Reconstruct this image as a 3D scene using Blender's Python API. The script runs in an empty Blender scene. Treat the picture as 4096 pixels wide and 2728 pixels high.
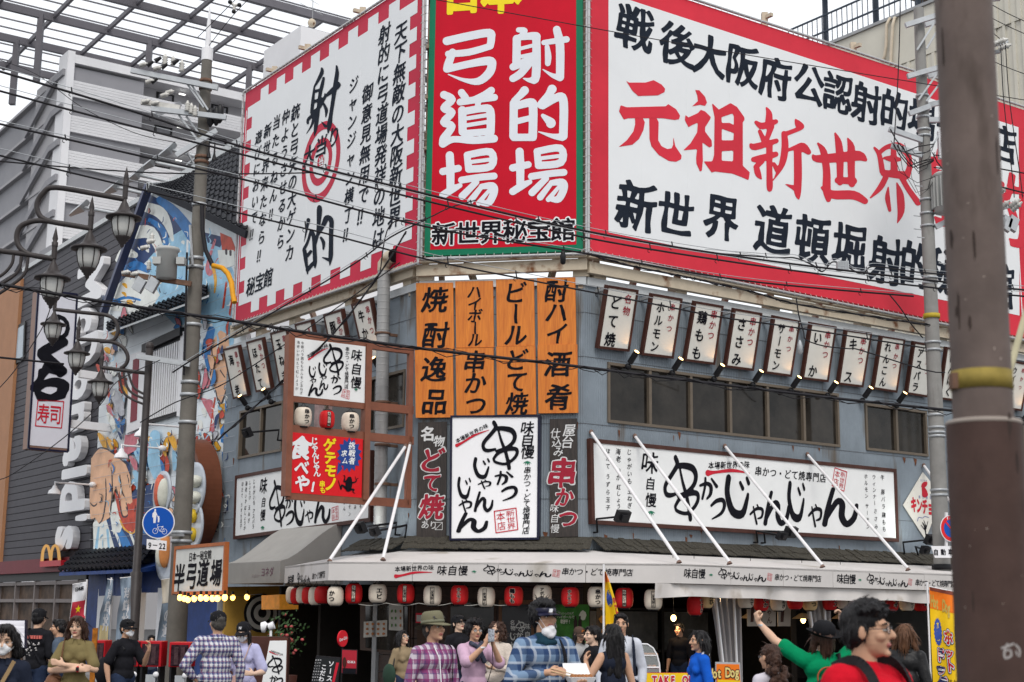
import bpy,math,random
import numpy as np
from mathutils import Vector as V,Matrix,noise
from mathutils.geometry import tessellate_polygon
R=math.radians
random.seed(7)
S=bpy.context.scene
COL=S.collection
# ---------------------------------------------------------------- camera, sky, sun
FPX,TH,RO,CH=5800.0,math.atan(1082/5800),0.0118,1.65
CAMP=V((0,0,CH))
FW=V((0,math.cos(TH),math.sin(TH)));R0=V((1,0,0));U0=V((0,-math.sin(TH),math.cos(TH)))
CR=R0*math.cos(RO)+U0*math.sin(RO);CU=U0*math.cos(RO)-R0*math.sin(RO)
cd=bpy.data.cameras.new('camera');cam=bpy.data.objects.new('camera',cd);COL.objects.link(cam)
M=Matrix((CR,CU,-FW)).transposed().to_4x4();M.translation=CAMP
cam.matrix_world=M
cd.sensor_width=36;cd.lens=FPX*36/4096;cd.clip_start=.1;cd.clip_end=2000
cd.dof.use_dof=True;cd.dof.focus_distance=23;cd.dof.aperture_fstop=4.0
S.camera=cam
w=bpy.data.worlds.new('World');S.world=w;w.use_nodes=True
nt=w.node_tree;nt.nodes.clear()
sky=nt.nodes.new('ShaderNodeTexSky');sky.sky_type='NISHITA';sky.sun_disc=False
SUN_EL,SUN_AZ=R(50),R(6)
sky.sun_elevation=SUN_EL;sky.sun_rotation=math.pi-SUN_AZ;sky.air_density=1.6;sky.dust_density=4
tc=nt.nodes.new('ShaderNodeTexCoord');nz=nt.nodes.new('ShaderNodeTexNoise');nz.inputs['Scale'].default_value=1.6;nz.inputs['Detail'].default_value=5
rp=nt.nodes.new('ShaderNodeValToRGB');rp.color_ramp.elements[0].color=(7.6,7.9,8.4,1);rp.color_ramp.elements[1].color=(10.5,10.6,10.8,1)
mx=nt.nodes.new('ShaderNodeMix');mx.data_type='RGBA';mx.inputs[0].default_value=.86
bg=nt.nodes.new('ShaderNodeBackground');bg.inputs['Strength'].default_value=.1
ow=nt.nodes.new('ShaderNodeOutputWorld')
nt.links.new(tc.outputs['Generated'],nz.inputs['Vector']);nt.links.new(nz.outputs['Fac'],rp.inputs['Fac'])
nt.links.new(sky.outputs[0],mx.inputs[6]);nt.links.new(rp.outputs[0],mx.inputs[7])
nt.links.new(mx.outputs[2],bg.inputs['Color']);nt.links.new(bg.outputs[0],ow.inputs[0])
sl=bpy.data.lights.new('sun','SUN');sl.energy=1.3;sl.angle=R(25);sl.color=(1,.96,.9)
so=bpy.data.objects.new('sun',sl);COL.objects.link(so)
sd=V((math.sin(SUN_AZ)*math.cos(SUN_EL),-math.cos(SUN_AZ)*math.cos(SUN_EL),math.sin(SUN_EL)))
so.rotation_euler=sd.to_track_quat('Z','Y').to_euler()
S.view_settings.view_transform='Standard';S.view_settings.look='None'
S.view_settings.exposure=0.42;S.view_settings.gamma=1
# ---------------------------------------------------------------- pixel -> place helpers (photo pixels, 4096 wide)
def ray(x,y):
 return FW*FPX+CR*(x-2048)+CU*(1364-y)
def at(x,y,Y):
 d=ray(x,y);return CAMP+d*(Y/d.y)
def ppm(Y):return FPX/Y
class Fr:
 """a plane: origin O, right U, up W, outward N"""
 def __init__(s,O,U,W=V((0,0,1))):
  s.O=V(O);s.U=V(U).normalized();s.W=V(W).normalized();s.N=-(s.U.cross(s.W))*-1
  if s.N.dot(CAMP-s.O)<0:s.N=-s.N
 def at(s,x,y,d=0):
  q=ray(x,y);o=s.O+s.N*d
  return CAMP+q*((o-CAMP).dot(s.N)/q.dot(s.N))
 def uv(s,x,y,d=0):
  p=s.at(x,y,d)-s.O;return p.dot(s.U),p.dot(s.W)
 def P(s,u,v,d=0):return s.O+s.U*u+s.W*v+s.N*d
 def off(s,d):
  f=Fr(s.O+s.N*d,s.U,s.W);return f
# ---------------------------------------------------------------- materials
MATS={}
def mat(name,col,rough=.6,var=.12,scale=4,metal=0,bump=0,bscale=40,emit=0,spec=.22,alpha=1,trans=0,stretch=None,dirt=None):
 if name in MATS:return MATS[name]
 m=bpy.data.materials.new(name);m.use_nodes=True;t=m.node_tree;b=t.nodes['Principled BSDF']
 c=(*col,1)
 b.inputs['Roughness'].default_value=rough;b.inputs['Metallic'].default_value=metal
 b.inputs['Specular IOR Level'].default_value=spec
 if alpha<1:b.inputs['Alpha'].default_value=alpha
 if trans:b.inputs['Transmission Weight'].default_value=trans
 if emit:
  b.inputs['Emission Color'].default_value=c;b.inputs['Emission Strength'].default_value=emit
 tcn=t.nodes.new('ShaderNodeTexCoord');mp=t.nodes.new('ShaderNodeMapping')
 if stretch:mp.inputs['Scale'].default_value=stretch
 t.links.new(tcn.outputs['Object'],mp.inputs['Vector'])
 if var>0:
  n=t.nodes.new('ShaderNodeTexNoise');n.inputs['Scale'].default_value=scale;n.inputs['Detail'].default_value=6;n.inputs['Roughness'].default_value=.65
  r=t.nodes.new('ShaderNodeValToRGB')
  r.color_ramp.elements[0].position=.3;r.color_ramp.elements[1].position=.7
  r.color_ramp.elements[0].color=(*[max(0,x*(1-var))for x in col],1)
  r.color_ramp.elements[1].color=(*[min(1,x*(1+var))for x in col],1)
  t.links.new(mp.outputs[0],n.inputs['Vector']);t.links.new(n.outputs['Fac'],r.inputs['Fac'])
  out=r.outputs[0]
  if dirt:
   n2=t.nodes.new('ShaderNodeTexNoise');n2.inputs['Scale'].default_value=dirt[1];n2.inputs['Detail'].default_value=5
   r2=t.nodes.new('ShaderNodeValToRGB');r2.color_ramp.elements[0].position=dirt[2];r2.color_ramp.elements[1].position=dirt[2]+.12
   x=t.nodes.new('ShaderNodeMix');x.data_type='RGBA'
   mp2=t.nodes.new('ShaderNodeMapping');mp2.inputs['Scale'].default_value=dirt[3]if len(dirt)>3 else(1,1,1)
   t.links.new(tcn.outputs['Object'],mp2.inputs['Vector']);t.links.new(mp2.outputs[0],n2.inputs['Vector'])
   t.links.new(n2.outputs['Fac'],r2.inputs['Fac']);t.links.new(r2.outputs[0],x.inputs[0])
   t.links.new(out,x.inputs[6]);x.inputs[7].default_value=(*dirt[0],1);out=x.outputs[2]
  t.links.new(out,b.inputs['Base Color'])
 else:
  b.inputs['Base Color'].default_value=c
 if bump:
  n=t.nodes.new('ShaderNodeTexNoise');n.inputs['Scale'].default_value=bscale;n.inputs['Detail'].default_value=4
  bp=t.nodes.new('ShaderNodeBump');bp.inputs['Strength'].default_value=bump;bp.inputs['Distance'].default_value=.02
  t.links.new(mp.outputs[0],n.inputs['Vector']);t.links.new(n.outputs['Fac'],bp.inputs['Height']);t.links.new(bp.outputs[0],b.inputs['Normal'])
 MATS[name]=m;return m
def plaid(name,base,bands,size=.06):
 """woven check: BANDS = [(colour, direction 0 x / 1 z, phase, width)]"""
 m=bpy.data.materials.new(name);m.use_nodes=True;t=m.node_tree;b=t.nodes['Principled BSDF'];b.inputs['Roughness'].default_value=.85
 b.inputs['Specular IOR Level'].default_value=.15
 tcn=t.nodes.new('ShaderNodeTexCoord');sx=t.nodes.new('ShaderNodeSeparateXYZ');t.links.new(tcn.outputs['Object'],sx.inputs[0])
 nzz=t.nodes.new('ShaderNodeTexNoise');nzz.inputs['Scale'].default_value=6
 t.links.new(tcn.outputs['Object'],nzz.inputs['Vector'])
 ad=t.nodes.new('ShaderNodeMath');ad.operation='MULTIPLY_ADD';ad.inputs[1].default_value=.8;t.links.new(sx.outputs[1],ad.inputs[0]);t.links.new(sx.outputs[0],ad.inputs[2])
 cur=None
 for col,ax,ph,wd,al in bands:
  q=t.nodes.new('ShaderNodeMath');q.operation='MULTIPLY_ADD';q.inputs[1].default_value=1/size;q.inputs[2].default_value=ph+50
  t.links.new(sx.outputs[2]if ax else ad.outputs[0],q.inputs[0])
  f=t.nodes.new('ShaderNodeMath');f.operation='FRACT';t.links.new(q.outputs[0],f.inputs[0])
  l=t.nodes.new('ShaderNodeMath');l.operation='LESS_THAN';l.inputs[1].default_value=wd;t.links.new(f.outputs[0],l.inputs[0])
  k=t.nodes.new('ShaderNodeMath');k.operation='MULTIPLY';k.inputs[1].default_value=al;t.links.new(l.outputs[0],k.inputs[0])
  x=t.nodes.new('ShaderNodeMix');x.data_type='RGBA';t.links.new(k.outputs[0],x.inputs[0])
  if cur is None:x.inputs[6].default_value=(*base,1)
  else:t.links.new(cur,x.inputs[6])
  x.inputs[7].default_value=(*col,1);cur=x.outputs[2]
 t.links.new(cur,b.inputs['Base Color'])
 return m
def wood(name,c1,c2,scale=3,axis=2,rough=.55,ws=9):
 m=bpy.data.materials.new(name);m.use_nodes=True;t=m.node_tree;b=t.nodes['Principled BSDF'];b.inputs['Roughness'].default_value=rough
 tcn=t.nodes.new('ShaderNodeTexCoord');mp=t.nodes.new('ShaderNodeMapping')
 sc=[ws,ws,ws];sc[axis]=ws*.09;mp.inputs['Scale'].default_value=sc
 n=t.nodes.new('ShaderNodeTexNoise');n.inputs['Scale'].default_value=scale;n.inputs['Detail'].default_value=8;n.inputs['Distortion'].default_value=1.2
 r=t.nodes.new('ShaderNodeValToRGB');r.color_ramp.elements[0].position=.35;r.color_ramp.elements[1].position=.68
 r.color_ramp.elements[0].color=(*c1,1);r.color_ramp.elements[1].color=(*c2,1)
 t.links.new(tcn.outputs['Object'],mp.inputs['Vector']);t.links.new(mp.outputs[0],n.inputs['Vector']);t.links.new(n.outputs['Fac'],r.inputs['Fac']);t.links.new(r.outputs[0],b.inputs['Base Color'])
 bp=t.nodes.new('ShaderNodeBump');bp.inputs['Strength'].default_value=.25;bp.inputs['Distance'].default_value=.01
 t.links.new(n.outputs['Fac'],bp.inputs['Height']);t.links.new(bp.outputs[0],b.inputs['Normal'])
 return m
# ---------------------------------------------------------------- objects
WLOC={}
def tag(o,label=None,cat=None,group=None,kind=None):
 if label:o['label']=label
 if cat:o['category']=cat
 if group:o['group']=group
 if kind:o['kind']=kind
 return o
def thing(name,label,cat,loc,group=None):
 o=bpy.data.objects.new(name,None);COL.objects.link(o);o.location=loc;o.empty_display_size=.1
 WLOC[o.name]=V(loc)
 return tag(o,label,cat,group)
def link_mesh(name,me,parent,origin):
 o=bpy.data.objects.new(name,me);COL.objects.link(o)
 if parent is not None:
  o.parent=parent;o.location=origin-WLOC[parent.name]
 else:o.location=origin
 WLOC[o.name]=V(origin);return o
class MB:
 def __init__(s):s.v=[];s.f=[];s.m=[];s.cur=0;s.sm=[]
 def mi(s,k):s.cur=k;return s
 def add(s,vs,fs,smooth=False):
  b=len(s.v);s.v+=[tuple(q)for q in vs]
  for f in fs:s.f.append([b+i for i in f]);s.m.append(s.cur);s.sm.append(smooth)
 def hexa(s,a,b):
  s.add(list(a)+list(b),[(3,2,1,0),(4,5,6,7),(0,1,5,4),(1,2,6,5),(2,3,7,6),(3,0,4,7)])
 def box(s,c,X,Y,Z):
  c,X,Y,Z=V(c),V(X),V(Y),V(Z)
  q=lambda z:[c-X-Y+z,c+X-Y+z,c+X+Y+z,c-X+Y+z]
  s.hexa(q(-Z),q(Z))
 def abox(s,x0,x1,y0,y1,z0,z1):
  s.box(((x0+x1)/2,(y0+y1)/2,(z0+z1)/2),((x1-x0)/2,0,0),(0,(y1-y0)/2,0),(0,0,(z1-z0)/2))
 def fbox(s,fr,u0,u1,v0,v1,d0,d1):
  q=lambda d:[fr.P(u0,v0,d),fr.P(u1,v0,d),fr.P(u1,v1,d),fr.P(u0,v1,d)]
  s.hexa(q(d0),q(d1))
 def bar(s,a,b,w,h=None,up=V((0,0,1))):
  a,b=V(a),V(b);h=h or w;d=(b-a);L=d.length
  if L<1e-6:return
  d/=L;x=d.cross(up)
  if x.length<1e-4:x=d.cross(V((1,0,0)))
  x.normalize();y=x.cross(d)
  s.box((a+b)/2,d*L/2,x*w/2,y*h/2)
 def quad(s,a,b,c,d):s.add([a,b,c,d],[(0,1,2,3)])
 def prism(s,poly,ex):
  n=len(poly);ex=V(ex);p=[V(q)for q in poly]
  tri=tessellate_polygon([p])
  s.add(p+[q+ex for q in p],[tuple(t)for t in tri]+[tuple(n+i for i in t)[::-1]for t in tri]+[(i,(i+1)%n,n+(i+1)%n,n+i)for i in range(n)])
 def tube(s,pts,r,n=8,caps=True,smooth=True):
  pts=[V(p)for p in pts];k=len(pts);rs=r if isinstance(r,(list,tuple))else[r]*k
  vs=[];prev=None
  for i,p in enumerate(pts):
   d=(pts[min(i+1,k-1)]-pts[max(i-1,0)]).normalized()
   if prev is None:
    x=d.cross(V((0,0,1)))
    if x.length<.05:x=d.cross(V((1,0,0)))
   else:
    x=prev-d*prev.dot(d)
   x.normalize();prev=x;y=d.cross(x)
   for j in range(n):
    a=2*math.pi*j/n;vs.append(p+(x*math.cos(a)+y*math.sin(a))*rs[i])
  fs=[(i*n+j,i*n+(j+1)%n,(i+1)*n+(j+1)%n,(i+1)*n+j)for i in range(k-1)for j in range(n)]
  s.add(vs,fs,smooth)
  if caps:
   s.add(vs[:n],[tuple(range(n))]);s.add(vs[-n:],[tuple(range(n))[::-1]])
 def lathe(s,c,prof,n=16,X=V((1,0,0)),Y=V((0,1,0)),Z=V((0,0,1)),smooth=True):
  c=V(c);vs=[]
  for r,z in prof:
   for j in range(n):
    a=2*math.pi*j/n;vs.append(c+X*(r*math.cos(a))+Y*(r*math.sin(a))+Z*z)
  k=len(prof)
  s.add(vs,[(i*n+j,i*n+(j+1)%n,(i+1)*n+(j+1)%n,(i+1)*n+j)for i in range(k-1)for j in range(n)],smooth)
  if prof[0][0]>1e-4:s.add(vs[:n],[tuple(range(n))[::-1]])
  if prof[-1][0]>1e-4:s.add(vs[-n:],[tuple(range(n))])
 def ell(s,c,r,n=14,k=9,Rm=None):
  c=V(c);vs=[]
  for i in range(k+1):
   t=math.pi*i/k
   for j in range(n):
    a=2*math.pi*j/n
    q=V((r[0]*math.sin(t)*math.cos(a),r[1]*math.sin(t)*math.sin(a),r[2]*math.cos(t)))
    if Rm is not None:q=Rm@q
    vs.append(c+q)
  s.add(vs,[(i*n+j,(i+1)*n+j,(i+1)*n+(j+1)%n,i*n+(j+1)%n)for i in range(k)for j in range(n)],True)
 def corr(s,fr,u0,u1,v0,v1,d=0,pitch=.042,amp=.009,seg=4):
  n=max(2,int((u1-u0)/pitch*seg));vs=[]
  for i in range(n+1):
   u=u0+(u1-u0)*i/n;dd=d+amp*math.sin(u/pitch*2*math.pi)
   vs+=[fr.P(u,v0,dd),fr.P(u,v1,dd)]
  s.add(vs,[(2*i,2*i+2,2*i+3,2*i+1)for i in range(n)],True)
 def build(s,name,mats,parent=None,origin=None,bevel=0):
  if not s.v:return None
  if not isinstance(mats,(list,tuple)):mats=[mats]
  a=np.array(s.v)
  if origin is None:
   if parent is not None:origin=WLOC[parent.name]
   else:origin=V(((a[:,0].min()+a[:,0].max())/2,(a[:,1].min()+a[:,1].max())/2,a[:,2].min()))
  origin=V(origin);a=a-np.array(origin)
  me=bpy.data.meshes.new(name);me.from_pydata(a.tolist(),[],s.f)
  for m in mats:me.materials.append(m)
  if len(mats)>1:me.polygons.foreach_set('material_index',s.m)
  me.polygons.foreach_set('use_smooth',s.sm)
  me.update()
  o=link_mesh(name,me,parent,origin)
  if bevel:
   b=o.modifiers.new('bevel','BEVEL');b.width=bevel;b.segments=2;b.limit_method='ANGLE'
  return o
def copy_tree(o,loc,rotz=0,parent=None):
 c=o.copy();COL.objects.link(c)
 if parent is None:c.location=loc;c.rotation_euler=(0,0,rotz)
 else:c.parent=parent
 WLOC[c.name]=V(loc)
 for ch in list(o.children):copy_tree(ch,V((0,0,0)),0,c)
 return c
# ---------------------------------------------------------------- lettering
_tc=bpy.data.curves.new('lettering_source','FONT');_to=bpy.data.objects.new('lettering_source',_tc)
COL.objects.link(_to)
GC={}
def marching(F,x0,y0,st):
 """filled outline of F < 0 on a grid F[iy, ix] -> 2-D vertices, faces"""
 ny,nx=F.shape;vs=[];fs=[];ins=F<0
 cnt=ins[:-1,:-1].astype(int)+ins[1:,:-1]+ins[:-1,1:]+ins[1:,1:]
 for j in range(ny-1):
  row=cnt[j];i=0
  while i<nx-1:
   c=row[i]
   if c==4:
    k=i
    while k<nx-1 and row[k]==4:k+=1
    b=len(vs);vs+=[(x0+i*st,y0+j*st),(x0+k*st,y0+j*st),(x0+k*st,y0+(j+1)*st),(x0+i*st,y0+(j+1)*st)]
    fs.append((b,b+1,b+2,b+3));i=k;continue
   if c:
    cr=[(i,j),(i+1,j),(i+1,j+1),(i,j+1)];out=[]
    for q in range(4):
     a,e=cr[q],cr[(q+1)%4];fa,fe=F[a[1],a[0]],F[e[1],e[0]]
     if fa<0:out.append(a)
     if(fa<0)!=(fe<0):
      t=fa/(fa-fe);out.append((a[0]+(e[0]-a[0])*t,a[1]+(e[1]-a[1])*t))
    if len(out)>2:
     b=len(vs);vs+=[(x0+x*st,y0+y*st)for x,y in out];fs.append(tuple(range(b,b+len(out))))
   i+=1
 return vs,fs
def segdist(P,A,B):
 d=B-A;L=(d**2).sum(1)+1e-12
 t=np.clip(((P[:,None,:]-A[None])*d[None]).sum(2)/L[None],0,1)
 return np.sqrt(((P[:,None,:]-A[None]-d[None]*t[...,None])**2).sum(2)),t
def area_shape(loops,off=0.,con=1.,n=40,wob=0.):
 """outline loops -> thickened filled shape (OFF outward; level strokes gain less when CON > 1)"""
 A=np.concatenate([np.array(l)for l in loops]);B=np.concatenate([np.roll(np.array(l),-1,0)for l in loops])
 lo,hi=A.min(0),A.max(0);st=max(hi-lo)/n;lo=lo-off-1.5*st;hi=hi+off+1.5*st
 nx,ny=int((hi[0]-lo[0])/st)+2,int((hi[1]-lo[1])/st)+2
 gx,gy=np.meshgrid(lo[0]+np.arange(nx)*st,lo[1]+np.arange(ny)*st);P=np.stack([gx.ravel(),gy.ravel()],1)
 k=np.array((1,con));D,_=segdist(P*k,A*k,B*k);d=D.min(1)
 y,a1,b1=P[:,1][:,None],A[:,1][None],B[:,1][None]
 lft=(B[:,0]-A[:,0])[None]*(y-a1)-(P[:,0][:,None]-A[:,0][None])*(b1-a1)
 wn=((a1<=y)&(b1>y)&(lft>0)).sum(1)-((a1>y)&(b1<=y)&(lft<0)).sum(1)
 d=np.where(wn!=0,-d,d)
 o=off*(1+wob*(np.sin(P[:,0]*9+P[:,1]*5)+np.sin(P[:,1]*13-P[:,0]*4))*.5)
 return marching((d-o).reshape(ny,nx),lo[0],lo[1],st)
def stroke_shape(sts,n=60,sub=4,ysc=1.):
 """union of brush strokes [(x, y, width)...] with round ends"""
 A=[];B=[];ra=[];rb=[]
 for pts in sts:
  L=smoothline(pts,sub)if len(pts)>2 else[np.array(p,float)for p in pts]
  for p,q in zip(L,L[1:]):A.append(p[:2]);B.append(q[:2]);ra.append(p[2]/2);rb.append(q[2]/2)
 A,B,ra,rb=np.array(A),np.array(B),np.array(ra),np.array(rb)
 lo,hi=np.minimum(A.min(0),B.min(0)),np.maximum(A.max(0),B.max(0));mg=max(ra.max(),rb.max())
 st=max(hi-lo)/n;lo=lo-mg-st;hi=hi+mg+st
 nx,ny=int((hi[0]-lo[0])/st)+2,int((hi[1]-lo[1])/st)+2
 gx,gy=np.meshgrid(lo[0]+np.arange(nx)*st,lo[1]+np.arange(ny)*st);P=np.stack([gx.ravel(),gy.ravel()],1)
 D,t=segdist(P,A,B);d=(D-(ra[None]*(1-t)+rb[None]*t)).min(1)
 return marching(d.reshape(ny,nx),lo[0],lo[1],st)
def strokes(mb,f,sts,n=60):
 vs,fs=stroke_shape(sts,n);mb.add([f(*v)for v in vs],fs)
def shape(mb,f,loops,n=60):
 vs,fs=area_shape(loops,0,1,n);mb.add([f(*v)for v in vs],fs)
def glyph(ch,off=0.,con=1.,slant=0.,res=40):
 """outline of CH in a unit box: OFF thickens, CON > 1 keeps level strokes thinner, SLANT lifts them to the right like a brush hand"""
 k=(ch,off,con,slant,res)
 if k in GC:return GC[k]
 _tc.body=ch;dg=bpy.context.evaluated_depsgraph_get();dg.update()
 src=_to.to_curve(dg);loops=[]
 for sp in src.splines:
  bp=sp.bezier_points;L=[]
  for i in range(len(bp)):
   p,q=bp[i],bp[(i+1)%len(bp)]
   for t in(0,.34,.67):
    w=1-t;c=p.co*w**3+p.handle_right*3*w*w*t+q.handle_left*3*w*t*t+q.co*t**3
    x,y=c.x,c.y-.38
    if slant:x,y=x+.05*math.sin(y*4),y+slant*(x-.5)+.03*math.sin(x*5+1)
    L.append((x,y+.38))
  if len(L)>2:loops.append(L)
 _to.to_curve_clear()
 GC[k]=area_shape(loops,off,con,res,.55 if slant else 0)if loops else([],[])
 return GC[k]
SOLO=set('ー―-~')
def put(mb,ch,c,ex,ey,**kw):
 """glyph CH centred on C, EX / EY = vectors of one glyph width / height"""
 vs,fs=glyph(ch,**kw)
 if not vs:return
 if ord(ch)<128:
  xs=[v[0]for v in vs];cx=(min(xs)+max(xs))/2
 else:cx=.5
 mb.add([c+ex*((x-cx)/.95)+ey*((y-.38)/.95)for x,y in vs],fs)
def text(mb,fr,s,p0,p1,h,d=.006,asp=1.,rot=0,**kw):
 """S with first / last glyph centred on photo pixels p0 / p1; H glyph height in px at p0"""
 a,b=fr.at(*p0,d),fr.at(*p1,d)
 hm=abs((fr.at(p0[0],p0[1]+h/2,d)-fr.at(p0[0],p0[1]-h/2,d)).dot(fr.W))
 vert=abs((b-a).dot(fr.W))>abs((b-a).dot(fr.U))
 n=len(s);ca,sa=math.cos(rot),math.sin(rot);kw['res']=20 if h<34 else 30 if h<70 else 44 if h<130 else 64
 U=fr.U*ca+fr.W*sa;W=fr.W*ca-fr.U*sa
 for i,ch in enumerate(s):
  c=a+(b-a)*(i/(n-1)if n>1 else 0)
  if vert and ch in SOLO:put(mb,ch,c,-W*hm,U*hm*asp,**kw)
  else:put(mb,ch,c,U*hm*asp,W*hm,**kw)
def smoothline(pts,sub=5):
 out=[];n=len(pts);P=[np.array(p,float)for p in pts]
 for i in range(n-1):
  p0,p1,p2,p3=P[max(i-1,0)],P[i],P[i+1],P[min(i+2,n-1)]
  for k in range(sub):
   t=k/sub
   out.append(.5*((2*p1)+(p2-p0)*t+(2*p0-5*p1+4*p2-p3)*t*t+(3*p1-p0-3*p2+p3)*t**3))
 out.append(P[-1]);return out
def stroke(mb,f,pts,sub=4):
 """brush stroke: pts (x, y, width) in the units of F(x, y) -> place; rounded ends"""
 L=smoothline(pts,sub)if len(pts)>2 else[np.array(p,float)for p in pts]
 lo,hi=[],[]
 for i,p in enumerate(L):
  t=L[min(i+1,len(L)-1)][:2]-L[max(i-1,0)][:2];t=t/(np.linalg.norm(t)+1e-9);nn=np.array((-t[1],t[0]))
  lo.append(p[:2]+nn*p[2]/2);hi.append(p[:2]-nn*p[2]/2)
 t0=L[0][:2]-L[1][:2];t0/=np.linalg.norm(t0)+1e-9;t1=L[-1][:2]-L[-2][:2];t1/=np.linalg.norm(t1)+1e-9
 k=len(L)
 vs=[f(*q)for q in lo]+[f(*q)for q in hi]
 fs=[(i,i+1,k+i+1,k+i)for i in range(k-1)]
 mb.add(vs,fs)
 for p,t,sg in((L[0],t0,1),(L[-1],t1,-1)):
  nn=np.array((-t[1],t[0]));r=p[2]/2
  mb.add([f(*(p[:2]+(t*math.sin(a)*.8+nn*math.cos(a))*r))for a in[math.pi*i/5 for i in range(6)]],[(0,1,2,3,4,5)])
LOGO={
 '串':[[(.34,.03,.1),(.39,.13,.1),(.27,.26,.09),(.07,.45,.09),(.08,.58,.085),(.2,.61,.075),(.38,.58,.05)],
  [(.39,.15,.08),(.58,.15,.1),(.8,.19,.115),(.89,.3,.11),(.84,.44,.09),(.66,.55,.065),(.4,.62,.05)],
  [(.46,.2,.05),(.54,.42,.07),(.63,.6,.085),(.7,.8,.09),(.74,.97,.1)],
  [(.33,.78,.065),(.47,.65,.08),(.7,.58,.09),(.92,.58,.085),(.95,.67,.085),(.85,.79,.07),(.64,.89,.06),(.38,.85,.06),(.33,.78,.06)]],
 'か':[[(.06,.36,.12),(.4,.28,.17),(.62,.4,.19),(.6,.72,.17),(.42,.92,.1)],[(.33,.05,.12),(.31,.4,.13),(.17,.92,.12)],[(.66,.08,.1),(.93,.4,.16)]],
 'っ':[[(.06,.35,.14),(.4,.14,.2),(.82,.1,.22),(.93,.38,.22),(.7,.72,.17),(.12,.97,.07)]],
 'じ':[[(.14,.05,.2),(.09,.42,.2),(.3,.86,.22),(.68,.92,.2),(.86,.58,.14),(.9,.45,.1)],[(.6,.16,.1),(.7,.3,.12)],[(.86,.05,.1),(.93,.17,.12)]],
 'ゃ':[[(.06,.5,.12),(.5,.22,.17),(.92,.26,.18),(.88,.62,.15),(.6,.72,.08)],[(.28,.12,.1),(.4,.6,.13),(.52,.98,.14)],[(.55,.02,.1),(.62,.12,.1)]],
 'ん':[[(.3,.03,.12),(.16,.5,.13),(.07,.95,.15)],[(.09,.85,.1),(.4,.36,.15),(.55,.42,.17),(.54,.75,.17),(.68,.95,.17),(.88,.78,.15),(.95,.45,.1)]],
}
_LC={}
def logo_shape(ch,n):
 if(ch,n)not in _LC:_LC[ch,n]=stroke_shape(LOGO[ch],n)
 return _LC[ch,n]
def logo_char(mb,fr,ch,x0,y0,x1,y1,d=.006):
 """one logo character in the photo-pixel box"""
 vs,fs=logo_shape(ch,44);mb.add([fr.at(x0+(x1-x0)*x,y0+(y1-y0)*y,d)for x,y in vs],fs)
LOGO_H=[('串',0,.0,.187,.93),('か',.185,.3,.28,.64),('っ',.243,.6,.317,.9),('じ',.317,.3,.445,.87),('ゃ',.443,.7,.513,.98),('ん',.515,.52,.65,1.0),('じ',.64,.38,.73,.93),('ゃ',.742,.7,.812,1.02),('ん',.815,.47,1.,1.01)]
def logo_h(mb,fr,quad,d=.006):
 """the whole logo across, in a photo-pixel quad tl, tr, br, bl"""
 tl,tr,br,bl=[np.array(q,float)for q in quad]
 def f(x,y):
  q=tl*(1-x)*(1-y)+tr*x*(1-y)+br*x*y+bl*(1-x)*y
  return fr.at(q[0],q[1],d)
 for ch,x0,y0,x1,y1 in LOGO_H:
  vs,fs=logo_shape(ch,30);mb.add([f(x0+(x1-x0)*x,y0+(y1-y0)*y)for x,y in vs],fs)
def leafmark(mb,fr,x,y,w,h,d=.006):
 for a,l in((-1.1,1),(-.55,.95),(.1,.9),(.6,1),(1.1,1)):
  k=lambda p,q:fr.at(x+p*w,y+q*h,d)
  stroke(mb,k,[(0,-.3,.02),(math.sin(a)*.28*l,-.3+.35*math.cos(a)*l,.13),(math.sin(a)*.55*l,-.3+.8*math.cos(a)*l,.01)])
def board(name,label,cat,group,fr,quad,d0,d1,face,frame=None,fw=0,fd=.02,parts=('panel','frame')):
 """a flat sign: photo-pixel QUAD tl, tr, br, bl of its outer edge in the plane FR at depth d1"""
 q1=[fr.at(x,y,d1)for x,y in quad];back=fr.N*(d0-d1)
 root=thing(name,label,cat,(q1[2]+q1[3])/2+back,group)
 c=sum(q1,V((0,0,0)))/4
 if frame:
  def inset(p,i):
   a,b=q1[(i+1)%4],q1[(i-1)%4]
   return p+(a-p).normalized()*fw+(b-p).normalized()*fw
  qi=[inset(p,i)for i,p in enumerate(q1)]
  m=MB();m.hexa([p+back for p in qi],qi);m.build(parts[0],face,root)
  m=MB()
  for i in range(4):
   j=(i+1)%4
   a=[q1[i],q1[j],qi[j],qi[i]]
   m.hexa([p+back for p in a],[p+fr.N*fd for p in a])
  m.build(parts[1],frame,root)
 else:
  m=MB();m.hexa([p+back for p in q1],q1);m.build(parts[0],face,root)
 return root
# ================================================================ frames of the corner building
U_C=V((.985,-.174,0)).normalized();U_R=V((.817,.576,0)).normalized();U_L=V((.571,-.821,0)).normalized()
PL=at(1655,2441,25.2);PL.z=0
W_C=Fr(PL,U_C);PR=W_C.at(2335,2449);PR.z=0
W_R=Fr(PR,U_R);W_L=Fr(PL,U_L)
Z3=V((0,0,1))
m_iron=mat('corrugated_iron',(.2,.235,.27),.5,.14,1.6,dirt=((.12,.105,.09),2.4,.58,(1.3,1.3,.22)))
m_trim=mat('weathered_trim',(.5,.52,.53),.6,.12,3)
m_white=mat('sign_white',(.74,.75,.75),.5,.04,2,dirt=((.62,.55,.42),1.1,.66,(1,1,.35)))
m_vinyl=mat('banner_white',(.72,.735,.75),.45,.03,.8,bump=.05,bscale=1.5)
m_red=mat('banner_red',(.5,.004,.02),.5,.12,.6,spec=.12,bump=.06,bscale=1.2)
m_redl=mat('banner_red_pink',(.5,.016,.05),.5,.14,.5,spec=.15,bump=.06,bscale=1.2)
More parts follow.
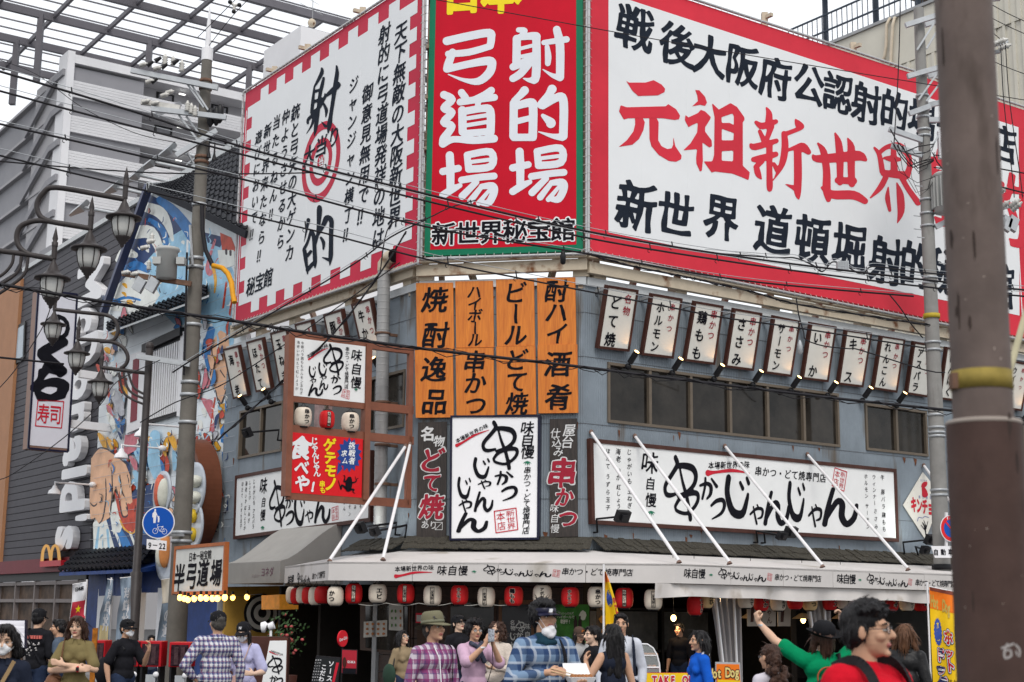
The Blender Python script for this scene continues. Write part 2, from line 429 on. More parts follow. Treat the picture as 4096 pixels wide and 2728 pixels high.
m_redr=mat('banner_red_pale',(.6,.028,.05),.5,.14,.5,spec=.15,bump=.06,bscale=1.2)
m_green=mat('banner_green',(.0,.15,.075),.5,.08,2)
m_ink=mat('ink_black',(.008,.008,.012),.75,.2,8,spec=.08)
m_inkb=mat('ink_blue_black',(.014,.019,.03),.75,.2,8,spec=.08)
m_inkr=mat('ink_red',(.5,.012,.03),.5,.12,6)
m_dred=mat('ink_dark_red',(.3,.012,.03),.5,.12,6)
m_yel=mat('paint_yellow',(.8,.62,.01),.5,.05,6)
m_brown=mat('sign_frame_brown',(.06,.022,.016),.5,.25,6)
m_rust=mat('painted_rusty_steel',(.50,.43,.33),.6,.12,3,dirt=((.16,.06,.02),3.0,.57))
m_pipe=mat('galvanised_pipe',(.42,.42,.43),.4,.1,6,metal=.4)
m_glass=mat('dark_window_glass',(.022,.019,.016),.05,.85,1.1,spec=.25)
m_alu=mat('bronze_window_frame',(.13,.105,.08),.45,.1,5)
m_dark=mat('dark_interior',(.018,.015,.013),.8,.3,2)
m_wall=wood('dark_brown_boards',(.022,.01,.007),(.055,.026,.017),3,0,.6,5)
m_grey=mat('plain_grey_steel',(.3,.31,.32),.5,.1,6)
m_black=mat('black_metal',(.012,.012,.014),.45,.2,6)
m_leaf=mat('leaf_green',(.01,.17,.09),.5,.1,5)
m_lit=mat('warm_bulb',(1,.6,.22),.5,0,emit=7)
m_litw=mat('cool_lamp',(.95,.97,1),.5,0,emit=14)
m_cable=mat('cable_black',(.012,.011,.014),.55,.2,10)
# ================================================================ ground
m=MB();m.add([(-400,-60,0),(400,-60,0),(400,500,0),(-400,500,0)],[(0,1,2,3)])
tag(m.build('ground',mat('asphalt',(.07,.07,.072),.85,.25,2,bump=.3,bscale=90),origin=(0,0,0)),kind='structure')
m=MB()
P1=W_L.P(-14,0,1.5);P2=W_C.P(-.4,0,1.5);P3=W_C.P(3.2,0,1.5);P4=W_R.P(14,0,1.5)
Bk=[W_R.P(14,0,-12),W_L.P(-14,0,-6)]
m.prism([V((p.x,p.y,.004))for p in(P1,P2,P3,P4,*Bk)],(0,0,.11))
tag(m.build('pavement',mat('paving_slabs',(.22,.215,.21),.8,.2,3,bump=.2,bscale=60)),kind='structure')
# ================================================================ corner restaurant building
BLD=thing('restaurant_building','two-storey corner restaurant clad in grey corrugated iron','building',W_C.P(1.5,0,0))
ZT=W_C.uv(1995,1118)[1];ZE=2.75;ZCAP=.14
RE=W_R.uv(4230,1500)[0];LE=-W_L.uv(893,1800)[0]
m=MB()
def wall_with_holes(fr,u0,u1,v0,v1,holes):
 us=sorted({u0,u1,*[h[0]for h in holes],*[h[1]for h in holes]})
 for a,b in zip(us,us[1:]):
  hs=sorted([(h[2],h[3])for h in holes if h[0]<=a+1e-4 and h[1]>=b-1e-4]);v=v0
  for h in hs:
   if h[0]>v:m.corr(fr,a,b,v,h[0])
   v=h[1]
  if v<v1:m.corr(fr,a,b,v,v1)
def hole(fr,q):
 uv=[fr.uv(*p)for p in q]
 return((uv[0][0]+uv[3][0])/2,(uv[1][0]+uv[2][0])/2,(uv[2][1]+uv[3][1])/2,(uv[0][1]+uv[1][1])/2)
HR=[hole(W_R,[(2425,1446),(3350,1576),(3358,1790),(2432,1690)]),hole(W_R,[(3458,1612),(3705,1645),(3708,1827),(3463,1800)]),
  hole(W_R,[(3900,1670),(4096,1694),(4096,1880),(3900,1850)])]
HL=[hole(W_L,[(962,1646),(1132,1603),(1132,1804),(956,1837)]),hole(W_L,[(1165,1594),(1622,1474),(1622,1700),(1165,1799)])]
wall_with_holes(W_R,0,RE,ZE-.3,ZT-ZCAP,HR)
wall_with_holes(W_L,-LE,0,ZE-.3,ZT-ZCAP,HL)
CW=(PR-PL).length
m.corr(W_C,0,CW,ZE-.3,ZT-ZCAP)
m.build('wall',m_iron,BLD)
m=MB()
for fr,a,b,hs in((W_R,0,RE,HR),(W_L,-LE,0,HL),(W_C,0,CW,[])):
 for v in(3.55,HR[0][2]-.05,HR[0][3]+.05,ZT-.62):
  m.corr(fr,a,b,v-.012,v,.006)if not any(h[2]<v<h[3]for h in hs)else None
m.build('lap_joint',mat('lap_strip_grey',(.1,.11,.125),.6,.3,9),BLD)  # sheet-lap strips in a darker grey than the wall
m=MB();rr=random.Random(21)
for i in range(70):
 fr,a,b=((W_R,.1,RE),(W_L,-LE,-.1),(W_C,0,CW))[rr.choice((0,0,0,1,1,2))];u=rr.uniform(a,b);v=rr.choice((3.0,3.3,3.55,HR[0][2]-.06,ZT-.3,ZT-.62))+rr.uniform(-.05,.05);wd=rr.uniform(.01,.05);l=rr.uniform(.04,.22)
 m.add([fr.P(u+wd*p,v-l*q,.0115)for p,q in((-1,0),(1,.1),(.7,.6),(.1,1),(-.6,.5))],[(0,1,2,3,4)])
tag(m.build('rust_streak',mat('rust_streak',(.13,.05,.025),.8,.4,20),BLD),kind='stuff')
m=MB()
m.fbox(W_C,-.03,CW+.03,ZT-ZCAP,ZT,-.12,.05);m.fbox(W_R,.03,RE,ZT-ZCAP,ZT,-.12,.05);m.fbox(W_L,-LE,-.03,ZT-ZCAP,ZT,-.12,.05)
m.build('parapet_cap',m_trim,BLD)
m=MB();rf=[W_L.P(-LE,ZT-.35,-.02),W_L.P(0,ZT-.35,-.02),W_R.P(0,ZT-.35,-.02),W_R.P(RE,ZT-.35,-.02),W_R.P(RE,ZT-.35,-10),W_L.P(-LE,ZT-.35,-7)]
m.prism(rf,(0,0,-.1));m.build('roof',mat('roof_felt',(.12,.12,.12),.9),BLD)
for fr,a,b,d in((W_R,RE-.05,RE,10),(W_L,-LE,-LE+.05,7)):
 m=MB();m.fbox(fr,a,b,0,ZT-.3,-d,-.03);m.build('end_wall',m_grey,BLD)
def window(fr,h,cuts,parent):
 u0,u1,v0,v1=h;fw=.05
 f=MB();f.fbox(fr,u0,u1,v0,v0+fw,-.08,.035);f.fbox(fr,u0,u1,v1-fw,v1,-.08,.035)
 f.fbox(fr,u0,u0+fw,v0+fw,v1-fw,-.08,.03);f.fbox(fr,u1-fw,u1,v0+fw,v1-fw,-.08,.03)
 us=[u0+fw]+[u0+(u1-u0)*c for c in cuts]+[u1-fw]
 for i,c in enumerate(us[1:-1]):f.fbox(fr,c-.03,c+.03,v0+fw,v1-fw,-.07,.025)
 o=f.build('window',m_alu,parent)
 for i in range(len(us)-1):
  a=us[i]+(.03 if i else 0);b=us[i+1]-(.03 if i<len(us)-2 else 0)
  g=MB();g.fbox(fr,a,b,v0+fw,v1-fw,-.06,-.045+.012*(i%2));g.build('pane',m_glass,o)
window(W_R,HR[0],[.166,.333,.5,.666,.833],BLD);window(W_R,HR[1],[.5],BLD);window(W_R,HR[2],[.5],BLD)
window(W_L,HL[0],[.5],BLD);window(W_L,HL[1],[.33,.7],BLD)
m=MB();g=HL[1]
m.fbox(W_L,g[0]+.95,g[0]+1.7,g[2]+.1,g[3]-.15,-.04,-.03);m.build('window_poster',mat('window_poster',(.25,.16,.15),.4,.7,3),BLD)
m=MB()
def eave(fr,u0,u1,y0,y1,d0,d1):
 n=int((u1-u0)/.12);rr=random.Random(3)
 for i in range(n):
  a,b=u0+(u1-u0)*i/n,u0+(u1-u0)*(i+1)/n
  for k in range(2):
   t0,t1=k*.5,min(1,k*.5+.55+rr.random()*.12);j=rr.random()*.02+k*-.0
   q0=[fr.P(a,y1+(y0-y1)*t0+j,d0+(d1-d0)*t0),fr.P(b,y1+(y0-y1)*t0+j,d0+(d1-d0)*t0),
     fr.P(b,y1+(y0-y1)*t1+j+.02,d0+(d1-d0)*t1),fr.P(a,y1+(y0-y1)*t1+j+.02+rr.random()*.015,d0+(d1-d0)*t1)]
   m.hexa([p-V((0,0,.02))for p in q0],q0)
eave(W_C,-.15,CW+.15,2.66,2.9,.02,.42);eave(W_R,.12,RE,2.66,2.9,.02,.42);eave(W_L,-1.9,-.1,2.66,2.9,.02,.42)
m.build('shingle_skirt',wood('mossy_shingle',(.014,.012,.009),(.07,.062,.045),4,2,.9,12),BLD)
m=MB();k=9
for i in range(k):
 v0,v1=i*2.66/k,(i+1)*2.66/k-.012
 m.fbox(W_C,.02,CW-.02,v0,v1,-.1,.0 if i%2 else .006)
 m.fbox(W_L,-1.15,-.02,v0,v1,-.1,.003)
m.build('front_boarding',m_wall,BLD)
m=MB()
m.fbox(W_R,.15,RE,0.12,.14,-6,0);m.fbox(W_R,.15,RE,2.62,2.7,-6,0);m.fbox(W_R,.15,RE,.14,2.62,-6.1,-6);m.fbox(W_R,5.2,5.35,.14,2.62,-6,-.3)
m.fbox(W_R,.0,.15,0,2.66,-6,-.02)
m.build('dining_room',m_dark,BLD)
m=MB()
for u in(1.2,2.55,3.9):m.fbox(W_R,u,u+.07,.14,2.62,-2.6,-2.5)
for v in(.9,1.7):m.fbox(W_R,1.27,5.2,v,v+.05,-2.58,-2.52)
m.build('lattice_screen',m_black,BLD)
m=MB()
for i in range(3):m.fbox(W_R,1.3+i*1.34,2.5+i*1.34,.95,1.68,-2.57,-2.55)
m.build('screen_pane',mat('screen_pane',(.09,.1,.11),.25,.5,2),BLD)
def flat(name,fr,quad,d,mt,parent,t=.012):
 q=[fr.at(x,y,d)for x,y in quad];b=MB();b.hexa([p-fr.N*t for p in q],q);return b.build(name,mt,parent)
dr=flat('door',W_C,[(1995,2400),(2135,2400),(2135,2790),(1995,2790)],.03,wood('door_wood',(.12,.045,.015),(.2,.085,.03),3,2),BLD)
flat('door_glass',W_C,[(2008,2418),(2125,2418),(2125,2780),(2008,2780)],.05,mat('grey_door_glass',(.05,.05,.055),.15,.2,2),dr)
b=MB();fr=W_C
for ch,q in(('串',(2062,2482,2100,2530)),('か',(2064,2530,2092,2550)),('っ',(2080,2548,2100,2570)),('じ',(2040,2532,2062,2560)),('ん',(2040,2568,2064,2592))):logo_char(b,W_C,ch,*q,d=.056)
text(b,W_C,'味自慢',(2110,2505),(2110,2570),24,.056,off=.01);text(b,W_C,'名物',(2050,2490),(2052,2512),20,.056,off=.02)
b.build('door_lettering',mat('door_lettering',(.6,.6,.58),.5,.05),dr)
wn=flat('front_window',W_C,[(1790,2398),(1985,2400),(1985,2700),(1790,2700)],.03,mat('brown_window_frame',(.05,.024,.014),.5,.2,5),BLD)
flat('front_pane',W_C,[(1802,2410),(1975,2412),(1975,2700),(1802,2700)],.045,m_glass,wn)
wn2=flat('front_window',W_C,[(1668,2404),(1760,2404),(1760,2625),(1668,2625)],.02,mat('brown_window_frame',(0,0,0)),BLD)
wn3=flat('front_window',W_L,[(1440,2410),(1640,2406),(1640,2620),(1440,2600)],.02,mat('brown_window_frame',(0,0,0)),BLD)
flat('front_pane',W_L,[(1462,2420),(1630,2416),(1630,2610),(1462,2590)],.035,m_glass,wn3)
m_paper=mat('notice_paper',(.5,.49,.45),.7,.1,3)
def notice(label,fr,quad,d,mt,extra=None,cat='poster',name='poster'):
 r=board(name,label,cat,None,fr,quad,d-.006,d,mt,parts=('sheet',))
 if extra:
  for nm,mm,fn in extra:
   b=MB();fn(b);b.build(nm,mm,r)
 return r
def blobs(fr,x0,y0,x1,y1,nx,ny,d,seed,fill=.7):
 def fn(b):
  rr=random.Random(seed)
  for i in range(nx):
   for j in range(ny):
    cx,cy=x0+(x1-x0)*(i+.5)/nx,y0+(y1-y0)*(j+.5)/ny;a=(x1-x0)/nx*fill/2;c=(y1-y0)/ny*fill/2
    pts=[fr.at(cx+a*math.cos(t)*rr.uniform(.6,1),cy+c*math.sin(t)*rr.uniform(.6,1),d)for t in[k*math.pi/4 for k in range(8)]]
    b.add(pts,[tuple(range(8))])
 return fn
m_food=mat('food_print',(.35,.13,.04),.6,.8,9)
m_foodg=mat('veg_print',(.08,.2,.05),.6,.8,9)
notice('food photo menu taped inside the dark window left of the cut corner',W_L,[(1455,2487),(1548,2480),(1548,2545),(1454,2550)],.05,m_paper,[('picture',m_food,blobs(W_L,1458,2486,1546,2545,4,3,.056,1))],'menu','wall_menu')
notice('white vegetable chart hung beside the dark window of the brown shopfront',W_L,[(1556,2414),(1612,2414),(1612,2524),(1555,2520)],.05,m_paper,[('picture',m_foodg,blobs(W_L,1560,2430,1590,2515,2,3,.056,2,.6)),('picture',m_food,blobs(W_L,1594,2430,1610,2515,1,3,.056,5,.6))],'chart','wall_chart')
notice('small red and white sticker on the brown boards',W_C,[(1663,2452),(1690,2452),(1690,2492),(1663,2492)],.05,m_redr,[('print',m_paper,lambda b:b.add([W_C.at(x,y,.056)for x,y in((1666,2460),(1688,2460),(1688,2486),(1666,2486))],[(0,1,2,3)]))],'sticker','sticker')
m_gp=mat('green_poster',(.05,.2,.03),.5,.6,4)
notice('green drinks poster with pale lettering and bottles beside the door',W_C,[(2222,2418),(2357,2418),(2357,2575),(2222,2575)],.04,m_gp,
  [('lettering',mat('poster_cream',(.7,.72,.6),.6,.05),lambda b:(text(b,W_C,'ブッシュミルズ',(2236,2453),(2290,2453),11,.046,off=.01),text(b,W_C,'ハイボールで',(2234,2468),(2292,2468),13,.046,off=.01),text(b,W_C,'乾杯!',(2250,2486),(2278,2486),18,.046,off=.02),blobs(W_C,2310,2432,2352,2490,1,1,.046,9,.9)(b))),
  ('picture',mat('bottle_print',(.03,.012,.008),.4,.5,9),lambda b:[b.add([W_C.at(x+dx,y,.048)for x,y in((-7,2516),(7,2516),(7,2485),(3,2476),(3,2464),(-3,2464),(-3,2476),(-7,2485))],[tuple(range(8))])for dx in(2302,2320)])])
notice('fried food poster above three meal photos beside the dining room opening',W_R,[(2386,2390),(2456,2392),(2456,2560),(2386,2560)],-.02+.06,mat('poster_dark',(.03,.022,.018),.5,.2),[('picture',mat('fried_print',(.42,.2,.03),.6,.6,12),blobs(W_R,2388,2398,2454,2556,1,3,.05,4,.85))])
notice('small white no-entry notice below the fried food poster',W_R,[(2460,2545),(2500,2545),(2500,2585),(2460,2585)],.04,m_paper,[('mark',m_inkr,blobs(W_R,2472,2553,2488,2570,1,1,.05,6,.8))],'notice','notice')
# ================================================================ billboards over the roof
FC,FRr,FL=W_C.off(.25),W_R.off(.25),W_L.off(.25)
D=.004
ZB=.006
bc=board('billboard','tall red billboard with green border and big white characters on the cut corner','billboard','rooftop billboards',FC,[(1727,-285),(2331,-308),(2331,1003),(1697,1024)],-.1,0,m_green,parts=('panel',))
def poly(fr,pts,d,mb):
 mb.add([fr.at(x,y,d)for x,y in pts],[tuple(range(len(pts)))])
m=MB();poly(FC,[(1750,-240),(2304,-262),(2305,978),(1721,999)],D,m);m.build('red_field',m_red,bc)
b=MB()
zE=lambda dx,dy:(lambda x,y:FC.at(1720+(x+dx)/1.1633,80+(y+dy)/1.1633,.009))
strokes(b,zE(0,0),[[(78,98,38),(180,75,38),(275,60,38),(285,85,36),(280,120,34)],[(280,122,30),(180,150,32),(85,158,30)],[(105,150,34),(85,205,38),(78,228,34)],[(80,228,34),(180,205,34),(275,190,40),(288,212,40),(272,250,40),(225,285,34),(160,280,18),(85,253,5)]],80)
strokes(b,zE(0,0),[[(412,46,24),(440,50,28),(425,70,20),(402,85,25)],[(404,88,38),(402,210,38)],[(420,80,28),(488,75,38),(495,100,38),(493,260,40),(470,280,26),(435,272,6)],[(425,132,17),(480,118,17)],[(425,170,17),(480,158,17)],[(387,218,34),(440,195,34),(480,175,30)],[(460,205,34),(420,250,36),(386,272,34)],[(530,105,24),(635,90,30)],[(545,125,22),(550,170,30),(548,202,26)],[(590,45,36),(605,120,40),(605,265,38)],[(605,268,34),(570,258,20),(525,230,5)]],80)
strokes(b,zE(0,0),[[(65,348,36),(102,370,36),(65,410,34),(102,430,34),(65,475,36),(102,495,34),(65,550,38),(62,572,38)],[(60,575,38),(110,555,30),(200,560,34),(298,552,36)],[(147,338,34),(165,362,34)],[(285,328,34),(250,350,32),(200,372,28)],[(140,382,32),(220,370,32),(300,360,32)],[(150,420,38),(152,520,38)],[(160,425,34),(240,412,34),(280,422,38),(282,520,38)],[(170,458,19),(270,442,19)],[(170,490,19),(270,474,19)],[(165,528,32),(282,518,32)],[(225,380,28),(220,410,22)]],84)
strokes(b,zE(0,0),[[(440,328,40),(420,350,34),(392,375,28)],[(390,388,38),(388,540,38)],[(395,402,34),(468,384,40),(480,412,40),(478,540,40)],[(410,470,28),(470,455,26)],[(390,546,34),(480,546,34)],[(568,322,42),(550,350,34),(517,390,34),(520,400,30)],[(525,400,32),(600,357,38),(622,387,40),(620,540,40)],[(615,545,36),(570,540,22),(505,520,5)],[(525,445,18),(560,475,42),(562,482,42)]],80)
BA=[[(92,630,38),(95,700,38),(95,780,36)],[(60,705,34),(132,690,32)],[(60,815,34),(100,790,34),(140,770,22)],[(172,628,30),(180,690,34)],[(180,627,32),(282,614,34),(284,680,34),(180,694,34)],[(195,660,18),(275,650,18)],[(147,745,32),(230,732,32),(298,726,32)],[(215,755,28),(150,820,34)],[(240,775,26),(290,772,34),(298,800,36),(275,848,34),(245,852,24)],[(232,785,24),(188,842,30)],[(276,792,16),(226,852,24)]]
strokes(b,zE(0,0),BA,80);strokes(b,zE(325,-17),BA,80)
b.build('lettering',mat('lettering_pale',(.66,.69,.74),.45,.03,2),bc)
b=MB();text(b,FC,'日本',(1848,-42),(2005,-46),190,.009,asp=.78,off=.04);b.build('lettering',m_yel,bc)
b=MB();text(b,FC,'新世界秘宝館',(1775,935),(2252,917),92,.009,asp=1.06,off=.062);b.build('lettering',m_vinyl,bc)
b=MB();text(b,FC,'新世界秘宝館',(1775,935),(2252,917),90,.013,asp=1.06,off=.02);b.build('lettering',m_ink,bc)
br=board('billboard','wide white billboard with plain red border on the right-hand front','billboard','rooftop billboards',FRr,[(2363,-128),(4124,449),(4127,1355),(2361,1001)],-.1,0,m_redr,parts=('panel',))
m=MB();poly(FRr,[(2434,-28),(4074,509),(4078,1262),(2434,929)],D,m);m.build('white_field',m_vinyl,br)
BK=dict(off=.03,con=1.6,slant=.1)
b=MB()
def line(b,fr,s,xs,ys,h,asp=1,**kw):
 for ch,x,y,hh in zip(s,xs,ys,h):text(b,fr,ch,(x,y),(x,y),hh,.009,asp=asp,**kw)
line(b,FRr,'戦後大阪府公認射的場一号店',[2540,2710,2838,2970,3102,3236,3352,3466,3578,3690,3800,3910,4016],[112,178,222,262,312,336,372,412,440,478,510,545,575],[178,172,168,166,166,162,158,160,156,154,150,148,150],**BK)
line(b,FRr,'新世界',[2547,2703,2888],[825,858,868],[198,182,180],**BK)
line(b,FRr,'道頓堀',[3092,3250,3400],[918,958,985],[196,190,184],**BK)
line(b,FRr,'射的秘宝館',[3545,3665,3775,3885,4000],[1042,1060,1085,1110,1140],[190,186,184,182,180],**BK)
b.build('lettering',m_inkb,br)
b=MB()
zA=lambda x,y:FRr.at(2420+x/1.7229,300+y/1.7229,.009)
zB=lambda x,y:FRr.at(2950+x/1.6825,400+y/1.6825,.009)
for L in([[(145,38),(165,52),(280,52),(335,35),(390,65),(415,95),(410,118),(365,140),(230,145),(190,110)]],
   [[(97,250),(108,208),(150,222),(420,215),(436,200),(490,235),(518,280),(510,305),(480,310),(400,298),(160,298),(130,307)]],
   [[(207,295),(260,295),(275,325),(265,380),(235,440),(190,480),(95,495),(150,450),(195,390),(208,340)]],
   [[(305,295),(355,295),(370,325),(367,450),(390,490),(430,510),(460,505),(470,480),(471,422),(485,490),(528,555),(525,580),(490,598),(440,592),(370,550),(320,490),(307,440)]],
   [[(622,103),(650,105),(690,150),(703,190),(690,213),(655,205),(600,216),(640,180),(636,140)]],
   [[(555,275),(575,292),(640,262),(660,240),(690,250),(730,290),(725,305),(690,360),(690,390),(735,450),(738,490),(720,500),(672,465),(675,590),(668,660),(655,665),(630,610),(628,570),(635,510),(538,520),(590,470),(635,395),(640,328),(600,345),(575,360),(550,310)]],
   [[(735,190),(785,238),(865,193),(910,220),(960,290),(962,310),(950,325),(950,625),(998,670),(990,725),(945,705),(880,680),(760,665),(735,672),(680,595),(740,595),(752,550),(755,290),(745,240)],
   [(803,290),(805,330),(860,330),(888,345),(888,285),(880,265)],[(805,370),(805,450),(885,450),(888,400)],[(805,525),(805,590),(883,595),(885,520)]]):shape(b,zA,L,64)
strokes(b,zB,[[(195,50,10),(212,90,40),(212,140,50)],[(125,150,24),(170,175,45),(258,145,32)],[(150,210,25),(175,265,36)],[(225,180,45),(200,260,30)],[(90,300,20),(120,315,46),(262,275,32)],[(215,290,45),(215,450,40),(217,585,42),(215,605,14)],
 [(108,400,34),(150,395,48),(258,365,36)],[(165,410,36),(125,450,36)],[(130,465,40),(140,500,40),(160,530,10)],[(245,430,24),(268,470,36)],
 [(390,132,12),(412,165,48),(428,185,32),(340,222,30),(312,225,34)],[(315,230,40),(320,320,48),(300,430,42),(245,535,6)],[(345,335,20),(400,318,36),(440,318,60),(478,350,36)],[(405,345,52),(407,500,54),(405,620,46),(412,668,8)],[(320,565,4),(385,592,36)]],80)
strokes(b,zB,[[(508,372,14),(540,395,50),(700,385,66),(815,375,66),(862,402,24)],[(542,292,14),(580,350,46),(600,480,50),(600,600,55),(612,670,34)],[(570,590,20),(640,636,56),(780,640,60),(858,680,42)],[(658,225,14),(680,290,46),(690,400,50),(690,555,40)],[(742,258,10),(765,320,50),(765,450,50),(770,565,44)],[(675,540,42),(780,545,50)]],80)
strokes(b,zB,[[(922,322,16),(955,370,32),(975,480,38)],[(960,350,30),(1010,315,32),(1090,310,46),(1150,370,40)],[(1150,370,40),(1160,440,38),(1140,508,46)],[(1050,330,36),(1055,480,50)],[(990,390,18),(1040,395,44),(1090,400,26)],[(985,492,44),(1130,508,56)],
 [(998,520,38),(960,590,38),(895,658,10)],[(1110,530,36),(1150,600,36),(1215,690,42)],[(1015,588,10),(1010,660,34),(1025,742,22)],[(1072,556,8),(1095,640,48),(1100,750,46),(1076,828,6)]],80)
line(b,FRr,'射的',[3800,4020],[760,830],[300,300],off=.026,con=1.3,slant=.1)
b.build('lettering',m_redr,br)
bl=board('billboard','white billboard with stepped red border and red target rings on the left-hand front','billboard','rooftop billboards',FL,[(983,373),(1690,-98),(1663,1048),(941,1291)],-.1,0,m_redl,parts=('panel',))
uv=[FL.uv(*p)for p in[(983,373),(1690,-98),(1663,1048),(941,1291)]]
u0,u1=(uv[0][0]+uv[3][0])/2,(uv[1][0]+uv[2][0])/2;v1,v0=(uv[0][1]+uv[1][1])/2,(uv[2][1]+uv[3][1])/2
m=MB();a1,a2=.15,.4;nx,ny=17,17
i0,i1,j0,j1=u0+a2,u1-a2,v0+a2,v1-a2
m.add([FL.P(*q,D)for q in((i0,j0),(i1,j0),(i1,j1),(i0,j1))],[(0,1,2,3)])
for i in range(1,nx,2):
 s0,s1=i0+(i1-i0)*i/nx,i0+(i1-i0)*(i+1)/nx
 for va,vb in((j1,v1-a1),(v0+a1,j0)):m.add([FL.P(*q,D)for q in((s0,va),(s1,va),(s1,vb),(s0,vb))],[(0,1,2,3)])
for j in range(0,ny,2):
 s0,s1=j0+(j1-j0)*j/ny,j0+(j1-j0)*(j+1)/ny
 for ua,ub in((u0+a1,i0),(i1,u1-a1)):m.add([FL.P(*q,D)for q in((ua,s0),(ub,s0),(ub,s1),(ua,s1))],[(0,1,2,3)])
m.build('white_field',m_vinyl,bl)
m=MB();tc_=FL.uv(1284,647)
for r0,r1 in((.66,.83),(.34,.49),(0,.15)):
 n=40;vs=[]
 for i in range(n):
  a=2*math.pi*i/n;vs+=[FL.P(tc_[0]+r*math.cos(a),tc_[1]+r*math.sin(a),.008)for r in(r0,r1)]
 m.add(vs,[(2*i,2*i+1,(2*i+3)%(2*n),(2*i+2)%(2*n))for i in range(n)])
m.build('target',m_redl,bl)
b=MB();LK=dict(off=.022,con=1.4,slant=.1)
for s,p0,p1,h in(('天下無敵の大阪新世界',(1603,128),(1577,868),78),('射的に弓道場発祥の地は',(1538,134),(1512,950),74),('御意見無用で‼',(1470,372),(1450,862),70),('ジャンジャン横丁‼',(1414,338),(1390,935),60),
      ('銃と弓矢の大ゲンカ',(1182,448),(1158,1010),62),('仲ようさせるから',(1143,466),(1122,965),56),('当たるねん‼',(1106,488),(1090,855),54),('新世界来たなら‼',(1070,522),(1042,1020),54),('遊びにおいで‼',(1034,548),(1012,935),50)):
 text(b,FL,s,p0,p1,h,.012,asp=1.15,**LK)
text(b,FL,'秘宝館',(1003,1145),(1073,1110),72,.012,asp=1.05,**LK)
text(b,FL,'大当り',(1236,620),(1336,545),78,.012,asp=1.2,**LK)
strokes(b,lambda x,y:FL.at(1180+x/2.8,240+y/2.8,.012),[[(300,95,26),(300,140,42),(255,230,32),(215,300,18)],[(215,300,18),(205,400,30),(195,500,38),(185,590,34)],[(320,200,26),(305,270,38),(280,380,38),(265,500,38),(250,620,43),(230,760,42),(215,850,8)],[(222,350,34),(290,330,26)],[(215,465,34),(300,435,36)],
 [(190,590,28),(260,540,38),(300,470,38),(345,395,28)],[(142,705,28),(150,660,32),(220,600,42)],[(215,620,38),(185,730,22),(120,835,4)],[(335,375,14),(345,400,28),(430,330,56),(488,285,42),(486,262,36)],[(465,66,20),(470,150,43),(450,280,48),(425,450,43),(400,620,42),(385,720,54),(368,818,12)],[(290,685,4),(340,740,36)],[(320,490,26),(350,560,36),(342,640,10)]],90)
strokes(b,lambda x,y:FL.at(1180+x/2.636,780+y/2.636,.012),[[(255,118,24),(257,150,56),(250,280,43),(240,400,33),(220,520,12)],[(245,420,18),(300,310,46),(335,240,56),(382,270,50),(380,400,46),(378,560,46),(375,650,46),(365,740,10)],[(280,655,6),(350,680,36)],[(272,450,26),(300,500,36),(298,570,18)],[(140,262,40),(130,320,28),(95,500,4)],
 [(165,385,28),(130,500,28),(95,570,32),(100,600,38)],[(172,385,44),(195,430,42),(205,560,42),(210,700,42),(210,770,10)],[(100,590,42),(115,700,38),(132,830,14)],[(130,640,32),(165,595,32)],[(130,790,38),(180,730,38),(215,690,18)]],90)
b.build('lettering',m_inkb,bl)
b=MB();text(b,FL,'当',(1285,648),(1285,648),40,.014,off=.03);b.build('lettering',m_vinyl,bl)
for fr,par,mt,us,v0_,v1_ in((FRr,br,m_vinyl,[1.1*i for i in range(1,13)],FRr.uv(2434,929)[1]+.02,0),(FL,bl,m_vinyl,[-1.05*i for i in range(1,8)],FL.uv(941,1291)[1]+.45,0),(FC,bc,m_red,[CW*.49],FC.uv(1721,990)[1],0)):
 m=MB();v1_=FC.uv(2000,-240)[1]if fr is FC else uv[1][1]-.45 if fr is FL else FRr.uv(2434,-28)[1]-.03
 for u in us:m.fbox(fr,u,u+.03,v0_,v1_,.003,.0062)
 tag(m.build('sheet_seam',mt,par),kind='stuff')
def lacing(label,fr,quad,pale=True):
 q=[fr.at(x,y,.02)for x,y in quad]
 r=thing('lacing_frame',label,'pipe frame',q[3],'pipe frames lacing the billboards')
 m=MB()
 for i in range(4):m.tube([q[i],q[(i+1)%4]],.028,6)
 m.build('pipe',m_pipe,r)
 m=MB();c=sum(q,V((0,0,0)))/4
 for i in range(4):
  a,b2=q[i],q[(i+1)%4];n=int((b2-a).length/.15)
  for k in range(n):
   p=a+(b2-a)*(k+.5)/n;inn=(fr.W if i in(2,)else-fr.W if i==0 else fr.U*(1 if i==3 else-1))*.06
   m.tube([p-inn*.5+fr.N*.01,p+inn*.2+fr.N*.035,p+inn+fr.N*.01],.006,4,False)
 tag(m.build('cord',mat('lacing_cord',(.5,.49,.46),.8,.1),r),kind='stuff')
lacing('galvanised pipe frame lacing the red and green billboard',FC,[(1706,-300),(2348,-322),(2346,1014),(1684,1037)])
lacing('galvanised pipe frame lacing the wide white billboard',FRr,[(2356,-140),(4136,440),(4140,1370),(2354,1010)])
lacing('galvanised pipe frame lacing the white billboard with target rings',FL,[(974,370),(1697,-112),(1672,1052),(931,1303)])
sf=thing('billboard_scaffold','rust-stained cream steel scaffold carrying the rooftop billboards','scaffold',W_C.P(1.5,ZT,-.1))
m=MB()
def rail(fr,xa,ya,xb,yb,d,h):
 a,b2=fr.at(xa,ya,d),fr.at(xb,yb,d);m.bar(a,b2,.12,h)
rail(W_C,1668,1085,2350,1058,.1,.2);rail(W_R,2350,1070,4150,1405,.1,.2);rail(W_L,930,1335,1662,1085,.1,.2)
m.build('beam',m_rust,sf)
m=MB()
rail(W_C,1668,1046,2350,1020,.2,.07);rail(W_R,2350,1022,4150,1376,.2,.07);rail(W_L,930,1310,1662,1056,.2,.07)
m.build('beam',m_rust,sf)
zb=FC.uv(2000,-260)[1]
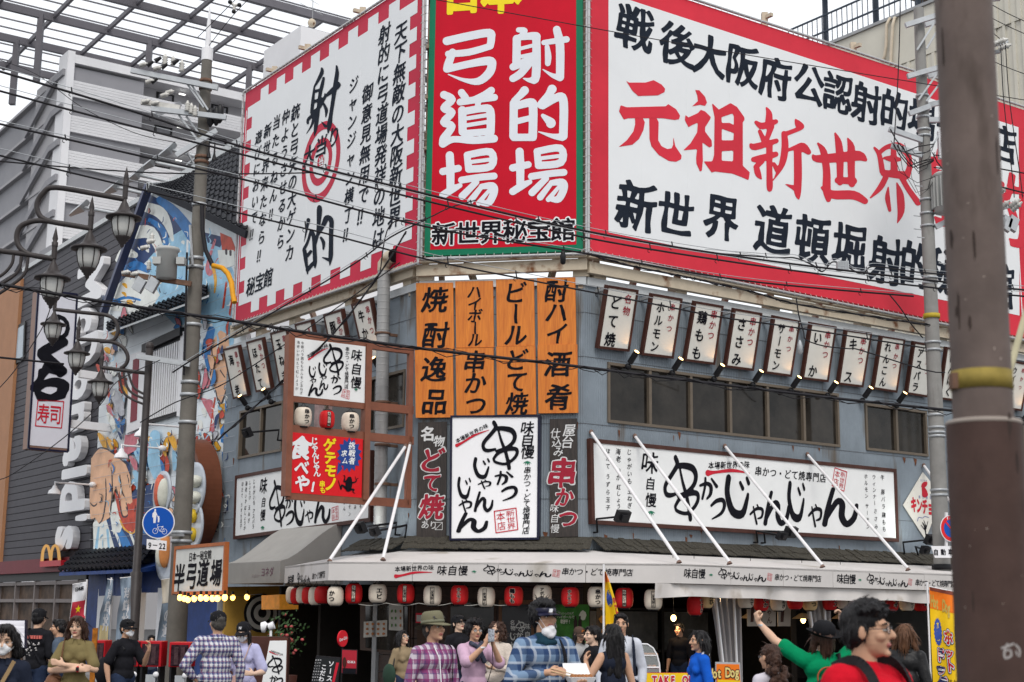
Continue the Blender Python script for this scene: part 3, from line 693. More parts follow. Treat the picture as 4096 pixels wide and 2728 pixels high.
for fr,us in((W_C,(.06,CW-.06)),(W_R,(.3,2.2,4.6,7.2,9.6)),(W_L,(-.4,-2.6,-5,-6.6))):
 for u in us:
  m=MB();top=zb if fr is W_C else zb-.3
  m.bar(fr.P(u,ZT-.2,-.05),fr.P(u,top,-.05),.12);m.bar(fr.P(u,ZT-.2,-1.6),fr.P(u,top*.5+ZT*.5,-.1),.1)
  m.fbox(fr,u-.14,u+.14,ZT+.002,ZT+.12,-.16,.06)
  m.build('post',m_rust,sf)
  for k in range(7):m=MB();m.bar(fr.P(u,ZT+.5+(top-ZT-.6)*k/6,.012),fr.P(u,ZT+.5+(top-ZT-.6)*k/6,.16),.07);m.build('stub',m_rust,sf)
# ================================================================ signs of the cut corner
m_orange=wood('varnished_orange_wood',(.5,.125,.004),(.66,.2,.012),3,2,.4,6)
BX=[(1664,1812),(1821,1972),(1984,2136),(2148,2301)];BX2=[(1659,1811),(1822,1974),(1985,2141),(2150,2309)]
BT=[('焼酎','upper left board lettered 焼酎'),('ハイボール','upper board lettered ハイボール'),('ビール','upper board lettered ビール'),('酎ハイ','upper right board lettered 酎ハイ')]
BT2=[('逸品','lower left board lettered 逸品'),('串かつ','lower board lettered 串かつ'),('どて焼','lower board lettered どて焼'),('酒肴','lower right board lettered 酒肴')]
for row in range(2):
 for i in range(4):
  x0,x1=(BX,BX2)[row][i];yt=(1132,1400)[row]-i*7;yb=(1397,1671)[row]-i*6;s,lb=(BT,BT2)[row][i]
  o=board('wooden_board','varnished orange wood board with black brush writing, '+lb,'wooden sign','orange wooden boards on the cut corner',W_C,[(x0,yt),(x1,yt-2),(x1+4,yb-2),(x0+4,yb)],.03+.02*row,.07+.02*row,m_orange,parts=('plank',))
  b=MB();xc=(x0+x1)/2+2;n=len(s);h={2:102,3:88,5:56}[n]
  ya,yb2=(yt+66,yb-58)if n==2 else((yt+52,yb-46)if n==3 else(yt+42,yb-32))
  if row and n==2:ya,yb2=yt+76,yb-66
  text(b,W_C,s,(xc,ya),(xc+3,yb2),h,.077+.02*row,asp=1.0,off=.022,con=1.25,slant=.08)
  b.build('lettering',m_ink,o)
m_plank=wood('charred_plank',(.016,.012,.011),(.04,.03,.026),4,2,.7,8)
m_navy=mat('navy_frame',(.01,.01,.03),.35,.1)
o=board('plank_sign','charred timber plank sign with red どて焼 lettering left of the white corner sign','sign','charred plank signs',W_C,[(1672,1690),(1787,1686),(1783,2151),(1666,2155)],.02,.06,m_plank,parts=('plank',))
m_bw=mat('brush_white',(.6,.6,.6),.6,.08,9)
b=MB();text(b,W_C,'名',(1712,1735),(1712,1735),58,.066,off=.03);text(b,W_C,'物',(1757,1764),(1757,1764),44,.066,off=.02,slant=.1)
for ch,y,h in(('ど',1840,100),('て',1930,78),('焼',2026,100)):text(b,W_C,ch,(1727,y),(1727,y),h,.064,off=.06,slant=.08)
text(b,W_C,'あり',(1700,2098),(1733,2100),34,.066,off=.004);text(b,W_C,'〼',(1755,2104),(1755,2104),38,.066,off=.004)
b.build('lettering',m_bw,o)
b=MB()
for ch,y,h in(('ど',1840,98),('て',1930,76),('焼',2026,98)):text(b,W_C,ch,(1727,y),(1727,y),h,.07,off=.03,slant=.08)
b.build('lettering',m_dred,o)
o=board('plank_sign','charred timber plank sign with red 串かつ lettering right of the white corner sign','sign','charred plank signs',W_C,[(2199,1676),(2307,1673),(2312,2146),(2198,2149)],.02,.06,m_plank,parts=('plank',))
b=MB();text(b,W_C,'屋台',(2278,1720),(2270,1768),50,.066,off=.012,slant=.1);text(b,W_C,'仕込み',(2222,1732),(2234,1806),40,.066,off=.008,slant=.1);text(b,W_C,'味自慢',(2218,2032),(2220,2114),36,.066,off=.002,slant=.1)
for ch,x,y,h in(('串',2250,1890,118),('か',2258,1988,78),('つ',2272,2072,82)):text(b,W_C,ch,(x,y),(x,y),h,.064,off=.06,slant=.08)
b.build('lettering',m_bw,o)
b=MB()
for ch,x,y,h in(('串',2250,1890,116),('か',2258,1988,76),('つ',2272,2072,80)):text(b,W_C,ch,(x,y),(x,y),h,.07,off=.03,slant=.08)
b.build('lettering',m_dred,o)
o=board('light_box_sign','tall white light-box sign with navy frame and black brush logo on the cut corner','sign',None,W_C,[(1802,1662),(2160,1660),(2156,2158),(1798,2162)],.02,.2,mat('lightbox_white',(.82,.82,.84),.35,.02,1),m_navy,.035)
d=.21
b=MB()
for ch,x0,y0,x1,y1 in(('串',950,190,1290,620),('か',1070,635,1240,765),('っ',1130,770,1275,905),('じ',880,520,1032,700),('ゃ',920,715,1040,795),('ん',885,822,1062,1000),('じ',738,695,862,880),('ゃ',748,888,868,1000),('ん',728,1010,1015,1185)):
 logo_char(b,W_C,ch,1500+x0/2.24,1600+y0/2.24,1500+x1/2.24,1600+y1/2.24,d)
text(b,W_C,'味自慢',(2110,1711),(2111,1808),54,d,off=.014,slant=.1,con=1.2);text(b,W_C,'串かつ・どて焼専門店',(2110,1880),(2104,2122),29,d,off=.01,slant=.1)
text(b,W_C,'本場新世界の味',(1832,1761),(1942,1705),19,d,rot=.42,off=.014)
b.build('lettering',m_ink,o)
def seal(b,fr,pts,d,w,n='新世界本店'):
 """red seal: outline quad and two columns"""
 q=[np.array(p,float)for p in pts]
 f=lambda x,y:fr.at(*(q[0]*(1-x)*(1-y)+q[1]*x*(1-y)+q[2]*x*y+q[3]*(1-x)*y),d)
 for a,c in(((0,0),(1,0)),((1,0),(1,1)),((1,1),(0,1)),((0,1),(0,0))):stroke(b,f,[(*a,w),((a[0]+c[0])/2,(a[1]+c[1])/2,w),(*c,w)],1)
 for s,x,ys in(('新世界',.72,(.2,.5,.8)),('本店',.27,(.28,.72))):
  for ch,y in zip(s,ys):
   ex=f(x+.2,y)-f(x-.2,y);ey=f(x,y-(.14 if len(s)==3 else .2))-f(x,y+(.14 if len(s)==3 else .2))
   put(b,ch,f(x,y),ex,ey,off=.0)
b=MB();seal(b,W_C,[(1977,2045),(2064,2032),(2071,2118),(1984,2131)],d,.045)
stroke(b,lambda x,y:W_C.at(x,y,d),[(1826,1782,14),(1850,1770,9),(1900,1740,8),(1956,1720,2)])
b.build('seal',m_inkr,o)
b=MB();leafmark(b,W_C,2109,1852,34,26,d);b.build('leaf',m_leaf,o)
# ================================================================ long shop signs on both fronts
def long_sign(label,fr,quad,lists,big,smalls,marks):
 o=board('shop_sign',label,'sign','long white signs on both fronts',fr,quad,.02,.1,m_white,m_brown,.07)
 b=MB();d=.106
 for s,p0,p1,h in lists:text(b,fr,s,p0,p1,h,d,off=.008,slant=.08)
 for s,p0,p1,h in smalls:text(b,fr,s,p0,p1,h,d,off=.016,slant=.1,con=1.2)
 big(b,d);b.build('lettering',m_ink,o)
 b=MB();marks[0](b,d);b.build('seal',m_inkr,o)
 b=MB();marks[1](b,d);b.build('leaf',m_leaf,o)
def bigR(b,d):
 for ch,q in(('串',(2652,1824,2800,2082)),('か',(2797,1908,2872,2002)),('っ',(2842,1992,2902,2078)),('じ',(2900,1905,3002,2068)),('ゃ',(2998,2018,3054,2096)),('ん',(3054,1966,3160,2100)),('じ',(3150,1930,3222,2082)),('ゃ',(3232,2018,3288,2106)),('ん',(3289,1953,3434,2104))):logo_char(b,W_R,ch,*q,d=d)
def markR(b,d):
 seal(b,W_R,[(3340,1871),(3388,1888),(3376,1965),(3328,1942)],d,.05)
 stroke(b,lambda x,y:W_R.at(x,y,d),[(2832,1892,26),(2860,1889,12),(2930,1882,14),(2998,1893,3)])
long_sign('long white sign with brown frame and brushed logo under the right-hand windows',W_R,[(2358,1753),(3583,1876),(3594,2168),(2365,2096)],
 [('ほたて',(2432,1804),(2432,1864),22),('うずら玉子',(2432,1906),(2432,2030),22),('海老',(2473,1806),(2474,1836),26),('いか',(2474,1880),(2474,1910),24),('紅しょうが',(2475,1948),(2475,2050),22),('じゃがいも',(2517,1808),(2519,1924),24),('玉ねぎ',(2519,1965),(2519,2022),24),
  ('ホルモン',(3464,1905),(3466,1984),20),('サーモン',(3468,2024),(3472,2106),20),('ウィンナー',(3496,1908),(3499,2012),20),('ささみ',(3502,2044),(3505,2106),20),('牛',(3530,1910),(3530,1910),22),('豚バラ',(3532,1968),(3534,2026),22),('鶏もも',(3535,2060),(3537,2116),22)],
 bigR,[('味',(2600,1850),(2600,1850),88),('自',(2602,1934),(2602,1934),52),('慢',(2604,2000),(2604,2000),58),('本場新世界の味',(2845,1862),(2988,1858),30),('串かつ・どて焼専門店',(3034,1884),(3292,1912),38)],
 (markR,lambda b,d:leafmark(b,W_R,2604,2052,34,28,d)))
def bigL(b,d):
 for ch,q in(('串',(1075,1922,1142,2105)),('か',(1140,1985,1172,2035)),('っ',(1142,2042,1176,2102)),('じ',(1176,1990,1220,2100)),('ゃ',(1220,2040,1252,2088)),('ん',(1256,1995,1322,2092))):logo_char(b,W_L,ch,*q,d=d)
long_sign('long white sign with brown frame and brushed logo on the left-hand front',W_L,[(943,1903),(1486,1800),(1484,2086),(935,2158)],
 [('じゃがいも',(1016,1926),(1016,2010),20),('アスパラ',(1015,2044),(1012,2106),20),('しいたけ',(1000,1930),(999,1990),18),('玉ねぎ',(997,2030),(995,2082),18),('海老',(985,1934),(984,1958),20),('いか',(983,1984),(983,2004),18),('紅しょうが',(981,2032),(978,2112),18),('ほたて',(970,1936),(968,1982),18),('うずら玉子',(966,2020),(963,2104),18),('れんこん',(1377,1960),(1377,2034),18),('サーモン',(1398,1965),(1398,2056),18),('ささみ',(1422,1970),(1420,2028),18),('鶏もも',(1442,2000),(1442,2050),18)],
 bigL,[('味',(1054,1942),(1054,1942),66),('自',(1054,2008),(1054,2008),40),('慢',(1051,2060),(1051,2060),46)],
 (lambda b,d:seal(b,W_L,[(1327,2032),(1352,2024),(1353,2076),(1328,2082)],d,.05),lambda b,d:leafmark(b,W_L,1050,2112,17,26,d)))
# ================================================================ projecting sign
W_P=Fr(PL,U_R)
PS=thing('projecting_sign','brown-framed projecting sign of a white panel above a red panel','sign',W_P.at(1310,2000))
def pq(q,d):return[W_P.at(x,y,d)for x,y in q]
Q1=[(1172,1350),(1462,1386),(1458,1612),(1166,1582)];Q2=[(1163,1728),(1452,1756),(1446,1991),(1155,1970)]
for nm,q,mt in(('white_panel',Q1,m_white),('red_panel',Q2,mat('red_panel',(.62,.006,.012),.4,.05))):
 m=MB();m.hexa(pq(q,-.1),pq(q,0));m.build(nm,mt,PS)
mb=mat('brown_steel',(.2,.075,.045),.5,.15,5)
m=MB()
for a,c in(((1160,1340),(1144,1985)),((1470,1378),(1455,2000))):m.bar(W_P.at(*a,-.05),W_P.at(*c,-.05),.11,.16,up=W_P.N)
for a,c in(((1160,1340),(1650,1402)),((1162,1590),(1650,1642)),((1158,1716),(1650,1764)),((1146,1980),(1640,2016))):m.bar(W_P.at(*a,-.05),W_P.at(*c,-.05),.09,.14)
m.bar(W_P.at(1642,1398,-.05),W_P.at(1630,2022,-.05),.09)
m.build('frame',mb,PS)
b=MB();d=.008;zz=lambda x,y:(800+x/2.24,1050+y/2.24)
for ch,q in(('串',(1100,730,1290,1010)),('か',(1172,1010,1262,1085)),('っ',(1190,1100,1270,1185)),('じ',(1060,900,1140,1015)),('ゃ',(1072,1010,1134,1050)),('ん',(1068,1055,1150,1140)),('じ',(975,930,1040,1030)),('ゃ',(985,1035,1040,1085)),('ん',(968,1090,1105,1195))):logo_char(b,W_P,ch,*zz(*q[:2]),*zz(*q[2:]),d=d)
text(b,W_P,'味自慢',zz(1405,830),zz(1400,1075),48,d,off=.014,slant=.1);text(b,W_P,'串かつ・どて焼専門店',zz(1322,775),zz(1312,1112),18,d,off=.008)
text(b,W_P,'牛豚バラ鶏ももホルモン玉ねぎ',zz(920,722),zz(908,1168),13,d,off=.0);text(b,W_P,'海老いかほたて紅しょうが',zz(882,715),zz(868,1130),13,d,off=.0)
text(b,W_P,'本場新世界の味',zz(975,838),zz(1130,745),17,d,rot=.5,off=.01)
b.build('lettering',m_ink,PS)
b=MB();seal(b,W_P,[zz(1285,1135),zz(1343,1150),zz(1335,1225),zz(1265,1200)],d,.05);stroke(b,lambda x,y:W_P.at(*zz(x,y),d),[(975,868,18),(1010,845,12),(1080,795,14),(1150,765,3)]);b.build('seal',m_inkr,PS)
b=MB();leafmark(b,W_P,*zz(1398,1140),16,20,d);b.build('leaf',m_leaf,PS)
zz=lambda x,y:(800+x/2.24,1650+y/2.24)
burst=[]
for i in range(28):
 a=2*math.pi*i/28;r=1 if i%2 else .76
 burst.append(zz(1338+108*r*math.cos(a)*1.05,380+158*r*math.sin(a)))
b=MB();poly(W_P,burst,.006,b);poly(W_P,[zz(1240,440),zz(1280,500),zz(1225,560)],.006,b);b.build('burst',mat('burst_blue',(.015,.05,.24),.5,.05),PS)
b=MB();text(b,W_P,'挑戦者',zz(1362,295),zz(1362,432),29,.012,off=.02,slant=.1);text(b,W_P,'求ム',zz(1292,365),zz(1300,432),26,.012,off=.02,slant=.1)
text(b,W_P,'じゃんじゃん',zz(1025,255),zz(1050,540),32,.01,off=.03)
for ch,x,y,h in(('食',905,315,92),('べ',915,490,62),('や',918,632,66),('!',1012,660,52)):text(b,W_P,ch,zz(x,y),zz(x,y),h,.01,off=.04,slant=.1)
b.build('lettering',m_vinyl,PS)
b=MB();text(b,W_P,'ゲテモ',zz(1160,290),zz(1168,520),52,.01,off=.045,slant=.1);text(b,W_P,'ノ',zz(1175,640),zz(1175,640),58,.01,off=.045);text(b,W_P,'串も',zz(1095,640),zz(1100,695),26,.01,off=.03);b.build('lettering',m_yel,PS)
b=MB();f=lambda x,y:W_P.at(*zz(x,y),.01)
for st in([(1340,590,40),(1335,630,62),(1330,690,50)],[(1315,610,14),(1290,620,12),(1300,575,8),(1285,565,5)],[(1360,630,14),(1395,620,12),(1405,595,7),(1420,590,4)],[(1310,680,20),(1270,650,16),(1265,690,10),(1240,610,5)],[(1345,690,20),(1380,690,14),(1370,710,8),(1390,725,4)],[(1300,600,4),(1296,560,4)],[(1395,600,4),(1392,575,4)]):stroke(b,f,st)
b.build('frog_silhouette',m_ink,PS)
# ================================================================ tilted menu boards with spot lamps
TL_=R(16.5)
def tilted(base,p):
 v=base.uv(*p)[1]
 return Fr(base.P(0,v,.12),base.U,base.W*math.cos(TL_)+base.N*math.sin(TL_))
T_R=tilted(W_R,(2517,1407));T_L=tilted(W_L,(1456,1443))
menuR=[([(2427,1139),(2554,1160),(2517,1407),(2388,1393)],'どて焼','名物'),([(2606,1172),(2730,1194),(2693,1435),(2566,1420)],'ホルモン','串かつ'),([(2778,1203),(2894,1223),(2859,1460),(2737,1444)],'鶏もも','串かつ'),
 ([(2936,1232),(3049,1252),(3014,1484),(2900,1469)],'ささみ','串かつ'),([(3095,1261),(3202,1283),(3166,1508),(3059,1493)],'サーモン','串かつ'),([(3243,1288),(3346,1306),(3313,1529),(3208,1516)],'いか','串かつ'),
 ([(3384,1316),(3488,1331),(3452,1550),(3352,1538)],'キス','串かつ'),([(3525,1340),(3621,1355),(3588,1571),(3491,1556)],'れんこん','串かつ'),([(3656,1365),(3748,1380),(3712,1590),(3625,1576)],'アスパラ','串かつ'),
 ([(3786,1387),(3875,1402),(3842,1608),(3757,1596)],'にんにく','串かつ'),([(3912,1412),(3998,1430),(3965,1628),(3882,1612)],'もち','串かつ'),([(4035,1438),(4122,1455),(4087,1645),(4002,1632)],'ウインナー','串かつ')]
menuL=[([(892,1396),(954,1380),(994,1583),(934,1597)],'海老','串かつ'),([(985,1367),(1050,1349),(1088,1557),(1025,1570)],'ほたて','串かつ'),([(1081,1331),(1146,1313),(1188,1530),(1119,1543)],'玉ねぎ','串かつ'),
 ([(1179,1296),(1246,1278),(1289,1496),(1224,1510)],'じゃがいも','串かつ'),([(1293,1258),(1367,1235),(1412,1479),(1342,1492)],'豚バラ','串かつ'),([(1405,1217),(1483,1191),(1528,1432),(1456,1443)],'牛かつ','串かつ')]
m_menu=mat('menu_board_cream',(.72,.71,.66),.5,.05,3,dirt=((.55,.42,.25),2.5,.64,(1,1,.3)))
spotd={}
for base,fr,lst,grp,side in((W_R,T_R,menuR,'tilted menu boards on the right-hand front','right'),(W_L,T_L,menuL,'tilted menu boards on the left-hand front','left')):
 for q,s,sub in lst:
  lab=f'tilted cream menu board lettered {s} with red {sub} on the {side}-hand front'
  o=board('menu_board',lab,'menu board',grp,fr,q,-.07,0,m_menu,m_brown,.045,.012)
  q_=np.array(q,float);n=len(s)
  k=lambda x,y:tuple(q_[0]*(1-x)*(1-y)+q_[1]*x*(1-y)+q_[2]*x*y+q_[3]*(1-x)*y)
  h={2:56,3:56,4:46,5:38}[n]*(q_[3][1]-q_[0][1])/250
  b=MB();text(b,fr,s,k(.36,.25 if n<4 else .2),k(.36,.84),h,.008,asp=.95,off=.024,con=1.1);b.build('lettering',m_ink,o)
  b=MB();text(b,fr,sub,k(.73,.17),k(.73,.36 if len(sub)==2 else .52),h*.66,.008,off=.012);b.build('lettering',m_dred,o)
  for t in(.06,.94):
   m=MB();a=fr.at(*k(t,.05),-.07);m.bar(a,base.P(*[(a-base.O).dot(x)for x in(base.U,base.W)],0),.05,.05);m.build('bracket',m_grey,o)
  p=fr.at(*k(1.0 if side=='right' else .95,1.0),.02)
  u_,v_=(p-base.O).dot(base.U),(p-base.O).dot(base.W)
  if side=='right' and(q[0][0]<3620 or q[0][0]>4000)or side=='left' and s in('海老','ほたて','牛かつ'):
   L=thing('spot_lamp',f'small black spot lamp lighting the {s} menu board','spot lamp',base.P(u_,v_-.26,0),'spot lamps under the menu boards')
   c0=base.P(u_+.0,v_-.24,.1);c1=base.P(u_+.03,v_-.02,.3);ax=(c1-c0).normalized()
   m=MB();m.tube([c0+ax*.06,c1],.055,12);m.ell(c0+V((0,0,-.02)),(.06,.06,.06),10,6);m.tube([base.P(u_,v_-.26,0),c0],.025,6);m.build('lamp_body',m_black,L)
   m=MB();m.tube([c1+ax*.001,c1+ax*.006],.046,12);m.build('lens',mat('spot_lens',(1,.62,.25),.4,0,emit=5),L)
   if 'spot' not in spotd:
    sp=bpy.data.lights.new('spot_lamp_light','SPOT');sp.energy=2.2;sp.color=(1,.5,.16);sp.spot_size=R(75);sp.spot_blend=.8;sp.shadow_soft_size=.03;spotd['spot']=sp
   so_=bpy.data.objects.new('spot_light',spotd['spot']);COL.objects.link(so_);so_.parent=L;so_.location=c1+ax*.02-WLOC[L.name]
   tgt=fr.at(*k(.8,.75),0);so_.rotation_euler=(tgt-c1).to_track_quat('-Z','Y').to_euler()
# ================================================================ white awning with valance
AW=thing('awning','long off-white fabric awning with brushed lettering on its valance','awning',W_C.P(1.5,2.1,2.2))
A_C=W_C.off(2.2)
pC0,pC1=A_C.at(1316,2247),A_C.at(2701,2258);zf=(pC0.z+pC1.z)/2;zl=zf-.285
A_R=Fr(V((pC1.x,pC1.y,0)),U_R)
pR=A_R.P(A_R.uv(4180,2310)[0],zf)
pL2=at(1139,2281,26.2)
A_L=Fr(V((pC0.x,pC0.y,0)),(V((pC0.x,pC0.y,0))-V((pL2.x,pL2.y,0))))
m_aw=mat('awning_canvas',(.56,.535,.52),.75,.07,1.3,bump=.08,bscale=3,dirt=((.38,.35,.31),1.5,.62,(1,1,.6)))
front=[V((pL2.x,pL2.y,zf)),V((pC0.x,pC0.y,zf)),V((pC1.x,pC1.y,zf)),pR]
back=[W_L.P(-1.75,2.68,.03),W_L.P(-.05,2.68,.03),W_R.P(.03,2.68,.03),W_R.P(A_R.uv(4180,2310)[0]+1.2,2.68,.03)]
m=MB();T=V((0,0,-.025))
for i in range(3):
 a=[front[i],front[i+1],back[i+1],back[i]]
 m.hexa([p+T for p in a],a)
m.build('canvas_top',m_aw,AW)
m=MB()
for i in range(3):
 a,c=front[i],front[i+1];nn=(A_L,A_C,A_R)[i].N*.02;dz=V((0,0,zf-zl));seg=max(1,int((c-a).length/1.1))
 for k in range(seg):
  p,q=a+(c-a)*k/seg,a+(c-a)*((k+1)/seg)-(c-a).normalized()*(.008 if k<seg-1 else 0)
  Q=[p-dz,q-dz,q+V((0,0,.01)),p+V((0,0,.01))];m.hexa([x-nn for x in Q],Q)
m.build('valance',m_aw,AW)
m=MB()
u1f=(pR-A_R.O).dot(U_R);n=120;vs=[]
for i in range(n+1):
 u=-.35+(u1f+.35)*i/n
 for j in range(4):
  v=zl-.005-.205*j/3;vs.append(A_R.P(u,v+(.015*math.sin(u*1.7)+.01*math.sin(u*4.1))*j/3,-.06+(.03*math.sin(u*5.3)+.02*math.sin(u*11))*j/3))
m.add(vs,[(4*i+j,4*i+4+j,4*i+5+j,4*i+1+j)for i in range(n)for j in range(3)],True)
m.build('flap',mat('flap_canvas',(.6,.57,.55),.75,.08,2,bump=.15,bscale=5,dirt=((.42,.38,.34),2,.6)),AW)
b=MB()
def vtext(fr,x0,x1,y0,y1):
 """one full set of valance writing between photo x0..x1 along the line y0..y1 (centres)"""
 yy=lambda t:y0+(y1-y0)*t;X=lambda t:x0+(x1-x0)*t;H=42
 text(b,fr,'味自慢',(X(.02),yy(.02)),(X(.125),yy(.12)),H*.95,.006,off=.012,slant=.1)
 logo_h(b,fr,[(X(.245),yy(.245)-26),(X(.6),yy(.6)-26),(X(.6),yy(.6)+22),(X(.245),yy(.245)+22)])
 text(b,fr,'串かつ・どて焼専門店',(X(.68),yy(.68)+2),(X(.99),yy(.99)+2),28,.006,off=.008,slant=.1)
vtext(A_R,2740,3282,2292,2313);vtext(A_R,3352,3820,2314,2334)
vtext(A_L,1152,1298,2322,2294)
text(b,A_C,'味自慢',(1768,2281),(1852,2282),40,.006,off=.012,slant=.1);logo_h(b,A_C,[(1932,2258),(2206,2268),(2206,2308),(1932,2302)])
text(b,A_C,'串かつ・どて焼専門店',(2262,2285),(2518,2290),30,.006,off=.008,slant=.1);text(b,A_C,'本場新世界の味',(1590,2276),(1724,2270),22,.006,off=.012,rot=.04)
b.build('lettering',m_ink,AW)
b=MB();stroke(b,lambda x,y:A_C.at(x,y,.006),[(1582,2305,16),(1605,2302,9),(1660,2290,9),(1728,2289,2)])
seal(b,A_C,[(2214,2278),(2241,2282),(2236,2309),(2210,2304)],.006,.05);seal(b,A_R,[(3072,2292),(3089,2297),(3086,2324),(3069,2318)],.006,.05);seal(b,A_R,[(3636,2314),(3649,2319),(3646,2342),(3633,2337)],.006,.05)
b.build('seal',m_inkr,AW)
b=MB();leafmark(b,A_C,1896,2287,22,17);leafmark(b,A_R,2844,2300,18,16);leafmark(b,A_R,3440,2320,15,15);b.build('leaf',m_leaf,AW)
m=MB()
for i in range(14):
 u=.2+i*.8;m.bar(A_R.P(u,zf-.06,-.05),W_R.P(u+1.1,2.6,.05),.03)
m.build('rib',m_grey,AW)
m_rod=mat('white_rod',(.72,.71,.72),.4,.06,6)
def rod(label,a,c):
 r=thing('stay_rod',label,'rod',c,'white stay rods holding the awning');m=MB();m.tube([a,c],.028,10);m.build('tube',m_rod,r)
 m=MB();dd=(c-a).normalized();m.tube([c-dd*.12,c-dd*.02,c+V((0,0,-.03))],[.022,.018,.05],8);m.ell(a,(.04,.04,.05),8,5);m.build('fitting',mat('rusty_fitting',(.16,.1,.08),.7,.3,8),r)
for lb,a,c in(('stay rod crossing the left end of the long right-hand sign, starting at its corner',(2365,1729),(2716,2254)),('stay rod crossing the 串 of the long right-hand sign',(2540,1745),(2918,2258)),('stay rod crossing the middle of the long right-hand sign',(2900,1785),(3290,2271)),('stay rod crossing the right end of the long right-hand sign',(3230,1818),(3632,2283)),('stay rod passing behind the round no-parking sign',(3695,1862),(4008,2297))):
 rod('white '+lb,W_R.at(*a,.06),A_R.at(*c,-.05)+V((0,0,.04)))
rod('white stay rod sloping down left to the awning corner',W_P.at(1622,1785,0),V((pC0.x,pC0.y,zf+.04))-A_C.N*.05)
rod('white steep stay rod below the projecting sign arms',W_P.at(1640,1778,0),A_C.at(1532,2243,-.05)+V((0,0,.04)))
GA=thing('awning','curved grey fabric awning with faded purple writing over the small left-hand shop','awning',W_L.P(-4,2.1,1))
G_=W_L.off(1.25);ga,gb=G_.uv(908,2256)[0],G_.uv(1122,2240)[0];zt=(G_.uv(908,2256)[1]+G_.uv(1122,2240)[1])/2;zb_=(G_.uv(908,2338)[1]+G_.uv(1122,2328)[1])/2
pr=[(1.25,zb_),(1.25,zt)]+[(1.25*(1-t)+.02*t,zt+.75*math.sin(t*math.pi/2)**1.0*(t**.55))for t in[i/8 for i in range(1,9)]]
m=MB();vs=[]
for u in(ga,gb):
 for dd,v in pr:vs.append(W_L.P(u,v,dd))
n=len(pr);m.add(vs,[(i,i+1,n+i+1,n+i)for i in range(n-1)],False)
for u,s0 in((ga,0),(gb,n)):m.add([W_L.P(u,v,dd)for dd,v in pr]+[W_L.P(u,zb_,.02)],[tuple(range(n+1))])
m.build('canvas',mat('grey_canvas',(.3,.29,.275),.8,.08,2,bump=.06,bscale=4),GA)
b=MB();text(b,G_,'ヨネダ',(1052,2288),(1086,2286),38,.008,off=.0);text(b,G_,'ジュエリー',(1010,2304),(1036,2303),14,.008);b.build('lettering',mat('faded_purple',(.14,.05,.09),.8,.2),GA)
# ================================================================ buildings on the left
m_side=mat('dark_grey_siding',(.062,.06,.07),.6,.1,3)
m_join=mat('siding_joint',(.025,.025,.03),.7,.1)
m_maroon=mat('maroon_band',(.13,.012,.02),.5,.1,4)
m_frame=mat('greige_frame',(.17,.145,.14),.5,.1,4)
m_letter=mat('letter_white',(.72,.72,.74),.35,.03,3)
m_tile=mat('black_roof_tile',(.018,.019,.024),.6,.25,6,spec=.06)
B_=W_L.off(-.15)
def up(m,fr,pts,d0,d1):
 q=[fr.at(x,y,d1)for x,y in pts];m.prism(q,fr.N*(d0-d1))
FB=thing('fast_food_building','dark grey sided building with a maroon band at far left','building',B_.at(220,2410,0)*1)
u0,u1=B_.uv(52,1700)[0],B_.uv(418,1700)[0];zt=B_.uv(240,1004)[1];zb=B_.uv(200,2236)[1];zc=B_.uv(200,2290)[1];zg=B_.uv(200,2322)[1]
ua=B_.uv(372,2000)[0];ub=B_.uv(545,840)[0]
m=MB();nb=44;hs=(zt-zb)/nb
for i in range(nb):
 v0=zb+i*hs;ur=ua+(ub-ua)*max(0,(v0-B_.uv(418,1250)[1])/(zt-B_.uv(418,1250)[1]))
 m.fbox(B_,u0,ur,v0,v0+hs-.018,-.1,0)
m.build('wall',m_side,FB)
m=MB();m.fbox(B_,u0,ua,zb,zt-.05,-.3,-.1);m.build('backing_wall',m_join,FB)
m=MB();m.fbox(B_,u0,ub+.3,zt,zt+.14,-.4,.08);m.build('parapet_trim',m_trim,FB)
m=MB();m.fbox(B_,u0-6,ua+.2,zc,zb,-.1,.22);m.build('band',m_maroon,FB)
m=MB();m.fbox(B_,u0-6,ua,zg,zc,-.1,.05);m.build('lintel',m_black,FB)
m=MB();us=[u0-6+i*1.9 for i in range(int((ua-u0+6)/1.9)+1)]+[ua-.1]
for u in us:m.fbox(B_,u,u+.1,0,zg,-.12,.04)
for v in(.1,1.75,zg-.12):m.fbox(B_,u0-6,ua,v,v+.1,-.11,.03)
m.build('shopfront_frame',m_frame,FB)
for i,u in enumerate(us[:-1]):
 if u>u0-5:m=MB();m.fbox(B_,u+.13,us[i+1],.2,zg-.12,-.1,-.08);m.build('shopfront_pane',mat('shop_glass',(.075,.05,.036),.5,.8,1.6,spec=.08),FB)
m=MB()
q=[B_.at(x,y,.0)for x,y in((62,1312),(108,1284),(102,1440),(56,1462))];m.hexa([p+B_.N*.03 for p in q],[p+B_.N*.06 for p in q]);o=m.build('window',m_black,FB)
c=sum(q,V((0,0,0)))/4;m=MB();m.hexa([c+(p-c)*.82+B_.N*.062 for p in q],[c+(p-c)*.82+B_.N*.07 for p in q]);m.build('pane',mat('pale_window',(.3,.36,.42),.2,.1),o)
LT=thing('wall_lettering','white raised letters reading McDonald\'s down the dark grey wall','letter sign',B_.at(262,2200,.1))
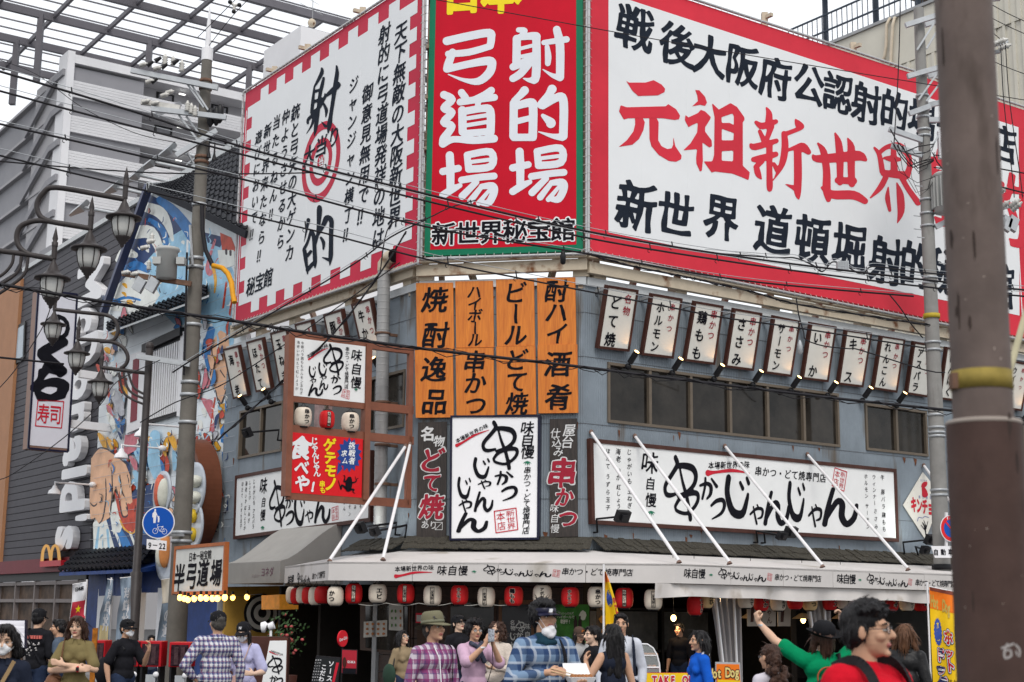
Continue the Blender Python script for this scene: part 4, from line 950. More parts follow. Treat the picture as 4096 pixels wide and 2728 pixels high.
for ch,x,y,s in(('M',350,1135,155),('c',338,1280,100),('D',330,1402,112),('o',320,1537,112),('n',308,1667,106),('a',296,1800,110),('l',289,1891,40),('d',283,1985,118),("'",284,2076,26),('s',264,2152,96)):
 vs,fs=glyph(ch,.045,1,0,40);xs=[v[0]for v in vs];cx=(min(xs)+max(xs))/2
 c=B_.at(x,y,.22);kx=(B_.at(x,y-s/2,.22)-B_.at(x,y+s/2,.22)).length/(max(xs)-min(xs));ky=(B_.uv(x+40,y,.22)[0]-B_.uv(x-40,y,.22)[0])/.62
 pts=[c+B_.W*(-(vx-cx)*kx)+B_.U*((vy-.29)*ky)for vx,vy in vs]
 m=MB();m.add(pts,fs);m.add([p-B_.N*.2 for p in pts],fs)
 from collections import Counter
 key=lambda p:(round(p[0],4),round(p[1],4));cnt={}
 for f in fs:
  for a,b2 in zip(f,f[1:]+f[:1]):
   e=frozenset((key(vs[a]),key(vs[b2])))
   if len(e)==2:cnt.setdefault(e,[]).append((a,b2))
 for e,l in cnt.items():
  if len(l)==1:a,b2=l[0];m.quad(pts[a],pts[b2],pts[b2]-B_.N*.2,pts[a]-B_.N*.2)
 m.build('letter',m_letter,LT)
MS=thing('arch_sign','yellow double-arch letter M on a red base over the maroon band','sign',B_.at(200,2268,.3))
vs,fs=stroke_shape([[(168,2246,13),(172,2205,12),(183,2183,10),(194,2192,11),(203,2240,12)],[(203,2240,12),(208,2200,11),(219,2182,10),(232,2196,12),(238,2246,13)]],50)
m=MB()
for d in(.34,.24):m.add([B_.at(*v,d)for v in vs],fs)
n=len(vs);cnt={}
for f in fs:
 for a,b2 in zip(f,f[1:]+f[:1]):
  cnt.setdefault(frozenset(((round(vs[a][0],2),round(vs[a][1],2)),(round(vs[b2][0],2),round(vs[b2][1],2)))),[]).append((a,b2))
for e,l in cnt.items():
 if len(l)==1 and len(e)==2:a,b2=l[0];m.quad(B_.at(*vs[a],.34),B_.at(*vs[b2],.34),B_.at(*vs[b2],.24),B_.at(*vs[a],.24))
m.build('arches',mat('arch_yellow',(.8,.36,.01),.35,.05),MS)
m=MB();up(m,B_,[(159,2245),(243,2240),(243,2263),(159,2268)],.1,.36);m.build('base',mat('base_red',(.4,.01,.02),.4,.05),MS)
m=MB();a,b2=W_L.uv(-420,1700)[0],u0-.02;zt2=B_.uv(60,1135)[1]
m.fbox(B_,a,b2,zb,zt2,-6,.1)
BB=thing('brown_building','orange-brown building at the left edge of the picture','building',B_.P((a+b2)/2,0,-1));m.build('wall',mat('orange_brown_panel',(.35,.17,.085),.6,.08,2),BB)
m=MB();m.fbox(B_,a,b2-.1,0,zg,-3,-2.6);m.build('ground_floor_wall',m_frame,BB)
M_=W_L.off(-.08)
MR=thing('mural_building','restaurant building with a tiled roof and a painted blue and white mural','building',W_L.at(650,2415,0))
m=MB();up(m,M_,[(372,2222),(395,1650),(418,1250),(600,738),(690,772),(985,905),(985,2240)],-.1,0)
m_mw=mat('mural_white',(.74,.79,.82),.6,.08,1.2);m.build('wall',m_mw,MR)
cols=dict(navy=mat('mural_navy',(.008,.035,.13),.5,.25,3),blue=mat('mural_blue',(.02,.17,.46),.5,.3,3),sky=mat('mural_sky',(.3,.54,.72),.5,.2,2),foam=mat('mural_foam',(.76,.78,.74),.5,.1,3),gold=mat('mural_gold',(.75,.38,.03),.5,.25,5),peach=mat('mural_peach',(.74,.43,.26),.5,.14,2.2),red=mat('mural_red',(.5,.05,.02),.5,.35,4),line=mat('mural_line',(.03,.02,.03),.5,.2),pink=mat('mural_pink',(.55,.16,.2),.5,.3,5),grey=mat('mural_grey',(.45,.46,.5),.5,.3,3))
PT={k:MB()for k in cols};lay=[.004]
def fm(d):return lambda x,y:M_.at(x,y,d)
def paint(c,*pts):
 lay[0]+=.00012;d=lay[0];shape(PT[c],fm(d),[list(pts)],36)
def brush(c,*sts):
 lay[0]+=.00012;strokes(PT[c],fm(lay[0]),[list(s)for s in sts],60)
paint('navy',(420,1245),(590,770),(640,800),(720,880),(735,960),(660,1000),(590,1040),(520,1110),(450,1230))
paint('sky',(590,1040),(660,960),(760,900),(880,960),(940,1100),(930,1290),(700,1300),(600,1200))
brush('foam',[(590,830,40),(640,850,46),(672,900,30),(690,960,12)],[(545,930,50),(600,930,50),(635,990,34),(640,1040,14)],[(470,1040,18),(500,1010,40),(540,1020,24)])
brush('blue',[(600,880,18),(650,920,24),(665,990,20),(640,1050,12)],[(640,800,30),(700,850,40),(760,930,44),(790,1010,30)],[(480,1090,20),(540,1060,34),(590,1080,24)])
rr=random.Random(11)
for i in range(26):
 x,y=rr.uniform(450,760),rr.uniform(800,1160)
 if x>430+(1250-y)*.36:brush('foam',[(x,y,rr.uniform(6,15)),(x+3,y+6,6)])
paint('foam',(430,1240),(460,1150),(520,1090),(600,1110),(640,1180),(600,1240),(520,1250));brush('blue',[(440,1215,10),(500,1190,12),(560,1200,8)],[(360,1190,10),(420,1195,26),(480,1210,12)])
for x,y,w in((465,1118,20),(500,1140,14),(498,1175,12),(520,1210,22),(455,1330,22),(430,1400,22),(480,1340,14)):brush('gold',[(x-8,y-4,w*.6),(x,y,w),(x+6,y+10,w*.5)])
brush('foam',[(640,1000,40),(655,1080,30),(640,1130,12)]);brush('line',[(650,1010,4),(662,1070,5),(650,1120,3)])
paint('navy',(820,930),(900,950),(880,990),(830,970));paint('red',(880,930),(925,950),(945,1000),(930,1010),(890,1020));paint('foam',(870,1000),(935,1000),(940,1060),(880,1080))
brush('line',[(905,1000,10),(905,1016,8)],[(922,1005,10),(922,1020,8)]);brush('gold',[(850,1060,14),(862,1120,12),(858,1170,6)]);brush('pink',[(838,1090,26),(830,1060,14),(860,960,10)])
paint('grey',(800,1180),(840,1165),(836,1190),(815,1200));brush('red',[(905,1130,8),(885,1290,8)],[(935,1140,8),(915,1280,8)])
paint('sky',(850,1250),(900,1230),(940,1300),(930,1420),(850,1400));brush('blue',[(845,1320,30),(830,1400,36),(840,1480,22)],[(820,1360,14),(815,1420,14)])
paint('peach',(845,1370),(880,1320),(915,1340),(920,1450),(905,1560),(880,1620),(862,1560),(838,1500));brush('line',[(845,1380,5),(850,1450,5),(840,1500,6)],[(880,1480,5),(900,1510,4)],[(862,1560,5),(880,1622,5),(905,1560,5)])
paint('pink',(800,1590),(850,1600),(860,1750),(830,1800),(845,1680));paint('gold',(870,1620),(910,1610),(912,1700),(880,1720));brush('red',[(860,1590,6),(830,1790,6)],[(905,1720,18),(900,1790,14)]);paint('blue',(880,1720),(930,1640),(930,1900),(890,1860))
for x,y in((815,1640),(800,1690),(905,1830),(885,1780)):brush('foam',[(x,y,20),(x+4,y+20,14)])
rr=random.Random(4);cl=['sky','blue','navy','foam','gold','red','pink','peach','grey','sky','blue','navy','gold','red']
for i in range(230):
 x,y=rr.uniform(405,915),rr.uniform(1255,2190)
 if 495<x<745 and 1330<y<1730:continue
 if x<420-(y-1250)*.05+12:continue
 c=rr.choice(cl);wd=rr.uniform(7,26);a=rr.uniform(0,6.28);l=rr.uniform(14,46)
 st=[(x-l*.35*math.cos(a),y-l*math.sin(a),wd*.4),(x,y,wd),(x+l*.3*math.cos(a+.9),y+l*math.sin(a+.7),wd*.5)]
 if c not in('navy','sky'):brush('line',[(p,q,r+4)for p,q,r in st])
 brush(c,st)
 if c in('blue','navy','red','peach'):brush('foam',[(x-2,y-wd*.2,wd*.2),(x,y+wd*.2,wd*.15)])
 brush(c,[(x-l*.35*math.cos(a),y-l*math.sin(a),wd*.4),(x,y,wd),(x+l*.3*math.cos(a+.9),y+l*math.sin(a+.7),wd*.5)])
for x,y,c,w in((430,1560,'red',20),(440,1640,'pink',18),(470,1600,'grey',40),(500,1560,'gold',16),(470,1690,'blue',14),(445,1680,'foam',24),(480,1740,'navy',12),(410,1760,'gold',24),(440,1770,'gold',18),(600,1760,'gold',14),(560,1820,'sky',40),(655,1800,'gold',16),(690,1760,'gold',26),(640,1860,'blue',30),(535,1850,'pink',22),(400,1480,'red',20),(415,1420,'pink',16)):
 brush(c,[(x-w*.6,y-w,w*.5),(x,y,w),(x+w*.4,y+w*1.3,w*.6)])
paint('pink',(500,1740),(560,1730),(545,1800),(490,1830));brush('sky',[(620,1740,40),(615,1840,50),(630,1900,40)],[(540,1890,20),(560,1930,30),(550,1980,18)])
paint('navy',(540,1960),(620,1930),(640,2050),(600,2200),(420,2220),(400,2140),(440,2070));paint('foam',(372,2090),(420,2060),(460,2200),(375,2220));brush('blue',[(470,2120,30),(500,2170,34),(520,2210,20)],[(560,2030,24),(580,2120,28)])
brush('foam',[(450,2110,6),(470,2150,10),(485,2200,4)],[(520,2130,10),(535,2170,8),(545,2210,4)],[(550,2000,6),(565,2080,8)]);brush('sky',[(395,2110,8),(385,2190,12)],[(430,2120,10),(435,2190,8)])
paint('foam',(450,2010),(470,2000),(495,2090),(480,2130),(450,2130),(440,2060));paint('red',(455,1960),(500,2030),(520,2000),(560,1990),(558,2060),(540,2130),(500,2120),(475,2060))
brush('gold',[(480,2080,6),(500,2118,7),(538,2128,5),(558,2030,5)])
paint('peach',(365,1830),(395,1795),(430,1800),(470,1830),(500,1850),(520,1900),(530,2010),(515,2020),(500,1980),(512,2060),(490,2065),(480,1990),(460,1950),(450,1990),(440,2070),(415,2085),(395,2095),(380,2070),(362,2080),(358,2000))
brush('line',[(365,1830,5),(395,1793,6),(432,1798,6),(475,1830,5),(510,1860,6)],[(420,1900,4),(425,1980,6),(412,2070,6),(395,2096,5)],[(445,1870,5),(450,1960,6),(440,2060,6)],[(462,1945,5),(475,1990,5),(490,2064,6),(512,2058,5),(505,2010,5)],[(360,2010,4),(375,2025,6),(390,2012,4)],[(480,1900,5),(486,1960,6),(500,1990,4)],[(510,1900,5),(520,1950,4)])
rr=random.Random(31)
for i in range(330):
 x,y=rr.uniform(400,915),rr.uniform(800,2190)
 if 495<x<745 and 1310<y<1730:continue
 if x<(420-(y-1250)*.05+8 if y>1250 else 420+(1250-y)*.36+10)or y<760+(x-600)*.45+40:continue
 c=rr.choice(('blue','foam','line','sky','navy','foam','red'));a,l,w_=rr.uniform(0,6.28),rr.uniform(8,24),rr.uniform(2.5,6)
 brush(c,[(x-l*.5*math.cos(a),y-l*math.sin(a),w_*.5),(x+3,y,w_),(x+l*.4*math.cos(a+1),y+l*math.sin(a+.8),w_*.4)])
for k in cols:
 if PT[k].v:PT[k].build('mural',cols[k],MR)
m=MB()
v0,v1=M_.uv(500,2200)[1],M_.uv(650,1150)[1]
for i in range(20):
 v=v0+(v1-v0)*i/20;m.fbox(M_,M_.uv(398,1800)[0],M_.uv(960,1700)[0],v,v+.008,lay[0]-.002,lay[0]+.001)
m.build('board_joint',mat('joint_grey',(.36,.38,.42),.6,.1),MR)
def tiles(m,A,B,C,Dd,nu,nv,h=.05):
 """wavy tiles over the quad A B (eave) C Dd (ridge)"""
 nrm=(B-A).cross(Dd-A).normalized()
 if nrm.z<0:nrm=-nrm
 U_=nu*6
 for j in range(nv):
  t0,t1=j/nv,(j+1.08)/nv;vs=[]
  for i in range(U_+1):
   s_=i/U_;w_=nrm*(h*(.5+.5*math.cos(s_*nu*2*math.pi))**1.6)
   a=A+(B-A)*s_;d=Dd+(C-Dd)*s_
   vs+=[a+(d-a)*t0+w_+nrm*h*.8,a+(d-a)*t1+w_*1,a+(d-a)*t0+w_-nrm*h*.1]
  m.add(vs,[(3*i,3*i+3,3*i+4,3*i+1)for i in range(U_)]+[(3*i,3*i+3,3*i+5,3*i+2)for i in range(U_)],True)
RB=W_L.off(-3)
m=MB();tiles(m,W_L.at(598,742,.35),W_L.at(985,925,.35),RB.at(1000,552),RB.at(683,737),20,12);m.build('roof',m_tile,MR)
m=MB();m.bar(RB.at(683,735)+Z3*.05,RB.at(1000,550)+Z3*.05,.12,.2);m.bar(W_L.at(598,745,.3),RB.at(683,740),.16,.2);m.build('ridge',m_trim,MR)
m=MB();A=W_L.at(600,752,.36);B2=W_L.at(985,938,.36);m.bar(A,B2,.06,.16);m.build('bargeboard',m_tile,MR)
m=MB();m.bar(W_L.at(596,740,.1),W_L.at(414,1252,.1),.14,.2,up=W_L.N);m.build('verge_trim',mat('verge_navy',(.05,.06,.12),.4,.1),MR)
m=MB();q=[(585,1405),(722,1345),(706,1660),(572,1700)]
up(m,M_,q,.05,.09);o=m.build('window',m_black,MR)
Q=[np.array(p,float)for p in q];m=MB();n=15
for i in range(n):
 a,b2=(i+.25)/n,(i+.75)/n;k=lambda x,y:tuple(Q[0]*(1-x)*(1-y)+Q[1]*x*(1-y)+Q[2]*x*y+Q[3]*(1-x)*y)
 p=[M_.at(*k(*c),.13)for c in((a,.05),(b2,.05),(b2,.95),(a,.95))];m.hexa([x-M_.N*.03 for x in p],p)
m.build('slat',m_letter,o)
m=MB();up(m,M_,[(518,1420),(585,1395),(572,1705),(505,1735)],.05,.12);o2=m.build('shutter',m_letter,MR)
m=MB();up(m,M_,[(532,1440),(555,1430),(545,1680),(520,1690)],.12,.135);m.build('shutter_panel',mat('shutter_maroon',(.2,.02,.035),.5,.1),o2)
m=MB();up(m,M_,[(722,1330),(735,1325),(720,1665),(706,1665)],.05,.12);m.build('window_post',m_letter,MR)
m=MB();A,B2=M_.at(432,1335,.75),M_.at(836,1188,.75);m.prism([M_.at(432,1335,.1),A,B2,M_.at(836,1188,.1)],(0,0,.05));m.build('eave_soffit',m_trim,MR)
m=MB();tiles(m,A+Z3*.06,B2+Z3*.06,M_.at(836,1188,.05)+Z3*.3,M_.at(432,1335,.05)+Z3*.3,22,3,.06);m.build('eave_tile',m_tile,MR)
m=MB();m.bar(M_.at(575,1395,.14),M_.at(728,1325,.14),.12,.2);m.build('window_head',m_black,MR)
m_blue=mat('shop_blue',(.008,.035,.16),.5,.3,3)
ux0,ux1=M_.uv(352,2400)[0],M_.uv(893,2400)[0]
m=MB();m.fbox(M_,ux0,ux1,2.0,M_.uv(500,2225)[1],-.15,.02);m.fbox(M_,ux0,ux0+1.0,0,2.0,-.15,.02);m.fbox(M_,ux1-3.2,ux1-.2,0,2,-.15,.02);m.build('lower_front',m_blue,MR)
m=MB();m.fbox(M_,ux0,ux1,0,2.6,-3,-2.9);m.build('entrance_wall',mat('entrance_dark',(.03,.02,.02),.7,.4),MR)
for u in(ux0+1.1,ux0+3.4,ux0+5.2):
 m=MB();m.fbox(M_,u,u+.5,0,2.1,-.1,.12);m.build('white_post',m_letter,MR)
m=MB();A=M_.at(238,2280,1.2);B2=M_.at(565,2244,1.2);zl_=(A.z+B2.z)/2;A.z=B2.z=zl_-.1
tiles(m,A,B2,M_.P(M_.uv(640,2240)[0],zl_+.5,.05),M_.P(M_.uv(330,2240)[0],zl_+.5,.05),18,4,.06);m.build('entrance_eave',m_tile,MR)
m=MB();m.hexa([A-Z3*.1,B2-Z3*.1,M_.P(M_.uv(700,2240)[0],zl_-.05,.05),M_.P(M_.uv(300,2240)[0],zl_-.05,.05)],[A-Z3*.02,B2-Z3*.02,M_.P(M_.uv(700,2240)[0],zl_+.1,.05),M_.P(M_.uv(300,2240)[0],zl_+.1,.05)]);m.build('eave_underside',m_blue,MR)
for i,(xa,xb)in enumerate(((395,425),(428,458),(461,490))):
 m=MB();up(m,M_,[(xa,2296),(xb,2292),(xb,2382),(xa,2384)],.4,.42);m.build('door_curtain',m_blue,MR)
PF=thing('plate_display','brown arched display frame mounted on the mural wall','display',W_L.at(790,2210,.1))
c=W_L.at(792,1992,.1);m=MB();n=40;vs=[]
for i in range(n+1):
 a=-math.pi*.55+math.pi*1.1*i/n
 for r,d in((1.32,0),(1.32,.5),(1.2,.5),(1.2,0)):vs.append(c+W_L.U*(r*math.cos(a))+W_L.W*(r*math.sin(a))+W_L.N*d)
m.add(vs,[(4*i+j,4*i+4+j,4*i+4+(j+1)%4,4*i+(j+1)%4)for i in range(n)for j in range(4)]);m.build('rim',mat('rim_brown',(.15,.05,.025),.5,.15,3),PF)
m=MB();m.lathe(c+W_L.N*.04,[(1.15,-.02),(1.15,.02),(0,.02)],32,W_L.U,W_L.W,W_L.N,False);m.build('backing',m_black,PF)
def plate(x,y,r,label,bits):
 c=W_L.at(x,y,.62);t=thing('sushi_plate',label,'plate',c-Z3*r,'oversize sushi plates on the mural wall')
 m=MB();m.lathe(c,[(r*.5,-.1),(r,-.02),(r,.03),(r*.8,.0),(.0,-.02)],28,W_L.U,W_L.W,W_L.N);m.build('dish',mat('plate_china',(.5,.54,.6),.25,.12,3),t)
 for dx,dy,rx,ry,mt in bits:
  m=MB();m.ell(c+W_L.U*dx+W_L.W*dy+W_L.N*.05,(rx,.14,ry),12,8,Matrix((W_L.U,W_L.N,W_L.W)).transposed());m.build('topping',mt,t)
roe=mat('salmon_roe',(.55,.12,.07),.3,.3,14,bump=.5,bscale=30);rice=mat('rice_white',(.6,.6,.52),.6,.1,9);egg=mat('egg_yellow',(.68,.46,.03),.4,.1);salm=mat('salmon_orange',(.6,.24,.08),.35,.2,4)
plate(650,1975,.52,'large model plate with orange roe, left of the utility pole',[(-.05,.05,.14,.4,roe),(.18,0,.12,.34,rice)])
plate(778,1955,.58,'large model plate with white rice pieces right of the utility pole',[(.1,.15,.3,.14,rice),(.12,-.2,.28,.14,rice)])
plate(772,2105,.54,'large model plate with two yellow egg pieces',[(.02,.22,.18,.16,egg),(.02,-.18,.18,.16,egg)])
plate(668,2215,.62,'large model plate with salmon slice above the blue entrance',[(0,.1,.14,.42,salm),(-.2,0,.12,.3,rice)])
W_K=Fr(W_L.at(442,1700,0),U_R)
KS=thing('vertical_sign','tall white vertical projecting sign with black brush kana and a red square seal','sign',W_K.at(190,1800))
kq=[(153,1160),(308,1178),(271,1807),(112,1793)]
m=MB();q=[W_K.at(x,y,0)for x,y in kq];m.hexa([p-W_K.N*.45 for p in q],q);m.build('box',mat('sign_side_brown',(.22,.13,.1),.5,.1),KS)
m=MB();c=sum(q,V((0,0,0)))/4
m.hexa([c+(p-c)*.96+W_K.N*.002 for p in q],[c+(p-c)*.96+W_K.N*.01 for p in q]);m.build('face',mat('sign_face_grey',(.62,.62,.68),.4,.03),KS)
m=MB()
for i in range(4):m.bar(q[i]+W_K.N*.01,q[(i+1)%4]+W_K.N*.01,.05)
m.build('edge',m_navy,KS)
b=MB();text(b,W_K,'の',(228,1305),(228,1305),126,.02,asp=.9,off=.03);text(b,W_K,'く',(217,1420),(217,1420),150,.02,asp=1.15,off=.085,con=.8);text(b,W_K,'ら',(206,1528),(206,1528),152,.02,asp=1.15,off=.075,slant=.1);b.build('lettering',m_ink,KS)
b=MB();kf=lambda x,y:W_K.at(x,y,.02)
strokes(b,kf,[[(152,1600,4),(255,1606,4)],[(255,1606,4),(246,1712,4)],[(246,1712,4),(142,1703,4)],[(142,1703,4),(152,1600,4)]]);text(b,W_K,'寿司',(174,1655),(222,1658),78,.02,asp=.62,off=.012)
b.build('seal',m_inkr,KS)
m=MB()
for y,x0 in((1497,318),(1697,282)):m.bar(W_K.at(x0,y-2,-.2),W_K.at(445,y+16,-.2),.16,.2)
m.build('bracket',m_letter,KS)
for x,y,lb in((325,1965,'white gooseneck wall lamp beside the raised white letters'),(605,1820,'white gooseneck wall lamp above the orange roe plate'),(690,1735,'white gooseneck wall lamp left of the utility pole near the screen window')):
 t=thing('wall_lamp',lb,'wall lamp',W_L.at(x+60,y,0),'gooseneck lamps on the mural wall');p=W_L.at(x+60,y-25,0);e=p+W_L.N*1.1+Z3*.02
 m=MB();m.tube([p,p+W_L.N*1.0,e,e-Z3*.12],.025,6);m.ell(p+W_L.N*.1,(.1,.1,.08),10,6);m.build('arm',m_letter,t)
 m=MB();m.lathe(e-Z3*.32,[(.17,0),(.15,.08),(.07,.15),(.05,.22),(0,.22)],14);m.build('shade',m_letter,t)
# ================================================================ small shop on the left front (room under the grey awning)
m=MB();a,b2=-LE+.15,-1.2
m_yw=mat('ochre_wall',(.42,.25,.05),.8,.2,2)
m.fbox(W_L,a,b2,.1,2.45,-3.1,-3);m.fbox(W_L,a,a+.1,.1,2.45,-3,-.1);m.fbox(W_L,a,b2,2.45,2.55,-3.1,0);m.build('shop_room',m_yw,BLD)
m=MB();m.fbox(W_L,a,b2,2.1,ZE,-.06,0);m.build('shop_lintel',m_iron,BLD)
m=MB();m.fbox(W_L,b2-.12,b2+.02,0,2.6,-.1,.05);m.build('shop_post',m_grey,BLD)
m=MB();m.fbox(W_L,b2-2.4,b2-2.3,.1,2.45,-3,-.05);m.build('shop_gloom_panel',m_dark,BLD)  # partition coloured near black to stand in for shade inside the shop
m=MB();ud=W_L.uv(1125,2450)[0];m.fbox(W_L,ud-.85,ud-.75,.1,2.45,-3,-.35);m.build('shop_gloom_panel',m_dark,BLD)  # added near-black panel that makes the right part of the shop read as unlit
EW=Fr(W_L.P(a+.11,0,0),-W_L.N,Z3);EW.N=W_L.U
c=EW.at(1046,2452);tg=thing('archery_target','round black and cream archery target on the ochre shop wall','target',c-Z3*.42)
for r,d,mt in((.42,0,m_black),(.36,.01,m_paper),(.27,.02,m_black),(.2,.03,m_paper),(.1,.04,m_black)):
 m=MB();m.lathe(c,[(r,d),(r,d+.008),(0,d+.008)],28,EW.U,EW.W,EW.N,False);m.build('ring',mt,tg)
G2=W_L.off(1.0)
lp=thing('hanging_box_lamp','amber glowing box lamp hanging under the grey awning','lamp',W_L.at(1080,2440,.3));m=MB();up(m,W_L,[(1046,2382),(1118,2378),(1118,2436),(1046,2438)],.1,.5);m.build('shade',mat('amber_shade',(.6,.24,.03),.5,.4,5,emit=.22),lp)
q0_=at(790,2280,26.3);q0_.z=0;S2=Fr(q0_,U_L)
sg=board('wooden_sign','aged paper sign in an orange wooden frame lettered 半弓道場 on the utility pole','sign',None,S2,[(701,2186),(905,2167),(897,2377),(690,2380)],-.06,0,mat('aged_paper',(.6,.6,.57),.7,.06,3,dirt=((.42,.33,.2),2.2,.62)),mat('frame_orange',(.38,.11,.03),.5,.15,5),.06)
b=MB();text(b,S2,'日本一秘宝館',(762,2228),(838,2217),36,.008,asp=1.0,off=.014);
for ch,x,y,h in(('半',717,2310,110),('弓',765,2302,108),('道',812,2292,108),('場',864,2290,106)):text(b,S2,ch,(x,y),(x,y),h,.008,asp=1.02,off=.024,slant=.1)
b.build('lettering',m_ink,sg)
m_gl=mat('bulb_glass',(1,.5,.1),.3,0,emit=5)
BS=[(720,2390),(738,2394),(752,2398),(777,2394),(803,2391),(825,2392),(850,2393),(870,2393),(899,2390),(931,2390),(988,2388)]
for x,y in BS:
 c=S2.at(x,y,.1)if x<900 else W_L.at(x,y,.9);t=thing('light_bulb','warm glowing bulb on the string under the 半弓道場 sign','light bulb',c,'string of warm bulbs')
 m=MB();m.ell(c,(.05,.05,.06),10,7);m.build('glass',m_gl,t);m=MB();m.tube([c+Z3*.05,c+Z3*.12],.025,8);m.build('socket',m_black,t)
pl=bpy.data.lights.new('bulb_glow','POINT');pl.energy=40;pl.color=(1,.66,.3);pl.shadow_soft_size=.3
po=bpy.data.objects.new('bulb_glow',pl);COL.objects.link(po);po.location=W_L.at(990,2395,-1.2)
sw=thing('string_cable','dark cable carrying the warm bulbs','cable',S2.at(700,2384,.1));m=MB();m.tube([S2.at(x,y-8,.1)if x<900 else W_L.at(x,y-8,.9)for x,y in[(690,2384)]+BS+[(1050,2384)]],.01,5);m.build('cable',m_cable,sw)
# ================================================================ apartment tower behind
YT=105;T0=at(226,1000,YT);T0.z=0
T_=Fr(T0,U_R);TS=Fr(T0,U_L)
AT=thing('apartment_tower','tall white apartment tower with access balconies behind the mural building','building',T0)
ztop=T_.uv(236,203)[1];fl=2.78;LT_=34
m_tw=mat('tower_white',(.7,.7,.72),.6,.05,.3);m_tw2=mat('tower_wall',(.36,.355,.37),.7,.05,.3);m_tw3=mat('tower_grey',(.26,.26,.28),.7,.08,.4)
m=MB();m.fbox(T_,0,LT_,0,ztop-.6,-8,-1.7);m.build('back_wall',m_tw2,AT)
m=MB();m.fbox(T_,-.2,.35,0,ztop+.2,-2,.1);m.build('end_fin',m_tw,AT)
m=MB();m.fbox(T_,.35,LT_,ztop-.68,ztop,-2,.05);m.build('roof_parapet',m_tw,AT)
m_rail=mat('balcony_rail',(.68,.68,.7),.5,.05,.3)
for k in range(10):
 zf_=ztop-.68-1.38-fl*k
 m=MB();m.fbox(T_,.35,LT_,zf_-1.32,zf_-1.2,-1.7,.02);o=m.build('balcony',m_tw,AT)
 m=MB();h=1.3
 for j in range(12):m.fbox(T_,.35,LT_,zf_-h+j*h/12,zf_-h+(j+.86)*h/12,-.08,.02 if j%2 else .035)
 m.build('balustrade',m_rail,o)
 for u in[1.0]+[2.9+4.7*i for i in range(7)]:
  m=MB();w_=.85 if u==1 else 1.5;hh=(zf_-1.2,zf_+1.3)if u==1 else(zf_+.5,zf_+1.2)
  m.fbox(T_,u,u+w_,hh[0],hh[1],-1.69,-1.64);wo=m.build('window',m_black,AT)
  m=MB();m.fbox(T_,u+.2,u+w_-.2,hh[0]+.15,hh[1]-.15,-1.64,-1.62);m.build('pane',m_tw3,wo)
 m=MB()
 for u in[.6+8.5*i for i in range(4)]:m.fbox(T_,u,u+.5,zf_+1.0,zf_+1.08,-.7,-.55)
 m.build('strip_lamp',mat('strip_lamp',(1,1,.95),.5,0,emit=1.6),AT)
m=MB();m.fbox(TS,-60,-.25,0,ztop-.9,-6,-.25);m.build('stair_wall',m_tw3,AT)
for k in range(10):
 z0=ztop-1.2-fl*k
 m=MB();m.fbox(TS,-60,-.2,z0-.22,z0,-.25,.12);m.build('stair_landing',m_tw2,AT)
 m=MB();m.bar(TS.P(-9.5,z0-fl-.1,.3),TS.P(-2.5,z0-.2,.3),.2,.55);m.bar(TS.P(-2.5,z0-.25,.3),TS.P(-.3,z0-.25,.3),.2,.5);m.build('stair_flight',m_tw3,AT)
zr=ztop+4.6;TG=thing('roof_trellis','grey steel trellis spanning above the apartment tower roof','trellis',T_.P(10,ztop,-3))
m_st=mat('trellis_steel',(.12,.115,.13),.5,.1,1)
def TP(u,e,z):return T_.P(u,z,0)-U_L*e
m=MB()
for e in(-8,-1.5,5,11.5,18):m.bar(TP(-22,e,zr),TP(40,e,zr),.32,.62)
m.build('main_beam',m_st,TG)
m=MB()
for i in range(15):m.bar(TP(-22+i*4.4,-8,zr+.1),TP(-22+i*4.4,19,zr+.1),.22,.38)
m.build('cross_beam',m_st,TG)
m=MB()
for i in range(15):
 e=-8+i*1.85
 m.bar(TP(-22,e,zr+.5),TP(40,e,zr+.5),.1)
m.build('purlin',m_st,TG)
m=MB()
for e in(5,11.5):
 for u in(-10,-1,8,17,26):m.bar(TP(u,e,ztop-1),TP(u,e,zr),.45)
m.build('post',m_st,TG)
PB=thing('penthouse_block','pale roof-top block with a round tank and aerial behind the left billboard','roof block',at(1250,400,98))
f2=Fr(at(1196,300,98),U_R);f3=Fr(at(1196,300,98),U_L)
m=MB();zt_=f2.uv(1196,100)[1];m.fbox(f2,0,9,-30,zt_,-6,0);m.build('wall',m_tw,PB)
m=MB();c=at(1247,92,99);m.ell(c,(.3,.3,.32),12,8);m.build('tank',m_rust,PB)
m=MB();m.tube([at(1250,80,99),at(1253,-60,99)],.03,5);m.bar(at(1197,10,99),at(1290,60,99),.03);m.bar(at(1225,-10,99),at(1275,18,99),.03);m.build('aerial',m_grey,PB)
# ================================================================ cream building behind the right-hand billboard
C0_=at(3740,300,42);C0_.z=0
C_=Fr(C0_,U_L)
CB=thing('cream_building','cream ribbed-metal building behind the wide billboard','building',C_.at(3750,2420))
m_cream=mat('cream_siding',(.55,.53,.46),.6,.06,1)
uz=lambda x,y:C_.uv(x,y)
zt_=uz(3500,108)[1];ua,ub=uz(3150,300)[0],uz(4400,300)[0]
m=MB();m.fbox(C_,ua,ub,0,zt_-1.6,-.3,0)
n=int((ub-ua)/.16)
for i in range(n):m.fbox(C_,ua+i*.32,ua+i*.32+.1,0,zt_-1.6,0,.05)
m.fbox(C_,ua,ub,zt_-1.58,zt_,-.3,.03);m.build('wall',m_cream,CB)
m=MB();m.fbox(C_,ua,uz(3760,100)[0],zt_,zt_+.1,-.35,.1);m.build('coping',m_grey,CB)
ue=uz(3935,100)[0]
m=MB();m.fbox(C_,ue,ub,zt_,zt_+5,-.3,0)
for i in range(int((ub-ue)/.4)):m.fbox(C_,ue+i*.4,ue+i*.4+.13,zt_-1.6,zt_+5,0.03,.08)
